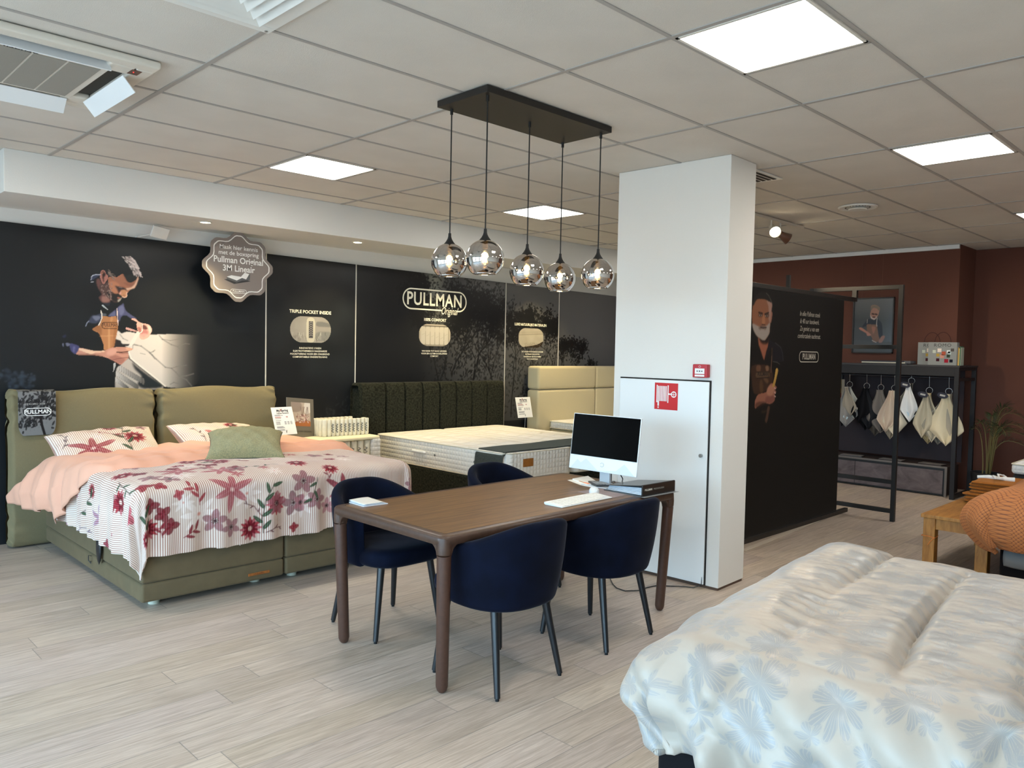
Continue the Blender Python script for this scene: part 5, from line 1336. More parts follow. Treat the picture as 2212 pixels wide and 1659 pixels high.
FRAMEMAN=[
('F',[(-0.016,0.21),(0.334,0.216),(0.62,0.182),(0.999,0.182),(1.01,-0.003),(-0.005,-0.003)],'4a4d4f',0.8,4),
('F',[(0.432,0.863),(0.525,0.883),(0.641,0.842),(0.654,0.78),(0.621,0.684),(0.559,0.615),(0.502,0.608),(0.434,0.649),(0.416,0.711),(0.436,0.794)],'9a7364',1,1),
('F',[(0.45,0.869),(0.535,0.876),(0.641,0.842),(0.658,0.78),(0.625,0.78),(0.586,0.814),(0.49,0.828),(0.455,0.794),(0.426,0.794)],'73685a',1,2),
('F',[(0.422,0.698),(0.462,0.656),(0.539,0.629),(0.593,0.684),(0.559,0.608),(0.502,0.607),(0.445,0.629)],'b3a49c',1,1),
('L',[(0.468,0.718),(0.516,0.711)],'3c2b27',0.9,0.03),
('L',[(0.549,0.711),(0.592,0.704)],'3c2b27',0.9,0.03),
('L',[(0.49,0.656),(0.538,0.656)],'4a302b',0.9,0.025),
('F',[(0.351,0.608),(0.464,0.622),(0.522,0.601),(0.596,0.629),(0.714,0.546),(0.749,0.416),(0.748,0.278),(0.653,0.278),(0.604,0.485),(0.356,0.519),(0.32,0.485),(0.226,0.478)],'2c3038',0.9,2),
('F',[(0.347,0.519),(0.469,0.519),(0.593,0.512),(0.615,0.45),(0.65,0.326),(0.675,0.216),(0.526,0.182),(0.482,0.278),(0.363,0.381),(0.345,0.464)],'75594a',1,1),
('F',[(0.472,0.478),(0.567,0.464),(0.552,0.395),(0.517,0.34),(0.485,0.409)],'9a6a5a',0.7,3),
('F',[(0.16,0.464),(0.227,0.45),(0.324,0.402),(0.373,0.381),(0.441,0.34),(0.462,0.313),(0.367,0.306),(0.327,0.354),(0.23,0.395),(0.143,0.436)],'a57464',1,1),
('F',[(0.728,0.292),(0.803,0.306),(0.814,0.278),(0.743,0.182),(0.658,0.189)],'8a6a60',1,2),
('L',[(0.351,0.612),(0.345,0.546)],'a39c94',1,0.012),
('L',[(0.6,0.636),(0.592,0.533),(0.604,0.485)],'b3ada6',1,0.014),
('L',[(0.49,0.22),(0.602,0.179)],'a8a49e',1,0.01)]
# ------------------------------------------------------------------ printed wall panels
M_PRINT = attr_mat('satin_print', 0.38, spec=0.35)
M_PRINTM = attr_mat('matt_print', 0.6, spec=0.25)
M_PBLK = mat('black_panel_board', '15191d', 0.38, spec=0.35)
M_EDGE = mat('pale_joint_strip', 'c9c7bf', 0.5)
M_CREAM = mat('cream_lettering', 'f2efdc', 0.6, emit=0.0); M_LWHT = mat('white_lettering', 'e9e9e6', 0.6); M_LGRY = mat('grey_lettering', 'a9a9a6', 0.6)
M_DKP = mat('dark_brown_print', '3a2018', 0.6)
PY = 7.10
def ptop(x): return 2.512-0.0135*(x-1.4)
def paint(c, data):
    for k, p, col, a, s in data:
        if k == 'F': c.fill(p, col, a, int(s))
        elif k == 'L': c.line(p, s, col, a)
        elif k == 'G':
            (xa, za), (xb, zb) = p; q = (1-(1-np.clip((c.X-xa)/(xb-xa), 0, 1))**s)*((c.Z > za) & (c.Z < zb)); c.put((slice(None), slice(None)), q, col, a)
        elif k == 'D': c.disc(p[0][0], p[0][1], s, col, a, 0.5)
def smoke(c, amt, sc=2.2, tint=(0.10, 0.125, 0.14)):
    n = vnoise(c.X*sc+3, c.Z*sc+5)*.6+vnoise(c.X*sc*2.3+1, c.Z*sc*2.3)*.4
    c.C += np.clip(n-.42, 0, 1)[..., None]*amt*np.array(tint)
def tree(c, x, z, an, L, wd, depth, col, leaf, rnd, leaves=True):
    if depth == 0 or L < .03: return
    x2 = x+L*math.cos(an); z2 = z+L*math.sin(an); xm = (x+x2)/2+rnd.uniform(-.08, .08)*L; zm = (z+z2)/2+rnd.uniform(-.08, .08)*L
    c.line([(x, z), (xm, zm), (x2, z2)], wd, col, .9)
    if leaves and depth <= 3:
        for _ in range(7):
            t = rnd.random(); lx = x+(x2-x)*t+rnd.gauss(0, .035); lz = z+(z2-z)*t+rnd.gauss(0, .035)
            c.petal(lx, lz, rnd.uniform(0, 2*PI), rnd.uniform(.025, .055), rnd.uniform(.015, .028), leaf, .85)
    for k in range(rnd.choice((2, 3))):
        tree(c, x2, z2, an+rnd.uniform(-.75, .75), L*rnd.uniform(.62, .82), wd*.66, depth-1, col, leaf, rnd, leaves)
def leafmass(c, pts, n, rnd, col, spread, dens=.8, size=.05):
    """ragged foliage: many small leaves scattered round a list of (x, z, r) clumps"""
    for (x, z, r) in pts:
        for _ in range(int(n*r*r*60)):
            a = rnd.uniform(0, 2*PI); q = r*math.sqrt(rnd.random())*1.1
            lx, lz = x+q*math.cos(a), z+q*math.sin(a)*1.15
            c.petal(lx, lz, rnd.gauss(1.3, .8), rnd.uniform(.6, 1.2)*size, rnd.uniform(.35, .5)*size, col, dens)
PX = [(0.42, 3.634), (3.646, 4.654), (4.666, 6.862), (6.874, 7.862), (7.874, 9.95)]
LBL = ['black photo panel of a bearded craftsman in a leather apron holding a mattress', 'dark photo panel headed TRIPLE POCKET INSIDE with a rounded spring picture',
       'wide photo panel with the large PULLMAN Original logo and 100% COMFORT', 'narrow photo panel headed LUXE NATUURLIJKE MATERIALEN', 'grey photo panel without lettering beside the white column']
CANV = []
for k, (x0, x1) in enumerate(PX):
    t = thing('wall_graphic_panel', LBL[k], 'wall panel', ((x0+x1)/2, PY, 0), 0, 'tall black photo panels on the back wall')
    MB().prism([(x0, 0.0), (x1, 0.0), (x1, ptop(x1)), (x0, ptop(x0))], 1, PY, PY+.018).build('board', M_PBLK, t)
    if k < 4: MB().box(x1, x1+.012, PY-.004, PY+.018, 0, ptop(x1)).build('joint_strip', M_EDGE, t)
    rnd = random.Random(20+k)
    if k == 0:
        c = Canvas(1.36, x1, 1.16, 2.50, .0045, '15191d'); smoke(c, .10); paint(c, MURAL)
    else:
        c = Canvas(x0, x1, 0.70, 2.46, .006, '17191c')
        if k == 1:
            smoke(c, .22)
            leafmass(c, [(4.5, .95, .12), (4.62, .85, .15), (4.35, .82, .1)], 22, rnd, '2b2e31', 1, .6)
        if k >= 2:
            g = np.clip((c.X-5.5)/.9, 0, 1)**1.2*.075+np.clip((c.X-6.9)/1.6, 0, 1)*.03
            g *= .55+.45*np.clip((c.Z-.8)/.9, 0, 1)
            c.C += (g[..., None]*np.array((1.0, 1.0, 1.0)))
            if k == 2:
                smoke(c, .10, 1.8, (.12, .12, .12))
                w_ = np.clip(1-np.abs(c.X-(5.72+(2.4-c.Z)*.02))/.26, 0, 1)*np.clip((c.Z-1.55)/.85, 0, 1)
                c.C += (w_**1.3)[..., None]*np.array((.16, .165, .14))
                cl = [(6.15, 2.2, .3), (6.5, 2.25, .3), (6.75, 2.3, .28), (6.3, 1.9, .3), (6.65, 1.95, .3), (6.0, 1.6, .28), (6.45, 1.55, .34), (6.75, 1.5, .25), (6.1, 1.25, .3),
                      (6.6, 1.15, .32), (5.8, 1.2, .22), (5.85, 1.75, .2), (5.55, 2.25, .13), (5.9, 2.35, .2), (5.95, 1.95, .16)]
                leafmass(c, cl, 24, rnd, '17181a', 1, .8)
                for a in ((5.7, .7, 1.35, .5), (6.3, .7, 1.5, .48), (6.8, .8, 1.9, .5), (6.0, 1.3, 1.0, .35), (5.65, 1.5, 1.5, .3)):
                    tree(c, a[0], a[1], a[2], a[3], .022, 6, '101113', '131416', rnd)
                for _ in range(260): c.disc(rnd.uniform(5.6, 6.86), rnd.uniform(.75, 2.4), rnd.uniform(.004, .01), '3f4244', .5, .5)
            if k == 3:
                leafmass(c, [(7.0, 1.9, .24), (7.1, 1.55, .28), (7.2, 1.2, .32), (7.6, 1.15, .3), (7.0, 1.0, .3), (7.5, .9, .3), (7.75, 1.6, .16), (7.78, 1.3, .2), (6.95, 2.15, .12), (7.45, 1.95, .1), (7.78, 1.9, .1), (7.4, 1.45, .15)], 15, rnd, '151618', 1, .75)
                for a in ((7.0, .75, 1.5, .45), (7.5, .8, 1.7, .42), (7.75, 1.0, 1.4, .35)): tree(c, a[0], a[1], a[2], a[3], .02, 6, '0f1011', '131416', rnd)
            if k == 4:
                leafmass(c, [(7.95, 1.25, .2), (8.05, 1.55, .13), (8.1, .95, .25), (8.2, 1.35, .1)], 15, rnd, '1a1b1d', 1, .75)
                tree(c, 8.0, .75, 1.4, .35, .016, 6, '141516', '171819', rnd)
        np.clip(c.C, 0.004, 1, out=c.C)
    if k > 0:
        def Pm(x, z, e=PY-.0006): return (x, e, min(z, ptop(x)-.001))
    else:
        def Pm(x, z, e=PY-.0006): return (x, e, min(z, ptop(x)-.001))
    CANV.append(c)
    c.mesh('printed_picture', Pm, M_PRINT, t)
    # lettering and inset pictures
    AX, AY = (1, 0, 0), (0, 0, 1)
    def TX(s, size, x, z, m=M_CREAM, **kw): text('lettering', s, size, (x, PY-.001, z), AX, AY, m, t, depth=.0008, **kw)
    def Pw(u, v, e=PY-.0022): return (u, e, v)
    if k == 0:
        TX('PULLMAN', .042, 2.238, 1.741, M_DKP, bold=.0, sx=.70)
    if k in (1, 2, 3):
        cx_, cz_, w_, h_ = {1: (4.128, 1.762, .462, .262), 2: (5.737, 1.75, .462, .25), 3: (7.337, 1.757, .462, .25)}[k]
        r = h_/2-.002
        cc = Canvas(cx_-w_/2-.01, cx_+w_/2+.01, cz_-h_/2-.01, cz_+h_/2+.01, .004, 'bdb8b2' if k == 1 else ('d9cfbd' if k == 2 else 'cfc6b4'))
        smoke(cc, .3, 9, (.5, .5, .5)); cc.C = np.clip(cc.C, 0, .75)
        if k == 1:
            cc.fill([(4.21, 1.85), (4.36, 1.83), (4.37, 1.80), (4.20, 1.80)], '85868a', .8, 3); cc.fill([(4.20, 1.74), (4.37, 1.74), (4.33, 1.66), (4.19, 1.66)], '9a9c9c', .8, 3)
            for _ in range(60):
                x_ = rnd.uniform(3.93, 4.33); z_ = rnd.uniform(1.64, 1.715); cc.line([(x_, z_), (x_+rnd.uniform(-.012, .012), z_+.03)], .004, rnd.choice(['8f8b86', 'e8e4da', '77736f']), .8)
            cc.fill([(4.090, 1.875), (4.165, 1.875), (4.180, 1.76), (4.165, 1.645), (4.090, 1.645), (4.078, 1.76)], 'efeada', 1, 0)
            cc.fill([(4.106, 1.85), (4.153, 1.85), (4.155, 1.68), (4.106, 1.68)], '55545a', 1, 0, smooth=False)
            for j in range(7):
                zz = 1.70+j*.0215; cc.line([(4.112, zz), (4.13, zz+.012), (4.149, zz+.002)], .005, 'c9c7c4', 1)
        if k == 2:
            for j in range(6):
                xx = cx_-.17+j*.068; cc.fill([(xx-.03, cz_+.095), (xx+.03, cz_+.095), (xx+.032, cz_), (xx+.028, cz_-.10), (xx-.028, cz_-.10), (xx-.032, cz_)], 'ece5d6', 1, 1)
                cc.line([(xx+.034, cz_+.1), (xx+.034, cz_-.1)], .006, '8a8172', .8); cc.line([(xx-.02, cz_-.01*j % .05), (xx+.02, cz_+.02-.01*j % .05)], .003, 'b7ad9b', .6)
            cc.line([(cx_-.2, cz_+.105), (cx_+.2, cz_+.105)], .012, '3b3730', .8); cc.line([(cx_-.2, cz_-.112), (cx_+.2, cz_-.112)], .006, '4b463e', .8)
        if k == 3:
            cc.line([(cx_-.23, cz_+.035), (cx_+.23, cz_+.06)], .004, '7e776a', .9)
            for j in range(22): cc.line([(cx_-.21+j*.02, cz_+.04+.001*j), (cx_-.215+j*.02, cz_+.065+.001*j), (cx_-.20+j*.02, cz_+.075+.001*j)], .003, '9d9585', .8)
            cc.fill([(cx_-.2, cz_-.13), (cx_+.1, cz_-.085), (cx_+.24, cz_-.04), (cx_+.24, cz_-.14)], '3e342a', 1, 1)
            for _ in range(160): cc.disc(rnd.uniform(cx_-.12, cx_+.22), rnd.uniform(cz_-.125, cz_-.06), .005, rnd.choice(['a8987c', '2a2018', '6a5a44']), .7)
        ix = np.clip(np.abs(cc.X-cx_)-(w_/2-r), 0, None); iz = np.clip(np.abs(cc.Z-cz_)-(h_/2-r), 0, None)
        if k != 1: iz = np.clip(np.abs(cc.Z-cz_)-(h_/2-.10), 0, None); ix = np.clip(np.abs(cc.X-cx_)-(w_/2-.13), 0, None); keep = np.hypot(ix/.13, iz/.10) < 1.0
        else: keep = np.hypot(ix, iz) < r
        cc.C *= .55
        V = np.stack([cc.X.ravel(), np.full(cc.X.size, PY-.002), cc.Z.ravel()], 1)
        cc.mesh_from('inset_picture', V, M_PRINT, t, keep=keep)
    if k == 1:
        TX('TRIPLE POCKET INSIDE', .046, 4.126, 1.94, bold=.02)
        TX('INNOVATIEVE 3 FASEN\nELEKTROTHERMISCH NAGEHARDE\nPOCKETVERING VOOR EEN ONGEKEND\nCOMFORTABELE ONDERSTEUNING', .0245, 4.125, 1.531, line=1.22, bold=.01)
    if k == 2:
        TX('PULLMAN', .205, 5.735, 2.152, bold=.018, sx=.86, space=1.08)
        pill('logo_outline', 5.742, 2.154, .93, .225, .112, .016, Pw, M_CREAM, t, gap=(.09, .32))
        TX('Original', .125, 5.945, 2.035, shear=.45, sx=.62, bold=.0)
        TX('100% COMFORT', .046, 5.737, 1.926, bold=.02)
        TX('VAN RAND TOT RAND GEVEERD\nVOOR EEN ULTIEM DOORLOPEND\nCOMFORT', .0245, 5.733, 1.538, line=1.2, bold=.01)
    if k == 3:
        TX('LUXE NATUURLIJKE MATERIALEN', .046, 7.33, 1.928, bold=.018, sx=.86)
        TX('NATUURLIJKE HOOGWAARDIGE DUURZAME\nMATERIALEN ZOALS KATOEN\nPAARDENHAAR ZIJDE EN CASHMERE\nWOLT ONDERSTEUND', .0245, 7.37, 1.532, line=1.3, bold=.01, sx=.8)
# ------------------------------------------------------------------ badge sign
M_BADGE = mat('warm_grey_board', '847b76', 0.55); 
t = thing('badge_sign', 'grey star shaped sign reading Pullman Original 3M Lineair above the floral bed', 'sign', (3.268, 6.90, 2.0))
def star(R, r, n=8, tipw=.12):
    p = []
    for k in range(n):
        a = 2*PI*k/n
        for da in (-tipw, 0, tipw): p.append((R*(1 if da == 0 else .985)*math.cos(a+da), R*(1 if da == 0 else .985)*math.sin(a+da)))
        a2 = a+PI/n; p.append((r*math.cos(a2), r*math.sin(a2)))
    return p
def starp(R, r): return [(3.268+x*1.06, 2.308+z) for x, z in crom(star(R, r), 3)]
MB().prism(starp(.318, .272), 1, 6.90, 6.906).build('board', M_BADGE, t)
o_, i_ = starp(.286, .245), starp(.276, .236); b = MB(); n = len(o_)
b.add([(x, 6.8993, z) for x, z in o_]+[(x, 6.8993, z) for x, z in i_], [(k, (k+1) % n, n+(k+1) % n, n+k) for k in range(n)]); b.build('white_outline', M_LWHT, t)
def TB(s, size, x, z, m=M_LWHT, **kw): text('lettering', s, size, (x, 6.90, z), (1, 0, .0), (0, 0, 1), m, t, depth=.0012, **kw)
TB('Maak hier kennis\nmet de boxspring', .054, 3.27, 2.452, line=.95, bold=.008); TB('Pullman Original\n3M Lineair', .078, 3.27, 2.325, bold=.018, line=.95, sx=.92)
TB('PULLMAN', .026, 3.268, 2.085, bold=.012); pill('logo_outline', 3.268, 2.085, .15, .034, .017, .004, lambda u, v: (u, 6.899, v), M_LWHT, t)
bx = [(-.14, .02), (-.045, -.015), (.115, .02), (.03, .04)]
b = MB().add([(3.27+x, 6.8991, 2.165+z) for x, z in bx], [(0, 1, 2, 3)]); b.build('pictured_bed_frame', mat('charcoal_print', '333436', .6), t)
b = MB().add([(3.27+x, 6.8986, 2.165+z) for x, z in [(-.115, .045), (-.02, .018), (-.02, .0), (-.115, .025), (.03, .045), (.03, .02), (.105, .03), (.11, .085), (.08, .085)]], [(3, 2, 1, 0), (2, 5, 4, 1), (5, 6, 7, 8, 4)]); b.build('pictured_mattress_side', mat('grey_print_mid', '5c5e60', .6), t)
b = MB().add([(3.27+x, 6.8982, 2.165+z) for x, z in [(-.115, .045), (-.02, .018), (.03, .045), (.07, .035), (.10, .085), (.055, .095), (.02, .055), (-.07, .062)]], [(0, 1, 2, 6, 7), (2, 3, 4, 5, 6)]); b.build('pictured_mattress_top', mat('white_print', 'e6e6e4', .6), t)
MB().cyl((3.268, 6.903, 2.60), (3.268, 6.903, 2.622), .0012, n=6).build('thread', M_LWHT, t)
# small white lamp on top of the panels
t = thing('picture_lamp', 'small white clip lamp on the top edge of the craftsman panel', 'lamp', (2.58, 7.03, 2.5))
q = MB(); q.M = Matrix.Translation((2.60, 6.99, 2.55)) @ Matrix.Rotation(math.radians(28), 4, 'X') @ Matrix.Rotation(math.radians(8), 4, 'Y')
q.box(-.07, .07, -.012, .012, -.05, .05).build('head', mat('white_lamp_metal', 'dadad6', 0.45), t, bevel=.004)
MB().tube([(2.45, 7.085, 2.503), (2.55, 7.03, 2.535)], .005, 8).build('arm', mat('white_lamp_metal', 'dadad6', 0.45), t)
MB().box(2.44, 2.47, 7.07, 7.118, 2.499, 2.507).build('clip', mat('white_lamp_metal', 'dadad6', 0.45), t)
# ------------------------------------------------------------------ signs on the column
def cpt(u, v, z): return tuple(MCm @ Vector((u, v, z)))
cax = (MCm.to_3x3() @ Vector((0, -1, 0)))     # reading direction on the -x face
t = thing('fire_hose_sign', 'square red fire hose pictogram on the white cupboard door', 'sign', cpt(-.0165, .44, 1.2))
q = MB(); q.M = MCm; vc, zc = .436, 1.294
q.box(-.0185, -.0162, vc-.094, vc+.094, zc-.094, zc+.094).build('plate', mat('signal_red', 'c41218', 0.45), t)
q = MB(); q.M = MCm; e = -.0192
def qd(u0, u1, z0, z1): q.add([(e, vc-u, zc+z) for u, z in ((u0, z0), (u1, z0), (u1, z1), (u0, z1))], [(0, 1, 2, 3)])
for k in range(6): qd(-.066+k*.0125, -.058+k*.0125, -.035, .072)
qd(-.078, -.070, -.045, .078); qd(.012, .020, -.045, .078); qd(-.068, -.056, -.07, -.035); qd(-.067, -.057, -.085, -.075); qd(.02, .05, .012, .022)
n0 = 24; q.add([(e, vc-(.062+rr*math.cos(2*PI*k/n0)), zc+.016+rr*math.sin(2*PI*k/n0)) for rr in (.022, .015) for k in range(n0)], [(k, (k+1) % n0, n0+(k+1) % n0, n0+k) for k in range(n0)])
qd(.0605, .0635, -.003, .035); qd(.045, .079, .0145, .0175)
q.build('pictogram', M_LWHT, t)
t = thing('fire_alarm_call_point', 'small red fire alarm box on the white column above the cupboard door', 'fire alarm', cpt(-.02, .165, 1.44))
q = MB(); q.M = MCm; q.box(-.045, -.0006, .107, .217, 1.437, 1.527).build('housing', mat('alarm_red', 'b01c28', 0.35), t, bevel=.006)
q = MB(); q.M = MCm; q.box(-.0465, -.0445, .126, .198, 1.462, 1.499).build('glass_plate', M_LWHT, t)
q = MB(); q.M = MCm; q.box(-.0465, -.0445, .126, .198, 1.444, 1.456).build('label_strip', M_LWHT, t)
q = MB(); q.M = MCm; vv = .162
for s_ in (-1, 1): q.add([(-.0472, vv+s_*.022, 1.4855), (-.0472, vv+s_*.022, 1.4755), (-.0472, vv+s_*.008, 1.4805)], [(0, 1, 2)])
q.add([(-.0472, vv+.005*math.cos(2*PI*k/12), 1.4805+.005*math.sin(2*PI*k/12)) for k in range(12)], [tuple(range(12))])
q.build('press_mark', M_BLK if 'M_BLK' in globals() else mat('black_powder_coat', '15171a', 0.35), t)
q = MB(); q.M = MCm; q.tube([(-.0458, .162+.008*math.cos(a), 1.512+.006*math.sin(a)) for a in np.linspace(0, 2*PI, 13)], .001, 5).build('flame_mark', M_LWHT, t)
# ------------------------------------------------------------------ hanging banner on black steel frames
M_STEEL = mat('black_steel', '171513', 0.45, spec=0.5)
t = thing('hanging_banner', 'black hanging banner with a grey bearded man and four lines of Dutch text', 'banner', (6.8, 3.207, 0.07))
c = Canvas(5.90, 7.70, .09, 2.14, .005, '0f0e0c'); paint(c, BANNERMAN)
c.mesh('printed_cloth', lambda x, z: (x, 3.2035, z), M_PRINTM, t)
MB().box(5.90, 7.70, 3.204, 3.212, .075, 2.15).build('cloth', mat('black_banner_cloth', '0d0c0b', 0.8), t)
def TN(s, size, x, z, m, **kw): text('lettering', s, size, (x, 3.2032, z), (1, 0, 0), (0, 0, 1), m, t, depth=.0008, **kw)
M_BTX = mat('pale_banner_text', 'bdb6a8', 0.7)
for s_, zz in (('In elke Pullman steek', 1.975), ('ik 40 uur handwerk.', 1.908), ('Zo geniet u van een', 1.842), ('comfortabele nachtrust.', 1.776)): TN(s_, .062, 6.962, zz, M_BTX, shear=.25, sx=.78, bold=.0)
TN('PULLMAN', .075, 6.972, 1.589, M_BTX, bold=.02, sx=.80)
pill('logo_outline', 6.972, 1.589, .39, .092, .040, .008, lambda u, v: (u, 3.2018, v), M_BTX, t)
TN('PULLMAN', .044, 6.115, 1.437, mat('near_black_print', '15100c', .7), bold=.02, sx=.9)
t = thing('banner_frame', 'black square tube steel frame carrying the hanging banner in front of the fabric rack', 'frame', (7.98, 3.21, 0))
b = MB()
def fr(x0, y0, y1, nm):
    h = .02
    for y in (y0, y1): MB().box(x0-h, x0+h, y-h, y+h, 0, 2.30).build(nm, M_STEEL, t, bevel=.002)
    h = .018
    for z in (2.28, 1.70, .385, .10): MB().box(x0-h, x0+h, y0+.02, y1-.02, z-.02, z+.02).build('rail', M_STEEL, t, bevel=.002)
fr(7.99, 2.775, 3.66, 'upright'); fr(5.70, 3.25, 3.66, 'upright')
MB().box(5.72, 8.008, 3.20, 3.238, 2.15, 2.19).build('top_beam', M_STEEL, t, bevel=.002)
MB().box(5.72, 7.97, 3.20, 3.236, .03, .07).build('bottom_beam', M_STEEL, t, bevel=.002)
MB().box(7.97, 8.012, 3.196, 3.24, 2.19, 2.262).build('bracket', M_STEEL, t); MB().box(6.535, 6.565, 3.203, 3.233, 2.19, 2.30).build('bracket', M_STEEL, t)
# ------------------------------------------------------------------ framed picture on the terracotta wall
t = thing('framed_picture', 'framed photograph of a bearded man in an apron on the terracotta wall', 'picture', (10.04, 3.807, 1.65))
b = MB(); X0, X1, Y0, Y1, Z0, Z1 = 10.02, 10.049, 3.56, 4.055, 1.648, 2.336
b.box(X0, X1, Y0, Y0+.014, Z0, Z1).box(X0, X1, Y1-.014, Y1, Z0, Z1).box(X0, X1, Y0, Y1, Z0, Z0+.014).box(X0, X1, Y0, Y1, Z1-.014, Z1).build('frame', mat('black_picture_frame', '121110', .4), t)
c = Canvas(0, 1, 0, 1, 1/150., '45484a')
c.C += (np.clip(c.X-.62, 0, 1)*np.clip(1.2-c.Z, 0, 1))[..., None]*np.array((.10, .15, .20))+np.clip(c.Z-.6, 0, 1)[..., None]*.14
paint(c, FRAMEMAN)
PH = attr_mat('glazed_photo', 0.12, spec=0.5)
c.mesh('photograph', lambda u, v: (10.034, Y1-.014-u*(Y1-Y0-.028), Z0+.014+v*(Z1-Z0-.028)), PH, t)
for y in (3.72, 3.96): MB().cyl((10.046, y, Z1), (10.046, y, 2.87), .0008, n=6).build('hanging_wire', mat('nylon_wire', '8a5a48', .5), t)
# ------------------------------------------------------------------ walnut table
def wood_mat(name, dark, light, sx=1.2, sy=30.0, rough=0.4, sc=2.0):
    m = mat(name, light, rough, spec=0.4); q = NT(m); b_ = q.n['Principled BSDF']
    tc = q.n.new('ShaderNodeTexCoord'); sp = q.n.new('ShaderNodeSeparateXYZ'); q.l.new(tc.outputs['Object'], sp.inputs[0])
    g = q.noise(q.comb(q.m('MULTIPLY', sp.outputs[0], sx), q.m('MULTIPLY', sp.outputs[1], sy), q.m('MULTIPLY', sp.outputs[2], 3.0)), sc, 6, 0.8, 0.6)
    c = q.ramp(g, [(0.3, dark), (0.7, light)]); q.l.new(c, b_.inputs['Base Color']); return m
M_WAL = wood_mat('walnut_veneer', (.085, .044, .020), (.235, .122, .048), 1.4, 24)
M_WALD = mat('walnut_frame', (.068, .034, .021), 0.38, noise=0.25, nscale=30)
M_WALL_ = mat('walnut_leg_lacquer', (.072, .032, .020), 0.4, noise=0.15, nscale=60)
TX0, TX1, TY0, TY1, TZ = 2.245, 4.105, 2.695, 3.635, 0.75
t_table = thing('desk_table', 'dark walnut dining table with rounded corners used as a desk', 'table', ((TX0+TX1)/2, (TY0+TY1)/2, 0))
def rrect(x0, x1, y0, y1, r, n=6):
    o = []
    for cx, cy, a0 in ((x1-r, y1-r, 0), (x0+r, y1-r, 90), (x0+r, y0+r, 180), (x1-r, y0+r, 270)):
        for k in range(n+1):
            a = math.radians(a0+90*k/n); o.append((cx+r*math.cos(a), cy+r*math.sin(a)))
    return o
MB().prism(rrect(TX0+.05, TX1-.05, TY0+.05, TY1-.05, .02), 2, TZ-.022, TZ).build('tabletop', M_WAL, t_table)
b = MB()
ou = rrect(TX0, TX1, TY0, TY1, .045, 8); inn = rrect(TX0+.05, TX1-.05, TY0+.05, TY1-.05, .02, 8); n = len(ou)
rings = [(ou, TZ-.045, 0.0), (ou, TZ-.012, 0.0)]
prof = [(0.006, TZ-.047), (0, TZ-.038), (0, TZ-.016), (0.005, TZ-.006), (.014, TZ-.001), (.05, TZ-.0005)]
def offr(d): return rrect(TX0+d, TX1-d, TY0+d, TY1-d, max(.045-d, .012), 8)
vs = []; fs = []
allr = [(p, z) for (d, z) in prof for p in [offr(d)]]+[(offr(.05), TZ-.045), (offr(.02), TZ-.047)]
for p, z in allr: vs += [(x, y, z) for x, y in p]
R_ = len(allr)
for i in range(R_):
    for k in range(n): fs.append((i*n+k, i*n+(k+1) % n, ((i+1) % R_)*n+(k+1) % n, ((i+1) % R_)*n+k))
b.add(vs, fs)
fr = b.build('edge_frame', M_WALD, t_table, smooth=True)
for (sx, sy) in ((0, 0), (1, 0), (0, 1), (1, 1)):
    tx = TX0+.036 if sx == 0 else TX1-.036; ty = TY0+.036 if sy == 0 else TY1-.036
    bx = 2.306 if sx == 0 else 4.054; by = 2.762 if sy == 0 else 3.592
    MB().tube([(bx, by, 0), (bx, by, .012), (bx, by, .03), (tx, ty, .655)], [.014, .024, .029, .0335], 28).build('leg', M_WALL_, t_table, smooth=True)
    k = MB(); ax = 1 if sx == 0 else -1; ay = 1 if sy == 0 else -1
    k.tube([(tx, ty, .656), (tx, ty, .69), (tx+ax*.002, ty+ay*.002, TZ-.012)], [.0345, .036, .036], 28)
    for (dx, dy) in ((ax, 0), (0, ay)):      # curved brackets running into the frame
        r = .055; A = []
        for j in range(9):
            a = PI/2*j/8; A.append((.03+r-r*math.cos(a), TZ-.046-r+r*math.sin(a)))
        A += [(.03+r, TZ-.03), (0.0, TZ-.03), (0.0, TZ-.046-r)]
        if dx: k.prism([(tx+dx*u, z) for u, z in A], 1, ty-.024, ty+.024)
        else: k.prism([(ty+dy*u, z) for u, z in A], 0, tx-.024, tx+.024)
    k.build('corner_bracket', M_WALD, t_table, smooth=True, bevel=0.006)
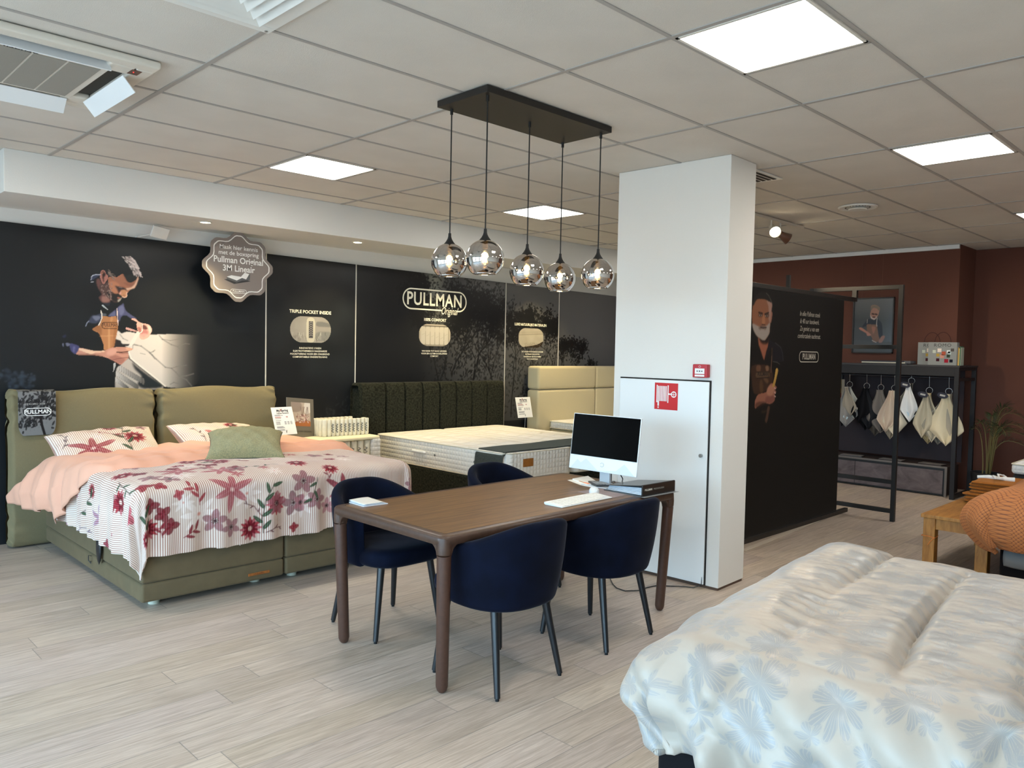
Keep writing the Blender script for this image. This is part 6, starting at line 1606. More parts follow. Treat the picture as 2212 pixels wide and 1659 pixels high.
# ------------------------------------------------------------------ velvet chairs
M_VEL = mat('navy_velvet', '080e20', 0.85, sheen=0.32, noise=0.4, nscale=9, spec=0.1)
M_BLK = mat('black_powder_coat', '15171a', 0.35, spec=0.5)
M_TAGW = mat('grey_care_label', 'a9b0b6', 0.8)
def make_chair(label):
    t = thing('dining_chair', label, 'chair', group='navy velvet chairs around the desk table')
    # faces +y; backrest on the -y side
    MB().lathe([(0, .402), (.8, .402), (.93, .408), (.985, .425), (1, .452), (.985, .478), (.93, .494), (.75, .502), (0, .506)],
               (0, .035, 0), 64, .252, .268, 3.6).build('seat', M_VEL, t, smooth=True, local=True, angle=0)
    TH = math.radians(112)
    def shell(u, v):
        th = (u*2-1)*TH; A = abs(math.degrees(th))
        ztop = .812-.150*sstep(8, 125, A); zbot = .388
        e = 1-sstep(.90, 1.0, abs(u*2-1))*0.999; e = math.sqrt(max(e, 0.0))
        endz = max(0.0, (A-100)/12)
        zc = (ztop+zbot)/2; hh = (ztop-zbot)/2*(0.86+0.14*e if endz > 0 else 1)
        tk = .026*max(e, .08)
        # closed section: outer face up, rounded top, inner face down, rounded bottom
        p = v*4
        if p < 1.6: s_, r_ = -1+2*(p/1.6), 1.0
        elif p < 2.0:
            a = (p-1.6)/.4*PI; s_, r_ = 1.0, math.cos(a)
        elif p < 3.6: s_, r_ = 1-2*((p-2.0)/1.6), -1.0
        else:
            a = (p-3.6)/.4*PI; s_, r_ = -1.0, -math.cos(a)
        cap = math.sqrt(max(0, 1-r_*r_)) if (1.6 <= p < 2.0 or p >= 3.6) else 0
        z = zc+s_*(hh-tk)+(tk*cap*(1 if s_ > 0 else -1))
        f = (z-.388)/.41
        sc_ = .86+.155*min(1, max(0, f))**.6
        rr = r_*tk*(1+.25*math.sin(PI*min(1, max(0, f))))
        a_, b_ = (.262*sc_+rr), (.275*sc_+rr)
        fx = math.copysign(abs(math.sin(th))**.82, math.sin(th)); fy = -math.copysign(abs(math.cos(th))**.82, math.cos(th))
        back = -.03-.03*min(1, max(0, f))*max(0, math.cos(th))
        return (fx*a_, fy*b_*(.93 if fy > 0 else 1)+.045+back, z)
    MB().grid(shell, 73, 72, closev=True).build('backrest', M_VEL, t, smooth=True, local=True, angle=0)
    for (sx, ty, by) in ((-1, .19, .225), (1, .19, .225), (-1, -.135, -.215), (1, -.135, -.215)):
        l = MB().tube([(sx*.165, ty, .42), (sx*(.222 if ty > 0 else .212), by, .012)], [.0215, .0140], 20).build('leg', M_BLK, t, smooth=True, local=True)
        x = sx*(.2222 if ty > 0 else .2122)
        MB().cyl((x, by, 0), (x, by, .013), .009, n=14).build('glide', mat('black_rubber', '0c0c0c', 0.8), l, local=True)
    MB().box(-.248, -.244, .10, .118, .375, .412).build('care_label', M_TAGW, t, local=True)
    return t
ch = make_chair('nearest navy velvet chair, back to the camera, at the near left of the table')
ch.location = (2.645, 2.735, 0)
for (x, y, r, lb) in ((3.442, 2.755, 0.04, 'nearly black velvet chair at the near right of the table under the binder'),
                      (2.645, 3.69, PI, 'navy velvet chair on the far side of the table beside the floral bed, seat visible'),
                      (3.70, 3.70, PI+0.05, 'velvet chair behind the table before the white mattress, only its top showing')):
    c = copy_tree(ch); c.location = (x, y, 0); c.rotation_euler = (0, 0, r); c['label'] = lb
# ------------------------------------------------------------------ things on the table
M_WPL = mat('white_plastic', 'dfe6ea', 0.35); M_SCR = mat('black_screen', '040405', 0.12, spec=0.12)
M_SIL = mat('silver_plastic', 'c5ccd2', 0.35, metal=0.3)
t = thing('all_in_one_computer', 'white all-in-one computer with a black screen on the table', 'computer', (3.93, 3.09, TZ))
MT = Matrix.Translation((3.875, 3.105, .845)) @ Matrix.Rotation(math.radians(2.0), 4, 'Z') @ Matrix.Rotation(math.radians(7), 4, 'Y')
def mon(x0, x1, y0, y1, z0, z1): q = MB(); q.M = MT; return q.box(x0, x1, y0, y1, z0, z1)
hs = mon(0, .012, -.264, .264, -.008, .352).build('screen_housing', M_WPL, t, bevel=0.002)
mon(.010, .034, -.20, .20, .0, .20).build('rear_cover', M_WPL, t, bevel=0.01)
mon(-.0015, .001, -.259, .259, .083, .348).build('screen', M_SCR, hs)
q = MB(); q.M = MT
q.prism([(-.25, -.005), (-.17, .06), (-.11, .012), (.03, -.002), (.13, .066), (.17, .035), (.20, .055), (.25, -.005)], 0, -.0006, .0005)
q.build('facet_pattern', mat('pale_grey_facet', 'cdd6dc', 0.35), hs)
q = MB(); q.M = MT; pts = [(-.0012, .013*math.cos(a), .038+.013*math.sin(a)) for a in np.linspace(.35, 2*PI-.5, 24)]
q.tube(pts, .0009, 6).build('logo_ring', mat('grey_print', '8b9297', 0.5), hs)
MB().box(3.905, 3.925, 3.065, 3.145, .756, .93).build('stand_neck', M_SIL, t, bevel=0.004)
MB().box(3.80, 3.99, 3.0, 3.21, .7502, .757).build('stand_foot', M_SIL, t, bevel=0.003)
q = MB().tube([(3.93, 3.02, .86), (3.96, 3.0, .80), (3.99, 3.03, .765), (3.97, 3.08, .757), (4.0, 3.12, .757), (4.05, 3.14, .757), (4.12, 3.16, .73), (4.14, 3.17, .55)], .0032, 8)
q.build('cable', M_BLK, t, smooth=True)
# keyboard
t = thing('keyboard', 'slim white keyboard near the edge of the table', 'keyboard', (3.38, 2.86, TZ))
MK = Matrix.Translation((3.375, 2.862, TZ)) @ Matrix.Rotation(math.radians(1.5), 4, 'Z')
q = MB(); q.M = MK; q.prism([(-.068, .0012), (-.068, .006), (.064, .016), (.064, .006), (.055, .001)], 0, -.225, .225).build('case', M_WPL, t, bevel=0.0015)
q = MB(); q.M = MK
for r_ in range(5):
    yy = -.062+r_*.0245
    xs = -.219
    ws = [.0285]*15 if r_ != 0 else [.0285, .0285, .0285, .16, .0285, .0285, .0285, .0285]
    for w_ in ws:
        if xs+w_ > .222: break
        z0 = .0066+(yy+.068)*.0758; q.box(xs, xs+w_-.0035, yy, yy+.021, z0, z0+.0022+.0012); xs += w_
q.build('key_field', mat('white_keycaps', 'ecedea', 0.5), t)
# mouse
t = thing('mouse', 'white wireless mouse on the printed sheet', 'mouse', (3.655, 2.985, TZ))
MM = Matrix.Translation((3.66, 2.985, TZ+.0012)) @ Matrix.Rotation(math.radians(38), 4, 'Z')
q = MB(); q.M = MM
def mf(u, v):
    a = 2*PI*v; k = math.sin(u*PI/2); x = .056*k*math.cos(a); y = .031*k*math.sin(a)*(1-.08*math.cos(a)); z = .034*math.cos(u*PI/2)**.75*(1-.25*(x/.056))
    return (x, y, max(0, z))
q.grid(mf, 18, 40, closev=True).build('shell', M_WPL, t, smooth=True, angle=0)
q = MB(); q.M = MM; q.box(.012, .03, -.0022, .0022, .024, .031).build('wheel', M_SIL, t, bevel=.001)
def sheet(name, pts, z, m, lb, cat, th=.0008, parent=None):
    q = MB().prism(pts, 2, z, z+th); o = q.build(name, m, parent)
    if lb: tag(o, lb, cat)
    return o
sheet('printed_sheet', [(3.594, 3.058), (3.60, 2.80), (3.80, 2.815), (3.835, 3.07)], TZ+.0002, mat('lilac_grey_paper', '9c8f92', 0.7, noise=.2, nscale=14), 'greyish printed sheet under the white mouse', 'paper')
# paper pad with pen and calculator
t = thing('paper_pad', 'white paper pad behind the orange pen at the foot of the computer', 'notepad', (3.88, 3.27, TZ))
MB().prism([(3.87, 3.385), (3.79, 3.20), (3.775, 3.06), (3.80, 3.04), (4.07, 3.36)], 2, TZ+.0002, TZ+.0004).build('lower_sheet', mat('white_paper', 'e9e6de', 0.8), t)
MB().prism([(3.905, 3.37), (3.80, 3.17), (3.89, 3.12), (4.075, 3.38)], 2, TZ+.0004, TZ+.009).build('pad', mat('white_paper', 'e9e6de', 0.8), t)
t = thing('pen', 'orange ballpoint pen lying against the paper pad', 'pen', (3.835, 3.19, TZ))
MB().tube([(3.862, 3.275, .757), (3.845, 3.22, .757)], .0045, 12).build('tip_section', mat('amber_plastic', 'b0713a', 0.4), t, smooth=True)
MB().tube([(3.845, 3.22, .757), (3.828, 3.16, .757)], .0052, 12).build('barrel', mat('orange_plastic', 'e8641e', 0.35), t, smooth=True)
MB().tube([(3.828, 3.16, .757), (3.822, 3.142, .757)], [.005, .003], 12).build('nose', M_SIL, t, smooth=True)
t = thing('calculator', 'flat black calculator lying on the paper pad beside the binder', 'calculator', (3.86, 3.12, TZ+.01))
MX = Matrix.Translation((3.865, 3.115, TZ+.0095)) @ Matrix.Rotation(math.radians(60), 4, 'Z')
q = MB(); q.M = MX; q.box(-.075, .075, -.045, .045, 0, .011).build('body', mat('dark_grey_plastic', '3a3c3e', 0.4), t, bevel=.003)
q = MB(); q.M = MX
for i in range(5):
    for j in range(4): q.box(-.066+i*.021, -.05+i*.021, -.036+j*.02, -.022+j*.02, .011, .0135)
q.build('keys', mat('grey_keys', '9a9c9c', 0.5), t)
# ring binder
t = thing('ring_binder', 'black price list ring binder half hanging over the table corner', 'binder', (3.92, 2.84, TZ))
M_BIN = mat('black_binder_board', '1a1b1a', 0.28, spec=0.6); M_BINI = mat('binder_pages', 'c9d3dc', 0.6)
MBn = Matrix.Translation((3.925, 2.835, TZ+.002)) @ Matrix.Rotation(math.radians(-2), 4, 'Z')
def bb(x0, x1, y0, y1, z0, z1): q = MB(); q.M = MBn; return q.box(x0, x1, y0, y1, z0, z1)
bb(-.17, .165, -.135, .15, 0, .003).build('lower_cover', M_BIN, t); 
q = MB(); q.M = MBn; q.prism([(-.135, .004), (-.135, .064), (-.131, .068), (-.125, .068), (-.125, .004)], 0, -.155, .165).build('spine', M_BIN, t, bevel=.002)
q = MB(); q.M = MBn @ Matrix.Translation((0, -.13, .062)) @ Matrix.Rotation(math.radians(-7), 4, 'X'); q.box(-.155, .165, 0, .285, 0, .0035).build('upper_cover', M_BIN, t, bevel=.0015)
q = MB(); q.M = MBn
for k in range(5): q.prism([(-.12, .006+k*.0085), (.14, .004+k*.005), (.14, .0075+k*.005), (-.12, .013+k*.0085)], 0, -.148+.004*k, .155)
q.build('pages', M_BINI, t)
q = MB(); q.M = MBn
q.box(-.17, .17, -.16, .13, -.0016, 0).build('clear_folder', mat('grey_folder', '8a8f92', 0.3), t)
u_ = (MBn.to_3x3() @ Vector((1, 0, 0)))
text('lettering', 'PULLMAN', .016, tuple(MBn @ Vector((-.10, -.1352, .036))), u_, (0, 0, 1), mat('cream_print', 'd8d4c8', 0.6), t, bold=.03, depth=.0008)
text('lettering', 'PRIJSCATALOGUS', .013, tuple(MBn @ Vector((0.0, -.1352, .036))), u_, (0, 0, 1), mat('grey_print2', '8f8c84', 0.6), t, bold=.01, depth=.0008)
# folded leaflet
t = thing('folded_leaflet', 'folded white paper lying on the left corner of the table', 'paper', (2.43, 3.56, TZ))
M_PAP = mat('pale_blue_white_paper', 'dfe3ea', 0.7)
A, B_, C_, D_ = Vector((2.352, 3.628, 0)), Vector((2.348, 3.482, 0)), Vector((2.497, 3.47, 0)), Vector((2.505, 3.62, 0))
q = MB().prism([tuple(p)[:2] for p in (A, B_, C_, D_)], 2, TZ+.0005, TZ+.004); q.build('lower_leaf', M_PAP, t)
def leaf(u, v):
    p = A.lerp(B_, v).lerp(D_.lerp(C_, v), u); return (p.x, p.y, TZ+.016+.004*math.sin(PI*u)*(1-v)-.010*sstep(.75, 1, u)*1.0-.003*v)
MB().grid(leaf, 14, 8).build('upper_leaf', mat('grey_white_paper', 'd9d8d2', 0.7), t, smooth=True, solid=.001)
def leaf2(u, v):
    p = A.lerp(B_, v).lerp(D_.lerp(C_, v), u*.95); return (p.x, p.y, TZ+.010-.004*u)
MB().grid(leaf2, 8, 6).build('inner_leaf', M_PAP, t, smooth=True, solid=.001)
# cable on the floor
o = MB().tube([(3.98, 3.50, .75-.06), (4.18, 3.46, .5), (4.32, 3.40, .12), (4.336, 3.372, .006), (4.25, 3.28, .005), (4.199, 3.208, .005), (4.192, 3.133, .005), (4.271, 3.078, .005), (4.37, 3.08, .005), (4.463, 3.062, .005), (4.52, 2.99, .005), (4.58, 2.93, .005), (4.61, 2.87, .005), (4.655, 2.838, .02), (4.659, 2.838, .08)], .0035, 8)
tag(o.build('power_cable', M_BLK, None, smooth=True), 'thin black cable running over the floor to the column', 'cable')
# ------------------------------------------------------------------ pendant lamp
M_PLATE = mat('black_ceiling_plate', '211e1b', 0.45, spec=0.4)
m = bpy.data.materials.new('smoked_mirror_glass'); m.use_nodes = True; q = NT(m); q.n.clear()
_o = q.n.new('ShaderNodeOutputMaterial'); _t = q.n.new('ShaderNodeBsdfTransparent'); _t.inputs[0].default_value = (.36, .33, .30, 1)
_g = q.n.new('ShaderNodeBsdfGlossy'); _g.inputs[0].default_value = (.84, .81, .78, 1); _g.inputs['Roughness'].default_value = .015
_f = q.n.new('ShaderNodeLayerWeight'); _f.inputs[0].default_value = .35; _mx = q.n.new('ShaderNodeMixShader')
fac = q.m('ADD', .55, q.m('MULTIPLY', _f.outputs['Facing'], .4))
q.l.new(fac, _mx.inputs[0]); q.l.new(_t.outputs[0], _mx.inputs[1]); q.l.new(_g.outputs[0], _mx.inputs[2]); q.l.new(_mx.outputs[0], _o.inputs[0])
M_SMOKE = m
M_BULB = bpy.data.materials.new('clear_bulb_glass'); M_BULB.use_nodes = True; q = NT(M_BULB); q.n.clear()
_o = q.n.new('ShaderNodeOutputMaterial'); _t = q.n.new('ShaderNodeBsdfTransparent'); _t.inputs[0].default_value = (1, .93, .72, 1)
_g = q.n.new('ShaderNodeBsdfGlossy'); _g.inputs['Roughness'].default_value = .03; _mx = q.n.new('ShaderNodeMixShader'); _mx.inputs[0].default_value = .08
q.l.new(_t.outputs[0], _mx.inputs[1]); q.l.new(_g.outputs[0], _mx.inputs[2]); q.l.new(_mx.outputs[0], _o.inputs[0])
M_FIL = mat('glowing_filament', 'fff0c0', 0.5, emit=26, ecol=(1, .80, .42))
M_CORD = mat('black_cord', '0e0d0c', 0.7); M_BRASS = mat('brass', 'b08a45', 0.35, metal=.9)
t = thing('pendant_lamp', 'black five globe pendant lamp of smoked mirrored glass above the table', 'lamp', (3.16, 3.11, CEIL))
MB().box(2.663, 3.652, 2.912, 3.305, CEIL-.036, CEIL-.001).build('ceiling_plate', M_PLATE, t, bevel=.002)
for (x, y, z) in ((2.733, 3.268, 2.067), (2.708, 2.958, 2.058), (3.177, 3.118, 2.045), (3.627, 3.272, 2.047), (3.622, 2.968, 2.052)):
    r = .098
    MB().cyl((x, y, CEIL-.036), (x, y, CEIL-.065), .008, n=12).build('cord_grip', M_CORD, t, smooth=True)
    MB().cyl((x, y, CEIL-.06), (x, y, z+r+.04), .0036, n=10).build('cord', M_CORD, t, smooth=True)
    a0, a1 = math.radians(14), math.radians(142)
    sh = MB().lathe([(r*math.sin(a0+(a1-a0)*k/28), r*math.cos(a0+(a1-a0)*k/28)) for k in range(29)]+[(r*math.sin(a1)*1.015, r*math.cos(a1)-.001)], (x, y, z), 56).build('globe_shade', M_SMOKE, t, smooth=True, angle=0)
    MB().lathe([(.0, .058), (.0075, .058), (.0085, .04), (.012, .028), (.02, .014), (.031, .0), (.030, -.004), (0, -.004)], (x, y, z+r*.955), 28).build('cap', M_CORD, sh, smooth=True)
    bl = MB().lathe([(.0, .058), (.012, .056), (.014, .046), (.016, .036), (.026, .015), (.029, -.003), (.026, -.020), (.016, -.032), (0, -.037)], (x, y, z+.006), 28).build('bulb', M_BULB, sh, smooth=True)
    MB().cyl((x, y, z+.098*.9), (x, y, z+.052), .0135, n=20).build('socket', M_BRASS, sh, smooth=True)
    f = MB()
    for k in range(4):
        a = 2*PI*k/4+.4; f.cyl((x+.004*math.cos(a), y+.004*math.sin(a), z+.035), (x+.012*math.cos(a), y+.012*math.sin(a), z-.018), .0013, n=6)
    f.build('filament', M_FIL, bl)
    ld = bpy.data.lights.new('bulb_light', 'POINT'); ld.energy = 1.2; ld.color = (1, .8, .5); ld.shadow_soft_size = .02
    lo = bpy.data.objects.new('bulb_light', ld); COL.objects.link(lo); lo.parent = t; lo.location = (x-3.16, y-3.11, z-.02-CEIL)
# ------------------------------------------------------------------ bed fabrics
M_OLV = mat('olive_linen', (.200, .166, .092), 0.85, sheen=.25, noise=.07, nscale=160, bump=.15, bscale=420, spec=.15)
M_OLVB = mat('olive_velvet_base', (.135, .104, .058), 0.8, sheen=.45, noise=.10, nscale=12, spec=.15)
M_GRN = mat('dark_green_chenille', (.0085, .0088, .006), 0.9, sheen=.3, col2=(.030, .031, .020), nscale=55, bump=.35, bscale=260, spec=.1)
M_CRM = mat('cream_linen', 'c9bc98', 0.85, sheen=.2, noise=.05, nscale=220, bump=.12, bscale=380, spec=.15)
M_PIPE = mat('mattress_piping', 'c9c2ae', 0.7)
def dimple_mat(name, col, ps, pz, st=.4, quilt=False):
    m = mat(name, col, 0.8, sheen=.15, spec=.15); q = NT(m); b_ = q.n['Principled BSDF']
    tc = q.n.new('ShaderNodeTexCoord'); sp = q.n.new('ShaderNodeSeparateXYZ'); q.l.new(tc.outputs['Object'], sp.inputs[0])
    gn = q.n.new('ShaderNodeNewGeometry'); sn = q.n.new('ShaderNodeSeparateXYZ'); q.l.new(gn.outputs['Normal'], sn.inputs[0])
    side = q.m('LESS_THAN', q.m('ABSOLUTE', sn.outputs[2]), .6)
    f = lambda s_, p: q.m('ABSOLUTE', q.m('SINE', q.m('MULTIPLY', s_, PI/p)))
    xs = q.m('ADD', sp.outputs[0], sp.outputs[1])
    hs = q.m('POWER', q.m('MULTIPLY', f(xs, ps), f(sp.outputs[2], pz)), .5)
    # top quilting: wavy diamonds
    a_ = q.m('ADD', sp.outputs[1], q.m('MULTIPLY', q.m('SINE', q.m('MULTIPLY', sp.outputs[0], 18.0)), .035))
    ht = q.m('POWER', q.m('MULTIPLY', f(a_, .17), f(sp.outputs[0], .30)), .3)
    h = q.m('ADD', q.m('MULTIPLY', side, hs), q.m('MULTIPLY', q.m('SUBTRACT', 1.0, side), q.m('MULTIPLY', ht, 6.0)))
    q.bump(h, st, .022, b_)
    return m
M_MATT = dimple_mat('tufted_mattress_cover', (.74, .71, .64), .042, .042)
M_MATW = dimple_mat('white_mattress_cover', 'e9eaea', .038, .038)
def superbox(x0, x1, y0, y1, z0, z1, r, n=6, rz=None):
    """rounded slab as a lofted solid: rounded plan, rounded top and bottom rims"""
    rz = rz or r; b = MB(); prof = []
    for k in range(n+1):
        a = PI/2*k/n; prof.append((rz*(1-math.sin(a)), z0+rz*(1-math.cos(a))))
    for k in range(n+1):
        a = PI/2*k/n; prof.append((rz*(1-math.cos(a)), z1-rz*(1-math.sin(a))))
    R_ = []
    for d, z in prof: R_.append([(x, y, z) for x, y in rrect(x0+d, x1-d, y0+d, y1-d, max(r-d, .004), 6)])
    m_ = len(R_[0]); vs = [p for g in R_ for p in g]
    fs = [(i*m_+k, i*m_+(k+1) % m_, (i+1)*m_+(k+1) % m_, (i+1)*m_+k) for i in range(len(R_)-1) for k in range(m_)]
    fs += [tuple(range(m_-1, -1, -1)), tuple((len(R_)-1)*m_+k for k in range(m_))]
    return b.add(vs, fs)
def rimtube(x0, x1, y0, y1, z, r, rad): 
    p = rrect(x0, x1, y0, y1, r, 6); p.append(p[0]); return MB().tube([(x, y, z) for x, y in p], rad, 6, cap=False)
# ------------------------------------------------------------------ olive bed
t = thing('boxspring_bed', 'olive green boxspring bed with two puffy headboard cushions', 'bed', (2.58, 5.8, 0))
for k, (x0, x1) in enumerate(((1.675, 2.597), (2.608, 3.53))):
    bs = superbox(x0, x1, 4.785, 6.82, .165, .46, .018).build('base', M_OLVB, t, smooth=True)
    superbox(x0, x1, 4.785, 6.82, .05, .1625, .018).build('drawer_section', M_OLVB, bs, smooth=True)
    for (x, y) in ((x0+.12, 4.92), (x1-.13, 4.95), (x0+.12, 6.7), (x1-.13, 6.7)): MB().cyl((x, y, 0), (x, y, .052), .034, n=24).build('foot', mat('pale_plastic_foot', 'b9b9a6', .5), t, smooth=True)
q = MB().box(2.34, 2.49, 4.780, 4.7855, .088, .106); q.v = [(x, y, z) for x, y, z in q.v]
tg = q.build('leather_label', mat('cognac_leather', 'a8642c', .5, noise=.3, nscale=60), t, bevel=.002)
text('lettering', 'PULLMAN', .014, (2.415, 4.7795, .097), (1, 0, 0), (0, 0, 1), mat('burnt_print', '5a2c12', .6), tg)
# loose wire and cord hanging out of the left side of the base
MB().tube([(1.672, 5.70, .155), (1.655, 5.705, .16), (1.650, 5.69, .13), (1.662, 5.68, .11), (1.668, 5.70, .12)], .003, 6).build('wire_loop', M_BLK, t)
MB().lathe([(0, -.13), (.02, -.10), (.033, -.03), (.03, .03), (.012, .10), (.006, .16), (0, .17)], (1.655, 5.49, .27), 16, .45, 1.2).build('black_pouch', M_BLK, t, smooth=True)
def cushion_slab(x0, x1, z0, z1, y0, y1, seed):
    rn = random.Random(seed); ph = [rn.uniform(0, 6) for _ in range(8)]
    W_, Hh, T_ = (x1-x0)/2, (z1-z0)/2, (y1-y0)/2; cx, cz, cy = (x0+x1)/2, (z0+z1)/2, (y0+y1)/2
    def f(u, v):
        # u round the section (front->top->back->bottom), v along x
        s_ = v*2-1; a = 2*PI*u
        ex = 6.0; ca, sa = math.cos(a), math.sin(a)
        yy = math.copysign(abs(ca)**(2/ex), ca); zz = math.copysign(abs(sa)**(2/ex), sa)
        edge = max(0.0, 1-abs(s_))
        thick = min(1.0, (edge/.055))**.5 if edge < .055 else 1.0
        xin = 1-.012*max(0, math.cos(zz*PI))*1.0
        gat = math.exp(-edge/.10)
        cor = math.exp(-((1-abs(zz))/.10)**2)
        pleat = gat*cor*.020*math.sin(zz*60+s_*30+ph[0])+gat*.010*math.sin(zz*26+ph[1])+.006*math.sin(s_*5+zz*4+ph[2])*(1-cor)+gat*.006*math.sin(zz*47+ph[3])
        puff = .030*math.cos(s_*PI/2)**.5*math.cos(zz*PI/2)**.5 if abs(s_) < 1 and abs(zz) < 1 else 0
        sag = -.010*math.sin(s_*PI*1.5+ph[4])*cor
        dent = .035*math.exp(-((abs(zz)-.66)/.05)**2)*gat*(1 if zz > 0 else .5)
        return (cx+s_*(W_*xin-dent*.5), cy-yy*(T_+puff)*(.35+.65*thick)-pleat*(1 if yy > 0 else .2), cz+zz*(Hh*(.93+.07*thick)+sag*(1 if zz > 0 else 0))+pleat*cor*.5)
    return MB().grid(f, 160, 110, closeu=True)
cushion_slab(1.44, 2.523, .012, 1.212, 6.85, 7.04, 1).build('headboard_cushion', M_OLV, t, smooth=True, angle=0)
cushion_slab(2.545, 3.638, .012, 1.212, 6.85, 7.04, 2).build('headboard_cushion', M_OLV, t, smooth=True, angle=0)
# printed cloth tag over the left cushion
c = Canvas(-.127, .127, 0, .34, .003, '747474'); rnd = random.Random(5)
leafmass(c, [(-.07, .24, .06), (0, .25, .07), (.07, .26, .06), (.03, .19, .08), (-.05, .17, .07), (.08, .18, .05), (-.08, .1, .05), (0, .12, .05), (.09, .11, .05), (-.06, .05, .05), (0, .16, .08), (-.09, .21, .05), (.1, .22, .05)], 90, rnd, '161618', 1, .9, .035)
for _ in range(120): c.disc(rnd.uniform(-.11, .11), rnd.uniform(.03, .3), rnd.uniform(.003, .009), '5b5b60', .5, .5)
c.line([(.05, .0), (.03, .07), (.02, .14)], .018, '151214', 1)
o = thing('headboard_tag', 'dark printed cloth tag hanging over the left olive headboard cushion', 'label', (1.617, 6.80, .88))
def tagp(u, v):
    w = .127*(1 if v > .09 else math.sqrt(max(0, 1-((.09-v)/.09)**2))*.35+.65) ; u = max(-w, min(w, u))
    e = v-.30
    if e > 0: return (1.617+u, 6.800+min(e, .04)*1.6, 1.205+.012*math.sin(min(1, e/.04)*PI/2)+.004)
    return (1.617+u, 6.797-.004*math.sin(v*12), .875+v*1.10)
V = [tagp(x, z) for x, z in zip(c.X.ravel(), c.Z.ravel())]
c.mesh_from('printed_cloth', V, M_PRINTM, o, smooth=True, solid=.002)
text('lettering', 'PULLMAN', .042, (1.62, 6.791, 1.055), (1, 0, 0), (0, 0, 1), M_LWHT, o, bold=.02)
pill('logo_outline', 1.62, 1.055, .175, .055, .026, .005, lambda u, v: (u, 6.789, v), M_LWHT, o)
text('lettering', 'CE KOMO 2008', .02, (1.60, 6.791, 1.115), (1, 0, 0), (0, 0, 1), M_LGRY, o)
for nm, (x0, x1) in (('white mattress of the floral bed, left half, its tufted corner bare', (1.668, 2.598)), ('right half of the white mattress under the floral duvet', (2.602, 3.535))):
    mt = tag(superbox(x0, x1, 4.80, 6.80, .463, .675, .06, rz=.02).build('mattress', M_MATW, None, smooth=True), nm, 'mattress')
    rimtube(x0, x1, 4.80, 6.80, .668, .06, .005).build('piping', M_PIPE, mt)
# ------------------------------------------------------------------ floral duvet
FB = (1.70, 3.54, 4.80)     # left, right, foot edge of the bed under the duvet
FX0, FX1, FY0, FY1 = 1.205, 4.035, 4.315, 6.32
c = Canvas(FX0, FX1, FY0, FY1, .0046, 'dccfc3')
WINE, RED, ROSE, PINK, MAUV, GREEN = '7c1c2c', 'a82a38', 'b4626a', 'd9929a', '8c5560', '2f4a34'
def daisy(x, z, r, n=12, a0=0.0):
    for k in range(n):
        a = a0+2*PI*k/n
        c.petal(x, z, a, r, r*.34, RED if k % 2 else 'b9606a', .95); 
    for k in range(n):
        a = a0+2*PI*(k+.5)/n; c.petal(x, z, a, r*.76, r*.26, '6a1420' if k % 2 else WINE, .95)
    c.disc(x, z, r*.24, 'e8cfc0', .95, .3); c.disc(x, z, r*.12, 'b98a80', .6, .5)
def lily(x, z, r, a0=0.0, col=ROSE, edge='e2b2b0'):
    for k, L in zip(range(6), (1.0, .8, 1.05, .75, .95, .8)):
        a = a0+2*PI*k/6; c.petal(x, z, a, r*L, r*.30, col, .9, edge); c.petal(x, z, a, r*L*.85, r*.10, '9a4650', .5)
    c.disc(x, z, r*.12, 'f0d6cc', .9, .4)
def five(x, z, r, a0=0.0, col=MAUV, al=.75):
    for k in range(5):
        a = a0+2*PI*k/5; c.petal(x, z, a, r, r*.62, col, al, r0=r*.18); c.petal(x, z, a, r*.92, r*.42, 'a9737c', al*.4, r0=r*.25)
    for k in range(9): a = 2*PI*k/9; c.line([(x, z), (x+.22*r*math.cos(a), z+.22*r*math.sin(a))], .006, '3c1a24', .9)
def poppy(x, z, r, a0=0.0, col='7a1f2b'):
    r *= .72
    for k in range(4): c.petal(x, z, a0+2*PI*k/4.6, r, r*.85, col, .9, '93404a')
def white(x, z, r, a0=0.0):
    for k in range(8): c.petal(x, z, a0+2*PI*k/8, r, r*.33, 'f4eee8', .75)
    c.disc(x, z, r*.14, 'd9826a', .8, .4)
def leafs(pts, n=5, L=.07, col=GREEN, w=.006):
    c.line(pts, w, '4a3a30' if col == GREEN else col, .9)
    for k in range(n):
        t_ = (k+.6)/n*(len(pts)-1); i = min(int(t_), len(pts)-2); f_ = t_-i
        x = pts[i][0]+(pts[i+1][0]-pts[i][0])*f_; z = pts[i][1]+(pts[i+1][1]-pts[i][1])*f_
        an = math.atan2(pts[i+1][1]-pts[i][1], pts[i+1][0]-pts[i][0])+(.75 if k % 2 else -.75)
        c.petal(x, z, an, L, L*.36, col, .95, '5f7a5c' if col == GREEN else None)
white(1.99, 4.557, 0.12)
white(2.296, 4.644, 0.1)
white(2.682, 4.527, 0.09)
white(1.891, 4.64, 0.07)
lily(2.198, 4.682, 0.155, 0.35)
lily(1.997, 5.06, 0.16, 0.2)
lily(2.223, 4.936, 0.13, 1.0)
lily(3.002, 4.6, 0.14, 0.5, '8f2438', 'c4707a')
daisy(2.493, 4.557, 0.075)
daisy(2.323, 4.416, 0.078)
daisy(1.682, 4.502, 0.072)
daisy(1.599, 4.458, 0.06)
daisy(1.534, 5.479, 0.055)
daisy(1.54, 4.968, 0.08)
daisy(1.716, 5.228, 0.075)
daisy(2.185, 5.376, 0.07)
daisy(2.347, 5.227, 0.07)
daisy(2.757, 4.92, 0.08)
five(2.086, 4.5, 0.075, 0.2)
five(2.187, 4.448, 0.065, 0.8)
five(2.698, 4.683, 0.088, 0.1)
five(2.627, 4.543, 0.085, 0.5, '6f3d4a')
five(2.791, 4.552, 0.075)
five(2.889, 4.492, 0.06, 0.3, 'b98088')
five(2.496, 4.559, 0.08, 0.2, '9a5a62')
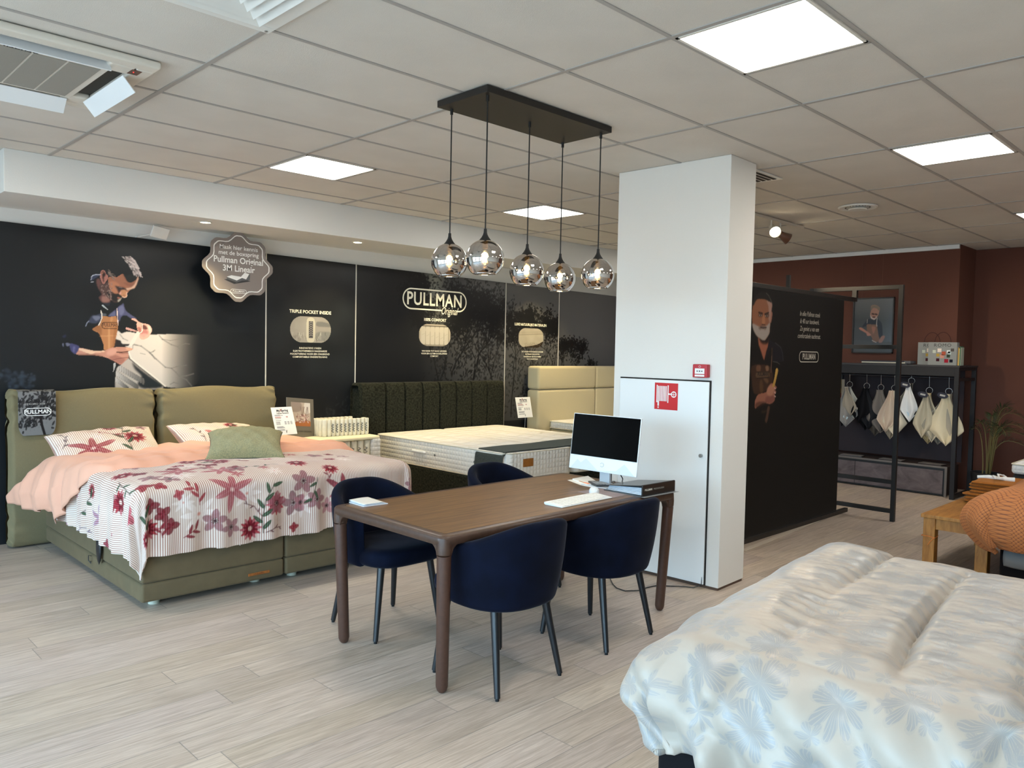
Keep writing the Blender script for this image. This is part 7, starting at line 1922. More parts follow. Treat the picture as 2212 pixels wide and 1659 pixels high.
five(2.678, 4.539, 0.06, 0, 'b98088')
poppy(1.703, 4.636, 0.075, 0.3)
poppy(1.774, 4.586, 0.075, 0.9)
poppy(1.815, 4.508, 0.075, 0.2)
poppy(1.689, 4.791, 0.08, 0.1, '9a2a36')
poppy(1.779, 4.783, 0.07, 1.2, '9a2a36')
poppy(2.632, 4.383, 0.05, 0.3, '8f1c28')
poppy(1.525, 5.041, 0.08, 0.4, '9c2c38')
poppy(1.354, 5.075, 0.075, 0.2, 'c4606c')
poppy(1.5, 4.728, 0.09, 0.4, 'c4606c')
lily(1.371, 5.37, 0.11, 1.2, 'a98a9c', 'd0bccc')
lily(1.203, 5.983, 0.08, 0.2, '8c4a62', 'c8b0c0')
poppy(1.237, 5.212, 0.05, 0.2, '8a2c40')
poppy(1.869, 4.691, 0.05, 0.6, 'b04a50')
lily(3.02, 4.04, 0.1, 0.2, '7c2032', 'a05060')
five(1.485, 5.821, 0.06, 0.1, 'a8687c')
leafs([(2.406, 4.38), (2.399, 4.472), (2.421, 4.59), (2.485, 4.689)], 7, 0.075)
leafs([(2.399, 4.487), (2.351, 4.554), (2.278, 4.584)], 3, 0.03, '6a3a40')
leafs([(2.422, 4.383), (2.481, 4.405), (2.537, 4.4)], 3, 0.03, '6a3a40')
leafs([(1.995, 4.613), (1.984, 4.694), (1.933, 4.748)], 5, 0.065, 'a8444c')
leafs([(1.327, 5.722), (1.428, 5.575), (1.503, 5.479)], 4, 0.07)
leafs([(1.612, 4.499), (1.627, 4.551), (1.633, 4.605)], 3, 0.09)
leafs([(2.931, 4.619), (2.898, 4.678), (2.886, 4.744)], 5, 0.04, '8a4a50')
leafs([(2.393, 5.007), (2.47, 4.897), (2.601, 4.955)], 5, 0.05)
leafs([(2.237, 5.309), (2.307, 5.284)], 4, 0.06)
leafs([(1.647, 5.099), (1.606, 4.815)], 4, 0.06)
leafs([(2.806, 4.695), (2.746, 4.537)], 3, 0.06)
leafs([(1.892, 4.429), (1.933, 4.451), (1.976, 4.473)], 4, 0.06, '8c2c38')
leafs([(1.769, 4.448), (1.755, 4.505)], 3, 0.05, '8c2c38')
leafs([(1.199, 5.826), (1.257, 5.674), (1.261, 5.482)], 4, 0.03, '6a5a70')
lily(2.281, 4.827, 0.064, 0.27)
poppy(1.795, 5.162, 0.077, 2.30)
poppy(2.249, 5.153, 0.076, 2.48)
daisy(2.339, 5.457, 0.067)
five(3.565, 5.350, 0.052, 0.87)
poppy(3.701, 5.471, 0.048, 1.82)
five(3.261, 5.129, 0.055, 0.84)
white(3.875, 5.363, 0.079, 0.02)
poppy(2.407, 5.279, 0.079, 1.53)
lily(2.681, 5.199, 0.063, 0.70)
daisy(2.334, 5.348, 0.051)
white(3.159, 4.960, 0.071, 2.10)
daisy(2.076, 5.255, 0.058)
poppy(2.206, 5.224, 0.052, 1.31)
five(3.075, 5.226, 0.081, 0.30)
white(1.889, 4.922, 0.070, 0.71)
lily(2.495, 4.883, 0.046, 1.07)
poppy(1.936, 5.473, 0.074, 2.88)
five(1.791, 4.967, 0.076, 1.23)
daisy(3.872, 5.215, 0.056)
five(2.181, 5.083, 0.055, 1.80)
poppy(2.108, 5.180, 0.047, 0.51)
poppy(3.513, 5.022, 0.068, 1.32)
daisy(2.216, 5.437, 0.051)
five(1.874, 4.877, 0.069, 1.64)
daisy(3.061, 4.991, 0.052)
lily(2.941, 5.330, 0.071, 0.60)
lily(2.204, 5.079, 0.046, 1.26)
five(2.309, 5.417, 0.065, 0.09)
five(2.322, 4.932, 0.076, 1.25)
poppy(2.339, 4.994, 0.068, 2.97)
daisy(2.657, 5.426, 0.060)
white(1.959, 4.908, 0.081, 2.77)
poppy(2.507, 5.243, 0.078, 1.58)
poppy(3.223, 5.264, 0.059, 1.18)
poppy(2.867, 5.394, 0.083, 2.01)
five(1.850, 5.424, 0.076, 0.81)
lily(3.677, 5.403, 0.068, 2.24)
daisy(3.837, 4.914, 0.054)
poppy(2.103, 5.208, 0.050, 2.43)
white(3.512, 5.408, 0.047, 2.85)
white(2.114, 5.206, 0.076, 1.41)
daisy(2.934, 4.770, 0.064)
poppy(2.004, 5.171, 0.069, 0.42)
white(2.566, 5.326, 0.081, 0.89)
white(2.531, 4.806, 0.063, 0.62)
five(3.991, 4.827, 0.060, 2.28)
five(3.945, 4.840, 0.060, 0.23)
five(3.968, 5.278, 0.060, 1.10)
five(4.000, 4.857, 0.060, 2.13)
five(3.789, 5.091, 0.060, 2.82)
five(3.862, 5.423, 0.060, 1.44)
five(3.665, 5.014, 0.060, 1.11)
five(3.682, 5.177, 0.060, 0.98)
five(3.947, 4.684, 0.060, 2.92)
five(3.622, 4.586, 0.060, 1.94)
five(3.666, 4.522, 0.060, 2.36)
five(3.848, 4.979, 0.060, 1.56)
five(3.776, 4.723, 0.060, 0.69)
five(3.689, 5.350, 0.060, 0.01)
five(3.640, 5.398, 0.060, 1.63)
five(3.965, 5.261, 0.060, 1.71)
five(3.976, 4.957, 0.060, 1.32)
five(3.855, 4.831, 0.060, 0.76)
five(3.847, 5.484, 0.060, 1.02)
five(3.785, 5.066, 0.060, 2.03)
five(3.856, 4.714, 0.060, 2.82)
five(3.695, 5.273, 0.060, 2.02)
c.C = np.clip(c.C, 0, 1)
M_DUV = attr_mat('floral_cotton', .8, sheen=.15, spec=.15)
q = NT(M_DUV); b_ = q.n['Principled BSDF']
vc = [n_ for n_ in q.n if n_.bl_idname == 'ShaderNodeVertexColor'][0]
at = q.n.new('ShaderNodeAttribute'); at.attribute_name = 'CU'; sp = q.n.new('ShaderNodeSeparateXYZ'); q.l.new(at.outputs['Vector'], sp.inputs[0])
w_ = q.m('FRACT', q.m('DIVIDE', sp.outputs[0], .0128)); st_ = q.m('LESS_THAN', w_, .42)
sm_ = q.noise(at.outputs['Vector'], 3.0, 2); msk = q.ramp(sm_, [(.42, (1, 1, 1)), (.66, (.6, .6, .6))])
cr = q.mix(q.m('MULTIPLY', st_, q.m('MULTIPLY', msk, .85)), vc.outputs[0], q.mix(1.0, vc.outputs[0], lin('a9705f'), 'MULTIPLY'))
q.l.new(cr, b_.inputs['Base Color'])
def drape(s, tt, box, zt, r, slack=.0, rip=1.0, seed=0.0, emax=9.0):
    x0, x1, y0 = box
    ex = max(0, x0-s)-max(0, s-x1); ax = abs(ex); sx = -1 if ex > 0 else 1
    ey = max(0, y0-tt); e = math.hypot(ax, ey)
    cx_, cy_ = min(max(s, x0), x1), max(tt, y0)
    # soft puff on the top surface
    pf = .016*math.sin(s*2.9+.6+seed)*math.sin(tt*2.6+1.1)+.010*(vnoise(s*5+seed, tt*5+3)-.5)+.006*(vnoise(s*17+seed, tt*9+3)-.5)
    edge = min(1.0, max(0.0, min(s-x0, x1-s, tt-y0)/.14)); top = zt+pf*(.4+.6*edge)-.018*(1-edge)**2
    if e < 1e-9: return (s, tt, top)
    dx, dy = sx*ax/e, -ey/e; e = min(e, emax)
    if e < r*PI/2: out = r*math.sin(e/r); dr = r*(1-math.cos(e/r))
    else: out = r; dr = r+(e-r*PI/2)
    ang = cx_*1.0+cy_*1.3+math.atan2(dy, dx)*.35
    fold = rip*min(1, dr/.25)*(.014*math.sin(ang*21+seed)+.010*math.sin(ang*37+1.7)+.012*(vnoise(ang*9, dr*4+seed)-.3))
    corner = math.sin(2*math.atan2(ey, ax+1e-9))**2 if ax > 0 and ey > 0 else 0
    out += fold+slack*min(1, dr/.3)+corner*.02*math.sin(dr*10)
    return (cx_+dx*out, cy_+dy*out, top-dr)
xs, zs = c.X.ravel(), c.Z.ravel()
V = [drape(a, d, FB, .772, .085) for a, d in zip(xs, zs)]
hemv = vnoise(c.X*6, c.Z*6)
keep = ((c.X > FX0+.03*hemv) & (c.Z > FY0+.035*vnoise(c.X*4+9, c.Z*4)) & (c.Z < 5.60+np.clip(1.70-c.X, 0, 1)*1.45)
        & (np.hypot(np.clip(FB[0]-c.X, 0, 9), np.clip(FB[2]-c.Z, 0, 9)) < .585+.02*hemv))
dv = c.mesh_from('floral_duvet', V, M_DUV, None, smooth=True, keep=keep, solid=.012)
tag(dv, 'floral striped duvet with red and mauve flowers on the olive bed', 'duvet')
# cloth coordinates for the stripes
cu = dv.data.attributes.new('CU', 'FLOAT_VECTOR', 'POINT')
idx = np.arange(c.nx*c.nz).reshape(c.nz, c.nx); F_ = np.stack([idx[:-1, :-1], idx[:-1, 1:], idx[1:, 1:], idx[1:, :-1]], -1).reshape(-1, 4)[keep[:-1, :-1].ravel()]
us = np.unique(F_); arr = np.zeros((len(us), 3), np.float32); arr[:, 0] = xs[us]; arr[:, 1] = zs[us]; cu.data.foreach_set('vector', arr.ravel())
# turned back peach edge
M_PEACH = mat('peach_cotton', 'dfa88e', .7, sheen=.2, spec=.2, noise=.04, nscale=7)
PB = (1.70, 3.54, 4.5)
def peach(u, v):
    s = 1.225+(3.86-1.225)*u; sh_ = 1.45*max(0, 1.72-s); lo = 5.44+.04*math.sin(s*2.3)+.015*math.sin(s*9)+sh_; hi = 6.32-.10*max(0, s-2.9)+sh_*.85
    tt = lo+(hi-lo)*v
    if s < 1.70: s -= 0
    p = drape(s, tt, PB, .783+.030*math.sin(PI*min(1, v*3))*(v < .34)+(.018 if v >= .17 else .0), .09, slack=.03+.10*v, rip=1.4, seed=2.0)
    wr = .006*math.sin(s*31+v*9)+.008*(vnoise(s*14, v*5)-.5)
    ro = .0
    if v < .06: ro = -.035*(1-v/.06)
    return (p[0]-(.10*v*max(0, 1.62-s)), p[1], p[2]+wr+ro)
pe = MB().grid(peach, 190, 60).build('turned_back_edge', M_PEACH, dv, smooth=True, angle=0, solid=.006)
pe['label'] = 'plain peach underside of the duvet folded back'
# ------------------------------------------------------------------ pillows
def pillow_fn(W_, D_, T_, seed, pinch=.16, flat=1.0):
    rn = random.Random(seed); ph = [rn.uniform(0, 6) for _ in range(6)]
    def f(sgn):
        def g(u, v):
            a, b_ = u*2-1, v*2-1
            k = (1-a*a)*(1-b_*b_); h = T_*max(0, k)**.42
            x = a*W_*(1-pinch*(1-b_*b_)*0.35*abs(a)**3); y = b_*D_*(1-pinch*(1-a*a)*0.35*abs(b_)**3)
            ed = 1-max(abs(a), abs(b_))
            wr = .006*math.sin(a*13+ph[0])*math.sin(b_*9+ph[1])+.008*math.exp(-ed/.18)*math.sin((a if abs(b_) > abs(a) else b_)*24+ph[2])*min(1, ed*8)
            return (x, y, sgn*h*(1 if sgn > 0 else flat)+wr*k**.3)
        return g
    return f
def add_pillow(M, W_, D_, T_, seed, m_, name, label, cat, n=60, flat=1.0, canvas=None, m2=None, group=None, pinch=.16):
    o = thing(name, label, cat, tuple(M.translation), 0, group)
    fn = pillow_fn(W_, D_, T_, seed, pinch, flat)
    if canvas is None:
        q = MB(); q.M = M; q.grid(fn(1), n, n); q.build('cover_front', m_, o, smooth=True, angle=0)
    else:
        X = (canvas.X-canvas.X.min())/(canvas.X.max()-canvas.X.min()); Z = (canvas.Z-canvas.Z.min())/(canvas.Z.max()-canvas.Z.min())
        g = fn(1); V = [tuple(M @ Vector(g(a, d))) for a, d in zip(X.ravel(), Z.ravel())]
        k = canvas.mesh_from('cover_front', V, m_, o, smooth=True)
        cu = k.data.attributes.new('CU', 'FLOAT_VECTOR', 'POINT'); arr = np.zeros((canvas.X.size, 3), np.float32); arr[:, 0] = canvas.X.ravel(); arr[:, 1] = canvas.Z.ravel()
        cu.data.foreach_set('vector', arr.ravel())
    q = MB(); q.M = M; q.grid(fn(-1), n, n); q.build('cover_back', m2 or m_, o, smooth=True, angle=0)
    return o
def RM(loc, rx, ry, rz): return Matrix.Translation(loc) @ Matrix.Rotation(math.radians(rz), 4, 'Z') @ Matrix.Rotation(math.radians(rx), 4, 'X') @ Matrix.Rotation(math.radians(ry), 4, 'Y')
_c = c
c = Canvas(0, .70, 0, .56, .0055, 'e9dcd0')
lily(.23, .22, .17, .4, '9e3f48', 'd9a0a0'); daisy(.53, .33, .085); daisy(.40, .50, .06, 12); leafs([(.46, .02), (.47, .2), (.45, .35), (.49, .5)], 6, .085); leafs([(.25, .45), (.35, .42), (.44, .33)], 2, .05, '9a5058'); white(.3, .38, .06); white(.13, .42, .05); five(.62, .5, .05)
five(.07, .08, .05); leafs([(.05, .3), (.1, .38), (.09, .5)], 4, .04, '5a4a50')
add_pillow(RM((1.985, 6.34, .765), 25, -3, -2), .375, .31, .10, 4, M_DUV, 'pillow', 'floral striped pillow at the left of the olive headboard', 'pillow', canvas=c, m2=M_PEACH, group='floral pillows')
c = Canvas(0, .70, 0, .56, .0055, 'e9dcd0')
lily(.3, .24, .15, .2, 'b04a4c', 'e0a8a0'); daisy(.45, .44, .06); leafs([(.12, .1), (.16, .3), (.13, .42)], 4, .04, '5a4a50'); leafs([(.4, .3), (.5, .5)], 4, .06); five(.6, .2, .06)
add_pillow(RM((2.90, 6.36, .76), 26, 3, 3), .38, .31, .10, 9, M_DUV, 'pillow', 'floral striped pillow behind the green cushion', 'pillow', canvas=c, m2=M_PEACH, group='floral pillows')
M_KNIT = mat('green_knit', 'aca37a', .9, sheen=.3, col2='8d8c6c', nscale=90, bump=.9, bscale=210, stretch=(1, 1.6, 1.6), spec=.1)
add_pillow(RM((2.69, 5.55, .845), 15, 0, -26), .275, .27, .115, 12, M_KNIT, 'cushion', 'green knitted scatter cushion lying on the folded peach edge', 'cushion', pinch=.3)
_g = pillow_fn(.275, .27, .115, 12, .3)(1); _M = RM((2.69, 5.55, .845), 15, 0, -26); _cs = [o_ for o_ in COL.objects if o_.name.startswith('cushion')][0]
MB().tube([tuple(_M @ Vector(_g(*p_))) for p_ in [(0, k/20) for k in range(21)]+[(k/20, 1) for k in range(1, 21)]+[(1, 1-k/20) for k in range(1, 21)]+[(1-k/20, 0) for k in range(1, 21)]], .0028, 6).build('piping', mat('dark_green_piping', (.03, .035, .02), .8), _cs, smooth=True)
c = _c
# ------------------------------------------------------------------ cut-open mattress on the night stand
M_YEL = mat('cream_ticking', 'e3d9b4', .85, sheen=.15); M_POC = mat('spring_pocket_fleece', 'e2dcc6', .85, noise=.08, nscale=30); M_SPR = mat('grey_spring_steel', '6f6f68', .4, metal=.4)
t = thing('mattress_section', 'cut open mattress block showing pocket springs between the two beds', 'mattress sample', (4.02, 6.55, 0))
superbox(3.64, 4.475, 6.35, 6.95, .70, .735, .03, rz=.014).build('top_layer', M_YEL, t, smooth=True)
superbox(3.66, 4.46, 6.38, 6.94, .12, .40, .02).build('pedestal', mat('dark_pedestal', '20201d', .7), t, smooth=True); MB().box(3.72, 4.40, 6.42, 6.9, 0, .12).build('plinth', M_BLK, t)
superbox(3.64, 4.475, 6.345, 6.95, .40, .45, .03, rz=.014).build('bottom_layer', M_YEL, t, smooth=True)
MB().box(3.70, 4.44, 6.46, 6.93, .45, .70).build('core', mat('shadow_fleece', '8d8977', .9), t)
superbox(4.375, 4.475, 6.345, 6.5, .44, .712, .02).build('side_border', M_MATT, t, smooth=True)
def pocket(x, y, z0, z1, r, parent, sp=True, ang=-.75):
    h = z1-z0
    p = MB().lathe([(0, 0), (r*.7, 0), (r, .02), (r*.93, h*.25), (r*1.02, h*.5), (r*.93, h*.75), (r*.98, h-.012), (r*.85, h-.002), (0, h)], (x, y, z0), 16).build('spring_pocket', M_POC, parent, smooth=True)
    if sp:
        pts = [(x+r*.97*math.cos(a), y+r*.97*math.sin(a), z) for a, z in ((PI*1.25+.45*math.sin(k*1.6), z0+h*.22+h*.5*k/14) for k in range(15))]
        MB().tube(pts, .0042, 5).build('visible_spring', M_SPR, p, smooth=True)
for k in range(9): pocket(3.745+k*.075, 6.405, .455, .698, .036, t)
t = thing('pocket_spring_pack', 'loose block of white pocket springs standing on the cut open mattress', 'spring sample', (4.16, 6.63, .735))
for k in range(11):
    x = 3.965+k*.046
    for j in range(2):
        if k in (0, 1, 2, 10) or j == 0: pocket(x, 6.55+j*.05-.002*k, .736, .90, .0245, t, sp=(j == 0 and k > 1))
for k in range(6): pocket(3.955-.0*k, 6.60+k*.046, .736, .897, .0235, t, sp=False); 
for k in range(10): pocket(3.99+k*.047, 6.80, .736, .895, .0235, t, sp=False)
# picture stand leaning behind the card
t = thing('display_board', 'grey display board with a photo of a floral bed, behind the price card', 'display board', (3.74, 6.75, .735))
MD = Matrix.Translation((3.76, 6.62, .738)) @ Matrix.Rotation(math.radians(14), 4, 'Z') @ Matrix.Rotation(math.radians(-9), 4, 'X')
q = MB(); q.M = MD @ Matrix.Rotation(math.radians(6), 4, 'Y'); q.box(-.165, .165, 0, .012, 0, .37).build('board', mat('grey_card_board', '6a6459', .6), t)
c = Canvas(-.12, .12, .105, .33, .004, 'b7a89a'); rnd = random.Random(8)
c.fill([(-.12, .105), (.12, .105), (.12, .15), (.06, .16), (-.12, .13)], 'a8683c', 1, 2); c.fill([(.05, .23), (.12, .24), (.12, .33), (.05, .33)], 'd8d2cb', 1, 1); c.fill([(-.12, .24), (.0, .25), (.0, .33), (-.12, .33)], '998a80', 1, 2)
for _ in range(160): c.disc(rnd.uniform(-.06, .1), rnd.uniform(.14, .22), rnd.uniform(.004, .01), rnd.choice(['8a3a42', 'e6dad2', 'c99a94', 'd8cac0', '6a3036']), .9, .4)
for _ in range(12): x_ = rnd.uniform(.0, .1); c.line([(x_, .21), (x_+rnd.uniform(-.03, .03), .29)], .003, '5a3a34', .8)
MDm = MD @ Matrix.Rotation(math.radians(6), 4, 'Y')
c.mesh('photo', lambda u, v: tuple(MDm @ Vector((u, -.001, v))), M_PRINTM, t)
text('lettering', 'PULLMAN ORIGINAL', .022, tuple(MDm @ Vector((.03, -.001, .055))), MDm.to_3x3() @ Vector((1, 0, 0)), MDm.to_3x3() @ Vector((0, 0, 1)), mat('dark_card_print', '2e2b27', .7), t)
# ------------------------------------------------------------------ price cards
M_CARD = mat('white_card', 'ecebe6', .6); M_CP = mat('card_print', '6f6f72', .7); M_CR = mat('card_print_red', 'a8383a', .7); M_CB = mat('card_print_dark', '3a3a3e', .7)
def price_card(loc, rz, rx, w, h, label, foot):
    t = thing('price_card', label, 'price card', tuple(loc), 0, 'price cards beside the beds')
    M = Matrix.Translation(loc) @ Matrix.Rotation(rz, 4, 'Z') @ Matrix.Rotation(rx, 4, 'X')
    q = MB(); q.M = M; q.box(-w/2, w/2, 0, .004, 0, h).build('card', M_CARD, t)
    ax, ay = M.to_3x3() @ Vector((1, 0, 0)), M.to_3x3() @ Vector((0, 0, 1))
    P = lambda u, v: tuple(M @ Vector((u, -.0005, v)))
    text('lettering', 'sleep', .02, P(-.035, h*.86), ax, ay, M_CB, t, bold=.03, align='CENTER') if False else None
    text('lettering', 'My Spring', .030, P(0, h*.87), ax, ay, M_CB, t, bold=.03); text('lettering', 'X', .034, P(-.012, h*.885), ax, ay, M_CR, t, bold=.02)
    text('lettering', 'Pullman Romance' if w > .2 else 'Pullman Silverline', .017, P(0, h*.775), ax, ay, M_CB, t, bold=.03)
    q = MB(); q.M = M; r_ = MB(); r_.M = M
    rn = random.Random(int(w*1000))
    for i, (v, cl) in enumerate([(.71, 0), (.69, 0), (.645, 1), (.615, 1), (.585, 0), (.51, 0), (.46, 2), (.43, 2), (.40, 2), (.37, 2), (.29, 0), (.265, 0), (.24, 0), (.18, 0), (.155, 0)]):
        L = rn.uniform(.5, .8)*w/2 if cl != 2 else w*.2
        g = r_ if cl == 1 else q
        g.box(-w*.40, -w*.40+L, -.0006, -.0002, v*h, v*h+.0035)
        if cl:
            for xx in ((.12,) if cl == 1 else (.0, .14, .28)): g.box(w*xx, w*xx+.02, -.0006, -.0002, v*h, v*h+.0035)
    q.build('small_print', M_CP, t); r_.build('red_print', M_CR, t)
    MB().cyl((loc[0]+.005, loc[1]+.03, foot), (loc[0], loc[1]+.006, loc[2]+.04), .004, n=10).build('rod', M_ALU, t, smooth=True)
    MB().cyl((loc[0]+.005, loc[1]+.03, foot), (loc[0]+.005, loc[1]+.03, foot+.008), .05, n=24).build('foot_plate', M_ALU, t, smooth=True)
price_card((3.515, 6.44, .795), math.radians(4), math.radians(-22), .215, .262, 'white price card on a thin rod in front of the grey display board', .68)
price_card((6.90, 6.74, .77), math.radians(-3), math.radians(-14), .245, .255, 'white price card on a thin rod between green and cream headboards', .0)
# ------------------------------------------------------------------ dark green bed
t = thing('boxspring_bed', 'dark green chenille bed with a channelled headboard and bare mattresses', 'bed', (5.64, 5.9, 0))
gx = [4.585, 4.905, 5.155, 5.395, 5.64, 5.885, 6.125, 6.365, 6.66]
b = MB(); N = 13
for k in range(8):
    x0, x1 = gx[k], gx[k+1]
    def ch_(u, v, x0=x0, x1=x1, k=k):
        a = u*2-1; e = max(0, 1-abs(a))
        d = .045*min(1, e/.10)**.5
        a2 = 2*PI*v; ex = 8.0; ca, sa = math.cos(a2), math.sin(a2); yy = math.copysign(abs(ca)**(2/ex), ca); zz = math.copysign(abs(sa)**(2/ex), sa)
        return ((x0+x1)/2+a*(x1-x0)/2, 6.985-yy*(.075+d) if yy > 0 else 6.985-yy*.085, .64+zz*(.555+d*.6) if zz > 0 else .64+zz*.60)
    g_ = MB().grid(ch_, 21, 80, closev=True); b.add(g_.v, g_.f)
b.build('headboard', M_GRN, t, smooth=True, angle=60)
MB().box(4.60, 6.645, 6.93, 7.05, .05, 1.16).build('headboard_core', M_GRN, t)
for k, (x0, x1) in enumerate(((4.73, 5.632), (5.636, 6.54))):
    superbox(x0, x1, 4.85, 6.86, .06, .435, .02).build('base', M_GRN, t, smooth=True)
    for (x, y) in ((x0+.12, 4.97), (x1-.12, 4.97), (x0+.12, 6.74), (x1-.12, 6.74)): MB().cyl((x, y, 0), (x, y, .062), .03, n=20).build('foot', M_BLK, t, smooth=True)
for nm, (x0, x1) in (('left white tufted mattress with a carrying handle on the dark green bed', (4.742, 5.634)), ('right white tufted mattress with a wooden label on the dark green bed', (5.638, 6.53))):
    mt = tag(superbox(x0, x1, 4.855, 6.845, .438, .695, .09, rz=.022).build('mattress', M_MATT, None, smooth=True), nm, 'mattress')
    for z in (.688, .446): rimtube(x0+.001, x1-.001, 4.856, 6.844, z, .09, .0055).build('piping', M_PIPE, mt)
    if x0 < 5:
        MB().tube([(4.74, 5.98, .585), (4.728, 5.99, .587), (4.726, 6.08, .587), (4.728, 6.17, .587), (4.74, 6.18, .585)], [.008, .012, .012, .012, .008], 8).build('handle', M_CARD, mt, smooth=True)
        for y in (5.84, 5.27): MB().lathe([(0, -.004), (.008, -.004), (.013, 0)], (0, 0, 0), 14).build('air_eyelet', M_SPR, mt, smooth=True, local=True).matrix_local = WM(mt).inverted() @ Matrix.Translation((4.7405, y, .575)) @ Matrix.Rotation(PI/2, 4, 'Y')
        MB().box(4.95, 5.075, 4.848, 4.857, .560, .632).build('wooden_label', mat('cognac_wood', 'a06526', .5, noise=.25, nscale=40), mt, bevel=.002)
    else:
        pass
# runner
M_RUN = mat('charcoal_green_runner', '474a44', .9, sheen=.3, noise=.3, nscale=120, bump=.3, bscale=300, spec=.1)
def run(u, v):
    s = 4.55+2.2*u; tt = 4.90+.36*v-.03*math.sin(u*5)
    x, y, z = drape(s, tt, (4.755, 6.53, 4.0), .703, .02, rip=.25, seed=4)
    return (x-(.0 if s > 4.755 else .003), y+(.045*(4.75-s) if s < 4.75 else 0), .7035+.002*math.sin(s*9)+.001 if s > 4.76 and s < 6.52 else z-.006)
tag(MB().grid(run, 130, 26).build('bed_runner', M_RUN, None, smooth=True, angle=0, solid=.006), 'charcoal cloth runner laid across the foot of the white mattresses', 'bed runner')
# ------------------------------------------------------------------ cream bed
t = thing('boxspring_bed', 'cream bed with a four panel headboard half hidden behind the column', 'bed', (8.3, 6.2, 0))
for (x0, x1) in ((7.235, 8.385), (8.39, 9.54)):
    for (z0, z1) in ((.06, 1.095), (1.10, 1.398)): superbox(x0, x1, 6.85, 7.06, z0, z1, .035).build('headboard_panel', M_CRM, t, smooth=True)
superbox(7.42, 9.36, 4.95, 6.85, .06, .50, .03).build('base', M_CRM, t, smooth=True)
superbox(7.46, 9.32, 4.97, 6.84, .50, .595, .03).build('upper_base', M_CRM, t, smooth=True)
for (x, y) in ((7.55, 5.1), (9.2, 5.1), (7.55, 6.7), (9.2, 6.7)): MB().cyl((x, y, 0), (x, y, .062), .03, n=20).build('foot', M_BLK, t, smooth=True)
mt = tag(superbox(7.43, 9.35, 4.95, 6.845, .597, .70, .07, rz=.03).build('mattress_topper', M_MATT, None, smooth=True), 'white topper on the cream bed behind the computer', 'mattress')
rimtube(7.425, 9.355, 4.945, 6.846, .69, .07, .006).build('piping', M_PIPE, mt); rimtube(7.425, 9.355, 4.945, 6.846, .61, .07, .006).build('piping', M_PIPE, mt)
# ------------------------------------------------------------------ fabric rack in the niche
M_RACK = mat('black_rack_steel', '19171a', 0.5, spec=.4); M_SHELF = mat('dark_shelf_board', '2d2b2e', .5)
RX0, RX1, RY0, RY1, RZ = 9.75, 10.45, 2.735, 4.90, 1.50
t = thing('fabric_rack', 'black steel rack with shelf and rail full of hanging fabric swatches', 'rack', ((RX0+RX1)/2, (RY0+RY1)/2, 0))
h = .03
for x in (RX0+h, RX1-h):
    for y in (RY0+h, RY1-h): MB().box(x-h*.8, x+h*.8, y-h*.8, y+h*.8, 0, RZ).build('post', M_RACK, t, bevel=.002)
for y in (RY0+h, RY1-h):
    for z in (.012, 1.345, RZ-.035): MB().box(RX0+2*h, RX1-2*h, y-h*.7, y+h*.7, z, z+.033).build('end_rail', M_RACK, t)
MB().box(RX0, RX1, RY0, RY1, RZ, RZ+.022).build('shelf', M_SHELF, t, bevel=.002)
MB().box(RX0+.004, RX0+.02, RY0+.05, RY1-.05, 1.40, RZ).build('fascia', M_RACK, t)
MB().cyl((9.98, RY0+.03, 1.375), (9.98, RY1-.03, 1.375), .010, n=14).build('hanging_rail', mat('steel_rail', '4a484c', .35, metal=.8), t, smooth=True)
MB().box(10.38, 10.40, RY0+.12, RY1-.05, .36, 1.49).build('back_panel', mat('aubergine_back_panel', '2f2429', .7), t)
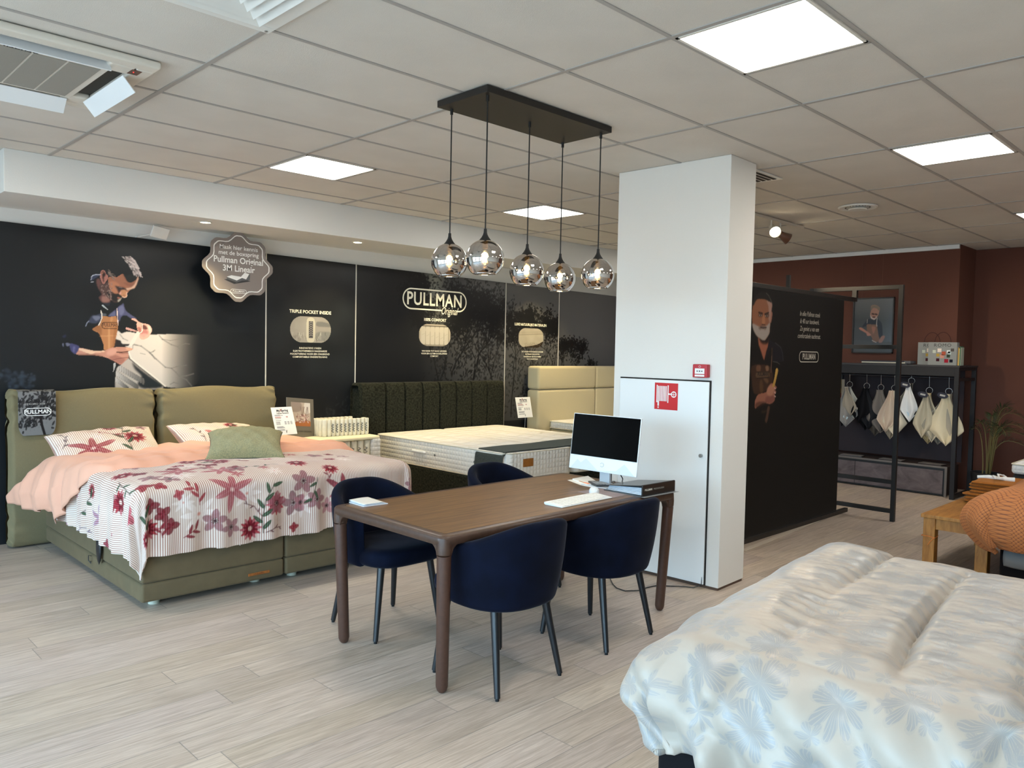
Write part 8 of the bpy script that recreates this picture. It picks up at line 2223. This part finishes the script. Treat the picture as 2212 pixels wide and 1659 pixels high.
# swatch bundles
_fab = {}
def fab(h_): 
    if h_ not in _fab: _fab[h_] = mat('upholstery_'+{'a': 'grey'}.get('x', 'fabric')+'_%d' % len(_fab), h_, .9, sheen=.2, noise=.06, nscale=300, spec=.1)
    return _fab[h_]
M_HOOK = mat('chrome_hook', 'b8b6b2', .25, metal=.9); M_OVAL = mat('dark_oval_label', '17162a', .5); M_STK = mat('silver_sticker', 'bfd2dc', .35)
def bundle(y, x, label, sheets, drop=0.0, oval=True, hook=True):
    """sheets: list of (y offset of the tip, width, length, colour, turn, tip tag)"""
    t = thing('fabric_swatch_bundle', label, 'fabric samples', (x, y, 0), 0, 'fabric swatch bundles hanging in the rack')
    zt = 1.375
    zr = zt-.12-drop
    MB().tube([(x+.014, y, zt-.002), (x+.010, y, zt+.010), (x, y, zt+.015), (x-.012, y, zt+.006), (x-.012, y, zt-.02), (x-.006, y, zr+.03)], .0025, 6).build('hook', M_HOOK, t, smooth=True)
    MB().tube([(x-.004, y+.036*math.cos(a), zr-.006+.036*math.sin(a)) for a in np.linspace(0, 2*PI, 22)], .0028, 6, cap=False).build('ring', M_HOOK, t, smooth=True)
    for i, (dy, w, L, col, turn, tip) in enumerate(sheets):
        ct, st_ = math.cos(turn), math.sin(turn); x0 = x-.01-.034*i; ph = i*1.7+y*5
        def f(u, v, dy=dy, w=w*1.12, L=L*1.17, ct=ct, st_=st_, x0=x0, ph=ph):
            a = u*2-1
            # kite outline: narrow gathered top, wide at 62 %, pointed foot
            wd = w*(.22+.78*sstep(0, .70, v)) if v < .70 else w*(1-(v-.70)/.30)
            wd = max(wd, .002)
            low = 1.0
            yy = -a*wd/2-dy*v*1.0
            depth = (.010+.022*v)*math.sin(a*5.2+ph)*(1-max(0, v-.75)*2.2)
            return (x0+depth*ct-yy*st_*.35, y+yy*ct+depth*st_, zr-.035-L*v-.012*abs(a)*v)
        sh = MB().grid(f, 26, 30).build('swatch', fab(col), t, smooth=True, angle=0, solid=.003)
        if tip:
            q = MB(); q.M = Matrix.Translation((x0-.02, y-dy, zr-.035-L+.04)) @ Matrix.Rotation(.5, 4, 'X'); q.box(-.002, .002, -.03, .03, -.016, .016).build('sticker', M_STK, sh)
    if oval:
        q = MB(); q.M = Matrix.Translation((x-.155, y+.02, zr-.05)) @ Matrix.Rotation(.2, 4, 'X'); 
        q.lathe([(0, 0), (.95, 0), (1, .5), (.95, 1), (0, 1)], (0, 0, 0), 28, 1, 1)
        q.v = []; q.f = []; q.prism([(.058*math.cos(a), .034*math.sin(a)) for a in np.linspace(0, 2*PI, 24, endpoint=False)], 0, -.003, .003)
        ov = q.build('oval_label', M_OVAL, t); q = MB(); q.M = Matrix.Translation((x-.159, y+.02, zr-.05)) @ Matrix.Rotation(.2, 4, 'X'); q.box(-.001, .001, -.028, .028, -.010, .010).build('name_sticker', M_LGRY, ov)
def ry(u): return 2.735+(2064-u)*.00545      # along the rack
bundle(2.90, 9.98, 'cream and grey swatch bundle nearest to the right rack post', [(-.10, .36, .50, '8d877b', .5, 0), (-.17, .34, .46, 'a09a8c', .6, 0), (.09, .26, .46, 'bdb3a0', -.3, 0), (.02, .34, .50, 'e6d8b8', .1, 0)], .03)
bundle(3.11, 9.98, 'beige swatch bundle second from the right rack post', [(-.10, .20, .40, '4a4740', .3, 1), (.02, .26, .50, 'b5a37c', .2, 0), (.07, .26, .48, 'cac0a8', .0, 0), (-.03, .20, .44, 'c8bea6', .2, 0)], .03)
bundle(3.31, 9.98, 'white and dark grey swatch bundle hanging high on the rail', [(-.10, .18, .30, 'b5ad9a', .4, 0), (-.05, .20, .38, '79756b', .3, 0), (.0, .20, .40, '33322f', .2, 1), (.03, .17, .38, 'f0f0ee', .1, 0)], -.075)
bundle(3.50, 9.98, 'pinkish cream swatch bundle right behind the frame post', [(-.03, .24, .50, 'b5a690', .3, 1), (-.12, .15, .42, '33302d', .3, 0), (.05, .26, .46, 'e4d8c0', .0, 0), (-.05, .22, .42, 'd3bfaa', .3, 0)], .02, oval=False)
bundle(3.66, 9.98, 'dark brown and taupe swatch bundle left of the frame post', [(-.05, .30, .48, '565049', .2, 0), (.03, .34, .44, '80776f', -.1, 0)], .02, oval=False)
bundle(3.83, 9.98, 'black and charcoal swatch bundle in the middle of the rail', [(.0, .24, .44, '161618', .2, 1), (.06, .22, .42, '26272a', -.2, 0), (-.06, .2, .36, '1b1a1c', .3, 0)], .01, oval=False)
bundle(4.04, 9.98, 'grey swatch bundle with a white lining beside the striped book', [(-.08, .16, .42, '1c1b1c', .2, 0), (.10, .22, .32, 'd9d6ca', -.4, 0), (.0, .26, .42, '9c9894', .0, 1), (.08, .2, .30, 'a3998a', -.3, 0)], .0, oval=False)
t = thing('striped_sample_book', 'hanging sample book of colourful stripes at the left end of the rail', 'fabric samples', (9.98, 4.18, 0))
MB().box(9.96, 10.0, 4.13, 4.24, 1.31, 1.362).build('clamp', M_BLK, t); MB().tube([(9.98, 4.185, 1.36), (9.98, 4.185, 1.392), (9.965, 4.185, 1.39)], .003, 6).build('hook', M_HOOK, t)
for k, cl in enumerate(('a99a6a', '8a8455', 'c09a48', '9c3a2a', '7a1f28', '2a3550', '3a3a44', '8c4038', '2c4a3c')):
    MB().box(9.955, 9.962, 4.14, 4.225, 1.31-.058*(k+1), 1.31-.058*k).build('stripe', fab(cl), t)
for k, cl in enumerate(('9a8f80', 'c9c0b0', '5a4a3e', 'b3a894')): MB().box(9.95+.006*k, 9.953+.006*k, 4.095+.005*k, 4.13+.002*k, 1.02, 1.31).build('leaf', fab(cl), t)
# things on the rack shelf
def bag(x, y, lb, seed):
    t = thing('paper_bag', lb, 'bag', (x, y, RZ+.022), 0, 'grey paper bags with rope handles')
    z0 = RZ+.0225; W_, D_, H_ = .30, .085, .262
    MB().box(x, x+D_, y-W_/2, y+W_/2, z0, z0+H_).build('body', mat('grey_paper_bag', '8d908e', .7), t)
    for dx in (.004,):
        MB().tube([(x+dx+.0*a, y-.085*math.cos(a), z0+H_-.005+.12*math.sin(a)) for a in np.linspace(0, PI, 18)], .0032, 6).build('rope_handle', mat('maroon_rope', '3b1414', .8), t, smooth=True)
    text('lettering', 'ROMO', .052, (x, y, z0+H_-.035), (0, -1, 0), (0, 0, 1), mat('dark_bag_print', '3a3a3c', .7), t, sx=1.1, space=1.15)
    rn = random.Random(seed); cols = ['e9ddd2', 'b7c7c4', '5a5653', 'b05a44', 'dfe4e4', 'b79a4c', 'd89a88', '3d4738', '46202a', 'a02a3a', '20202a', 'c8cfc2']
    for i, (u, v) in enumerate([(-.03, .17), (.075, .14), (.105, .175), (.015, .135), (.065, .155), (-.045, .115), (0.0, .10), (.065, .105), (-.045, .06), (.045, .05), (.095, .05), (-.085, .155)]):
        s_ = .017 if i % 3 else .021
        MB().box(x-.0012, x-.0002, y-u-s_, y-u+s_, z0+v-s_, z0+v+s_).build('colour_square', fab(cols[i]), t)
    return t
bag(9.83, 2.945, 'front grey paper bag with coloured squares on the rack shelf', 1)
bag(9.93, 3.09, 'rear grey paper bag half hidden behind the front one', 2)
t = thing('colour_booklet', 'yellow and green sample booklet beside the paper bags on the shelf', 'book', (9.86, 2.775, RZ+.022))
for k, cl in enumerate(('8f9294', 'c79a3c', 'd8c890', '3f6a52', '9aa090')): MB().box(9.85+.004*k, 9.95+.004*k, 2.79-.008*k, 2.797-.008*k, RZ+.0225, RZ+.24-.012*(k % 3)).build('card', fab(cl), t)
t = thing('sample_folder', 'flat dark sample folder lying on the rack shelf', 'book', (9.85, 3.55, RZ+.022))
MB().box(9.78, 9.98, 3.31, 3.82, RZ+.0225, RZ+.031).build('lower_cover', M_BLK, t); MB().box(9.785, 9.975, 3.33, 3.83, RZ+.031, RZ+.046).build('pages', mat('cream_pages', 'c9c3b0', .8), t)
MB().box(9.78, 9.98, 3.34, 3.84, RZ+.046, RZ+.060).build('upper_cover', mat('navy_cover', '20202e', .5), t); MB().box(9.79, 9.97, 3.27, 3.46, RZ+.031, RZ+.062).build('grey_insert', mat('grey_insert', '55565a', .7), t)
# low cabinet
M_CAB = wood_mat('grey_brown_wood', '4a4143', '6e6365', 3.0, 2.0, .6, 3.0); M_CABS = mat('dark_brown_side', '2a1c16', .7); M_CABT = mat('taupe_front_frame', '6d6661', .6)
t = thing('low_cabinet', 'long low grey wooden cabinet standing under the swatches', 'cabinet', (10.1, 3.9, 0))
MB().box(9.905, 10.33, 2.865, 4.95, .012, .345).build('carcass', M_CABS, t)
for (y0, y1, z0, z1) in ((2.86, 4.95, .328, .350), (2.86, 2.885, .0, .328)): MB().box(9.893, 9.907, y0, y1, z0, z1).build('front_frame', M_CABT, t)
MB().box(9.899, 9.905, 2.885, 4.95, .01, .328).build('recess', M_BLK, t)
MB().box(9.887, 9.899, 2.90, 3.90, .030, .300).build('drawer_front', M_CAB, t, bevel=.002); MB().box(9.887, 9.899, 3.905, 4.93, .030, .300).build('drawer_front', M_CAB, t, bevel=.002)
for k, (y, lb) in enumerate(((3.05, 'right folded catalogue lying on the low cabinet'), (3.50, 'middle folded catalogue lying on the low cabinet'), (3.98, 'left folded catalogue lying on the low cabinet'))):
    t = thing('catalogue', lb, 'book', (9.98, y, .35), 0, 'catalogues on the low cabinet')
    q = MB(); q.M = Matrix.Translation((9.985, y, .3505)) @ Matrix.Rotation(.1*(k-1), 4, 'Z'); q.box(-.07, .08, -.13, .13, 0, .010).build('cover', mat('dark_photo_cover', '3a302e', .3), t)
    q = MB(); q.M = Matrix.Translation((9.985, y, .3505)) @ Matrix.Rotation(.1*(k-1), 4, 'Z'); q.box(-.072, .07, -.128, .128, .010, .013).build('open_page', mat('grey_page', '77726e', .4), t)
# ------------------------------------------------------------------ palm
M_POT = mat('anthracite_pot', '24272a', .5); M_PALM = mat('palm_leaf_green', '3a4423', .6, noise=.3, nscale=8); M_STEM = mat('palm_cane', '6d6338', .6); M_SOIL = mat('potting_soil', '1a120c', .95)
t = thing('potted_palm', 'potted palm with feathery fronds against the terracotta wall', 'plant', (10.12, 2.53, 0))
MB().lathe([(0, 0), (.105, 0), (.115, .01), (.148, .30), (.152, .31), (.140, .31), (.136, .285)], (10.12, 2.53, 0), 32).build('pot', M_POT, t, smooth=True)
MB().lathe([(0, .28), (.137, .28)], (10.12, 2.53, 0), 24).build('soil', M_SOIL, t)
rn = random.Random(11)
def frond(az, H_, reach, L, nleaf, bend, st, lean=0.0):
    bx, by = 10.12+.05*math.cos(az+1), 2.53+.05*math.sin(az+1); pts = []
    for k in range(15):
        v = k/14; r = reach*v**2.1*(1-.1*v); z = .28+H_*math.sin(min(1, v*1.0)*PI/2*(1+bend*.5))-bend*.25*max(0, v-.6)
        pts.append((bx+math.cos(az)*r, by+math.sin(az)*r, z))
    fr_ = MB().tube(pts, [.006*(1-.8*k/14)+.0012 for k in range(15)], 6).build('frond', M_STEM, t, smooth=True)
    b = MB()
    for k in range(nleaf):
        v = st+(1-st)*k/(nleaf-1); i = min(13, int(v*14)); f_ = v*14-i; P = Vector(pts[i]).lerp(Vector(pts[i+1]), f_); T = (Vector(pts[i+1])-Vector(pts[i])).normalized()
        S = T.cross(Vector((0, 0, 1)));
        if S.length < .05: S = Vector((math.sin(az), -math.cos(az), 0))
        S.normalize()
        U = S.cross(T).normalized()
        for sg in (-1, 1):
            ln = L*math.sin(PI*(.18+.78*(v-st)/(1-st)))**.7*rn.uniform(.85, 1.1)
            D = (T*.75+S*sg*.62+U*rn.uniform(.10, .35)).normalized(); Wv = D.cross(U).normalized()*.0065
            a = P; m1 = P+D*ln*.45+U*.008; e_ = P+D*ln-Vector((0, 0, ln*.16))
            n = len(b.v); b.v += [tuple(a), tuple(m1+Wv), tuple(e_), tuple(m1-Wv)]; b.f += [(n, n+1, n+2, n+3)]
    b.build('leaflets', M_PALM, fr_)
for a in ((-2.0, .80, .22, .17, 17, .15, .45), (-1.15, .74, .42, .17, 20, .55, .42), (-.9, .52, .55, .19, 22, .6, .40), (-2.6, .60, .50, .18, 20, .5, .42), (-1.6, .62, .40, .18, 20, .5, .42), (2.6, .62, .16, .12, 12, .2, .5),
          (1.9, .55, .14, .12, 12, .25, .5), (-1.35, .42, .50, .17, 18, .7, .42), (-2.9, .70, .16, .13, 12, .1, .55)): frond(*a)
for k in range(5):
    a = rn.uniform(-2.8, .2); MB().tube([(10.12+.05*math.cos(a), 2.53+.05*math.sin(a), .28), (10.12+.09*math.cos(a), 2.53+.09*math.sin(a), .60), (10.12+.12*math.cos(a), 2.53+.14*math.sin(a), rn.uniform(.85, 1.1))], [.005, .004, .0015], 6).build('bare_cane', M_STEM, t, smooth=True)
# ------------------------------------------------------------------ wooden bench and blankets
M_PINE = wood_mat('honey_pine', '8a5a24', 'b98440', 2.0, 14.0, .45, 2.2)
t = thing('wooden_bench', 'honey coloured wooden bench with thick square legs', 'bench', (6.9, 1.73, 0))
bx0, bx1, by0, by1 = 6.20, 7.62, 1.50, 1.955
MB().box(bx0, bx1, by0, by1, .425, .452).build('seat', M_PINE, t, bevel=.004)
for x in (bx0+.015, bx1-.095):
    for y in (by0+.015, by1-.095): MB().box(x, x+.08, y, y+.08, 0, .425).build('leg', M_PINE, t, bevel=.004)
for y in (by0+.03, by1-.055): MB().box(bx0+.095, bx1-.095, y, y+.025, .345, .425).build('apron', M_PINE, t)
for x in (bx0+.03, bx1-.055): MB().box(x, x+.025, by0+.095, by1-.095, .345, .425).build('apron', M_PINE, t)
o = MB().tube([(6.208, 1.948, .29), (6.206, 1.90, .292), (6.208, 1.855, .285), (6.25, 1.852, .29), (6.30, 1.86, .29), (6.30, 1.945, .29), (6.25, 1.948, .292), (6.208, 1.948, .29)], .0022, 6).build('orange_string', mat('orange_string', 'd9772a', .6), None, smooth=True)
tag(o, 'orange string tied round the left leg of the wooden bench', 'string')
MB().tube([(6.204, 1.86, .287), (6.198, 1.885, .255), (6.200, 1.90, .228)], .002, 6).build('loose_end', mat('orange_string', 'd9772a', .6), o)
M_OCH = mat('ochre_blanket', 'a8662a', .9, sheen=.35, noise=.08, nscale=60, bump=.3, bscale=300, spec=.1)
def folded(x0, x1, y0, y1, z0, th, nlay, label, seed, m_, extra=0):
    t = thing('folded_blanket', label, 'blanket', ((x0+x1)/2, (y0+y1)/2, z0), 0, 'ochre blankets folded on the bench'); rn = random.Random(seed); z = z0
    for k in range(nlay):
        e = rn.uniform(-.012, .012); h_ = th/nlay; ph = rn.uniform(0, 6)
        def f(u, v, e=e, z=z, h_=h_, ph=ph):
            a = 2*PI*v; ca, sa = math.cos(a), math.sin(a); hw = (y1-y0)/2+e
            yy = math.copysign(abs(ca)**.5, ca)*hw; zz = math.copysign(abs(sa)**.5, sa)*h_*.5
            x = x0+(x1-x0)*u; q = min(1, min(u, 1-u)/.04)**.5 if 0 < u < 1 else 0
            return (x+.006*math.sin(v*9+ph), (y0+y1)/2+yy*(.9+.1*q)+.006*math.sin(u*8+ph), z+h_*.5+zz*q+.002*math.sin(u*9+ph+yy*7))
        MB().grid(f, 40, 36, closev=True).build('fold', m_, t, smooth=True, angle=0); z += h_*.97
    return t
folded(6.98, 7.52, 1.56, 1.90, .4555, .075, 3, 'lower folded ochre blanket on the bench', 3, M_OCH)
tb = folded(7.0, 7.50, 1.54, 1.86, .532, .10, 4, 'upper folded ochre blanket tied with a white ribbon', 5, M_OCH)
MB().tube([(7.22, 1.86, .635), (7.24, 1.78, .642), (7.20, 1.70, .645), (7.24, 1.60, .640)], [.012, .016, .012, .02], 8).build('white_ribbon', M_CARD, tb, smooth=True)
for dx in (-.07, .07): MB().tube([(7.22, 1.70, .645), (7.22+dx, 1.73, .665), (7.22+dx*1.6, 1.70, .655), (7.22+dx, 1.67, .648), (7.22, 1.70, .645)], .008, 6).build('ribbon_loop', M_CARD, tb, smooth=True)
# ------------------------------------------------------------------ orange bed
M_BLKF = mat('black_woven_base', '141416', .85, sheen=.2, bump=.3, bscale=400, spec=.1)
def lattice_mat():
    m = mat('copper_woven_duvet', 'a5622f', .75, sheen=.35, spec=.2); q = NT(m); b_ = q.n['Principled BSDF']
    at = q.n.new('ShaderNodeAttribute'); at.attribute_name = 'CU'; sp = q.n.new('ShaderNodeSeparateXYZ'); q.l.new(at.outputs['Vector'], sp.inputs[0])
    u = q.m('ADD', sp.outputs[0], sp.outputs[1]); v = q.m('SUBTRACT', sp.outputs[0], sp.outputs[1])
    f = lambda s_: q.m('ABSOLUTE', q.m('SINE', q.m('MULTIPLY', s_, PI/.024)))
    k = q.m('POWER', q.m('MULTIPLY', f(u), f(v)), .5)
    q.l.new(q.ramp(k, [(.22, (.20, .075, .040)), (.50, (.45, .165, .055))]), b_.inputs['Base Color']); q.bump(k, .5, .006, b_); return m
M_LAT = lattice_mat()
t = thing('boxspring_bed', 'black boxspring bed under the copper orange duvet at the right edge', 'bed', (6.9, .45, 0))
superbox(6.02, 7.80, -.6, 1.40, .07, .40, .03).build('base', M_BLKF, t, smooth=True)
for (x, y) in ((6.15, 1.28), (7.65, 1.28), (6.15, -.45), (7.65, -.45)): MB().cyl((x, y, 0), (x, y, .075), .03, n=20).build('foot', M_BLK, t, smooth=True)
tag(superbox(6.03, 7.79, -.6, 1.38, .402, .60, .06, rz=.03).build('mattress', M_MATW, None, smooth=True), 'mattress hidden under the copper orange duvet', 'mattress')
def with_cu(o, cu):
    a = o.data.attributes.new('CU', 'FLOAT_VECTOR', 'POINT'); a.data.foreach_set('vector', np.array(cu, np.float32).ravel()); return o
def puffy(name, m_, label, box, zt, r, s0, s1, t0, t1, n1, n2, M, slack, seed, solid=.02, quilt=None, emax=9.0):
    V = []; CU = []; b = MB()
    def f(u, v):
        s = s0+(s1-s0)*u; tt = t0+(t1-t0)*v
        p = drape(s, tt, box, zt, r, slack=slack, rip=1.0, seed=seed, emax=emax)
        z = p[2]; ex = quilt(s, tt, p) if quilt else 0
        # rolled hem
        ed = min(u/.02, (1-u)/.02, v/.02, 1)
        CU.append((s, tt, 0)); return tuple(M @ Vector((p[0]+(ex[0] if ex else 0), p[1]+(ex[1] if ex else 0), z+(ex[2] if ex else 0))))
    b.grid(f, n1, n2); o = b.build(name, m_, None, smooth=True, angle=0, solid=solid); with_cu(o, CU); return tag(o, label, 'duvet')
def qo(s, tt, p):
    k = math.sin(min(1, max(0, (p[2]-.30)/.42))*PI); out = .14*max(0, k)
    ax = max(0, 6.12-s); ay = max(0, 1.30-tt) if False else 0
    ex = -out if s < 6.12 else 0; ey = 0
    return (ex, ey, .0)
MI = Matrix.Identity(4)
# the helper drapes towards -y, so the bed is mirrored to hang over its +y foot end
MR = Matrix(((1, 0, 0, 0), (0, -1, 0, 0), (0, 0, 1, 0), (0, 0, 0, 1)))
def qor(s, tt, p):
    dr = .74-p[2]; k = math.sin(min(1, max(0, dr/.46))*PI)
    ex = -.10*k if s < 6.10 else (.08*k if s > 7.72 else 0); ey = -.13*k if tt < -1.30 else 0
    wr = .012*(vnoise(s*7, tt*7+4)-.5)
    return (ex+wr, ey, .02*math.sin(s*4)*math.sin(tt*5)+wr)
puffy('orange_duvet', M_LAT, 'copper orange latticed duvet bulging over the end of its bed', (6.10, 7.72, -1.30), .74, .14, 5.66, 8.15, -1.74, .5, 150, 130, MR, .03, 5.0, .03, qor, .50)
# grey sheet end hanging under it
def gs(u, v): return (5.985-.03*math.sin(v*3)-.01*math.sin(u*12), 1.36-.62*u, .36-.13*v*(1-.5*u)-.02*math.sin(u*5))
tag(MB().grid(gs, 30, 14).build('grey_sheet', mat('grey_sheet_cotton', '6d7274', .8), None, smooth=True, angle=0, solid=.01), 'grey sheet corner showing under the copper orange duvet', 'sheet')
# ------------------------------------------------------------------ black display bed with a white topper, far right
t = thing('mattress_display', 'dark grey display block at the right edge near the palm', 'display block', (8.9, 1.3, 0))
superbox(8.45, 9.3, .3, 1.885, .02, .535, .02).build('block', mat('charcoal_block', '222326', .8), t, smooth=True); MB().box(8.5, 9.25, .35, 1.84, 0, .03).build('plinth', M_BLK, t)
mt = tag(superbox(8.43, 9.32, .3, 1.90, .538, .635, .05, rz=.03).build('mattress_topper', M_MATW, None, smooth=True), 'white quilted topper cut off by the right edge of the photo', 'mattress')
rimtube(8.43, 9.32, .3, 1.90, .628, .05, .007).build('piping', M_PIPE, mt)
# ------------------------------------------------------------------ near bed
MN = Matrix.Translation((2.155, 1.50, 0)) @ Matrix.Rotation(math.radians(6.0), 4, 'Z') @ MR    # local x: along the foot end, local y: away from the foot towards the head
t = thing('boxspring_bed', 'black boxspring base of the large bed in the lower right corner', 'bed', tuple((MN @ Vector((.95, 1.0, 0)))))
def nb(x0, x1, y0, y1, z0, z1, r, nm, m_, p, rz=None):
    b = superbox(x0, x1, y0, y1, z0, z1, r, rz=rz); b.v = [tuple(MN @ Vector(v)) for v in b.v]; return b.build(nm, m_, p, smooth=True)
nb(.02, .93, .02, 2.0, .06, .36, .03, 'base', M_BLKF, t); nb(.935, 1.86, .02, 2.0, .06, .36, .03, 'base', M_BLKF, t)
for x in (.12, .82, 1.05, 1.75):
    for y in (.12, 1.85): P = MN @ Vector((x, y, 0)); MB().cyl((P.x, P.y, 0), (P.x, P.y, .065), .03, n=20).build('foot', M_BLK, t, smooth=True)
tag(nb(.03, 1.85, .03, 2.0, .362, .52, .06, 'mattress', M_MATW, None, rz=.03), 'mattress hidden under the silvery jacquard duvet', 'mattress')
def jacquard():
    m = mat('silver_cream_jacquard', 'cfc4b0', .42, sheen=.25, spec=.45); q = NT(m); b_ = q.n['Principled BSDF']
    at = q.n.new('ShaderNodeAttribute'); at.attribute_name = 'CU'; V = at.outputs['Vector']
    def flower(scale, petals, seed, rad, off):
        vo = q.n.new('ShaderNodeTexVoronoi'); vo.inputs['Scale'].default_value = scale; vo.inputs['Randomness'].default_value = .55
        ad = q.n.new('ShaderNodeVectorMath'); ad.operation = 'ADD'; ad.inputs[1].default_value = off
        ds = q.n.new('ShaderNodeVectorMath'); ds.operation = 'ADD'; nz = q.n.new('ShaderNodeTexNoise'); nz.inputs['Scale'].default_value = 9
        q.l.new(V, nz.inputs['Vector']); sc = q.n.new('ShaderNodeVectorMath'); sc.operation = 'SCALE'; sc.inputs['Scale'].default_value = .05; q.l.new(nz.outputs['Color'], sc.inputs[0])
        q.l.new(V, ad.inputs[0]); q.l.new(ad.outputs[0], ds.inputs[0]); q.l.new(sc.outputs[0], ds.inputs[1]); q.l.new(ds.outputs[0], vo.inputs['Vector'])
        sb = q.n.new('ShaderNodeVectorMath'); sb.operation = 'SUBTRACT'; q.l.new(ds.outputs[0], sb.inputs[0]); q.l.new(vo.outputs['Position'], sb.inputs[1])
        s3 = q.n.new('ShaderNodeSeparateXYZ'); q.l.new(sb.outputs[0], s3.inputs[0]); cs = q.n.new('ShaderNodeSeparateColor'); q.l.new(vo.outputs['Color'], cs.inputs[0])
        an = q.m('ADD', q.m('ARCTAN2', s3.outputs[1], s3.outputs[0]), q.m('MULTIPLY', cs.outputs[0], 6.0))
        ln = q.n.new('ShaderNodeVectorMath'); ln.operation = 'LENGTH'; q.l.new(sb.outputs[0], ln.inputs[0]); r = ln.outputs['Value']
        pet = q.m('POWER', q.m('ABSOLUTE', q.m('COSINE', q.m('MULTIPLY', an, petals/2))), .45)
        lim = q.m('MULTIPLY', q.m('ADD', .25, q.m('MULTIPLY', pet, .75)), rad)
        ins = q.m('MULTIPLY', q.m('LESS_THAN', r, lim), q.m('GREATER_THAN', pet, .35))
        ins = q.m('MULTIPLY', ins, q.m('GREATER_THAN', r, rad*.12))
        vein = q.m('GREATER_THAN', q.m('SINE', q.m('MULTIPLY', an, petals*5)), .72)
        rim = q.m('GREATER_THAN', q.m('DIVIDE', r, lim), .93)
        return q.m('MULTIPLY', ins, q.m('SUBTRACT', 1.0, q.m('MULTIPLY', q.m('MAXIMUM', vein, rim), .8)))
    a = flower(5.4, 8, 0, .092, (0, 0, 0)); c_ = flower(8.0, 5, 1, .048, (3.1, 1.7, 0))
    k = q.m('MAXIMUM', a, q.m('MULTIPLY', c_, .8))
    q.l.new(q.mix(k, (.41, .36, .30), (.31, .30, .285)), b_.inputs['Base Color']); q.l.new(q.m('SUBTRACT', .48, q.m('MULTIPLY', k, .16)), b_.inputs['Roughness'])
    fine = q.noise(V, 45, 3); q.bump(q.m('ADD', q.m('MULTIPLY', fine, .35), q.m('MULTIPLY', k, .3)), .35, .006, b_)
    return m
M_JAC = jacquard()
chan = [(.0, .28), (.36, .30), (.72, .34), (1.12, .4)]
def near_q(s, tt, p):
    dr = .655-p[2]; k = math.sin(min(1, max(0, dr/.34))*PI)
    ex = -.03*k if s < .12 else (.05*k if s > 1.74 else 0); ey = -.07*k if tt < .12 else 0
    # quilted channels run across the bed (along x), bent where they go over the side
    w = tt+.10*math.sin(s*1.4)+(.55*max(0, .18-s))
    ch = .0
    for c0, dp, wd in ((.40, .030, .03), (.74, .065, .032), (1.10, .075, .038), (1.48, .05, .04)):
        ch -= dp*math.exp(-((w-c0)/wd)**2)*(.55+.45*math.sin(s*3.1+c0*7))
        # gathers beside each channel
        ch += .005*math.exp(-((w-c0)/.07)**2)*math.sin(s*58+c0*30+2*math.sin(s*9))
    side = 1-sstep(.06, .34, s)
    diag = .020*math.sin((s*1.0+tt*1.15)*26+math.sin(tt*6)*1.6)*min(1, max(0, (.20-s)/.2))
    wr = .022*(vnoise(s*5+1, tt*5)-.5)+.005*(vnoise(s*21+1, tt*17)-.5)+.002*(vnoise(s*60, tt*38)-.5)
    return (ex-side*diag-side*ch*.7-wr*side, ey, (1-side)*(ch+.024*math.sin(min(1, max(0, w/.42))*PI))+wr*(1-.7*side))
puffy('jacquard_duvet', M_JAC, 'silvery cream jacquard duvet with woven flowers on the nearest bed', (.12, 1.74, .12), .655, .13, -.29, 2.12, -.27, 2.0, 420, 380, MN, .02, 1.0, .02, near_q, .43)
MP = MN @ Matrix.Translation((.28, 1.48, .72)) @ Matrix.Rotation(math.radians(8), 4, 'X')
o = add_pillow(MP, .42, .36, .085, 21, mat('cream_satin_cotton', 'd9ccb2', .55, sheen=.2, spec=.3), 'pillow', 'plain cream pillow at the lower right corner of the photo', 'pillow', flat=.7)
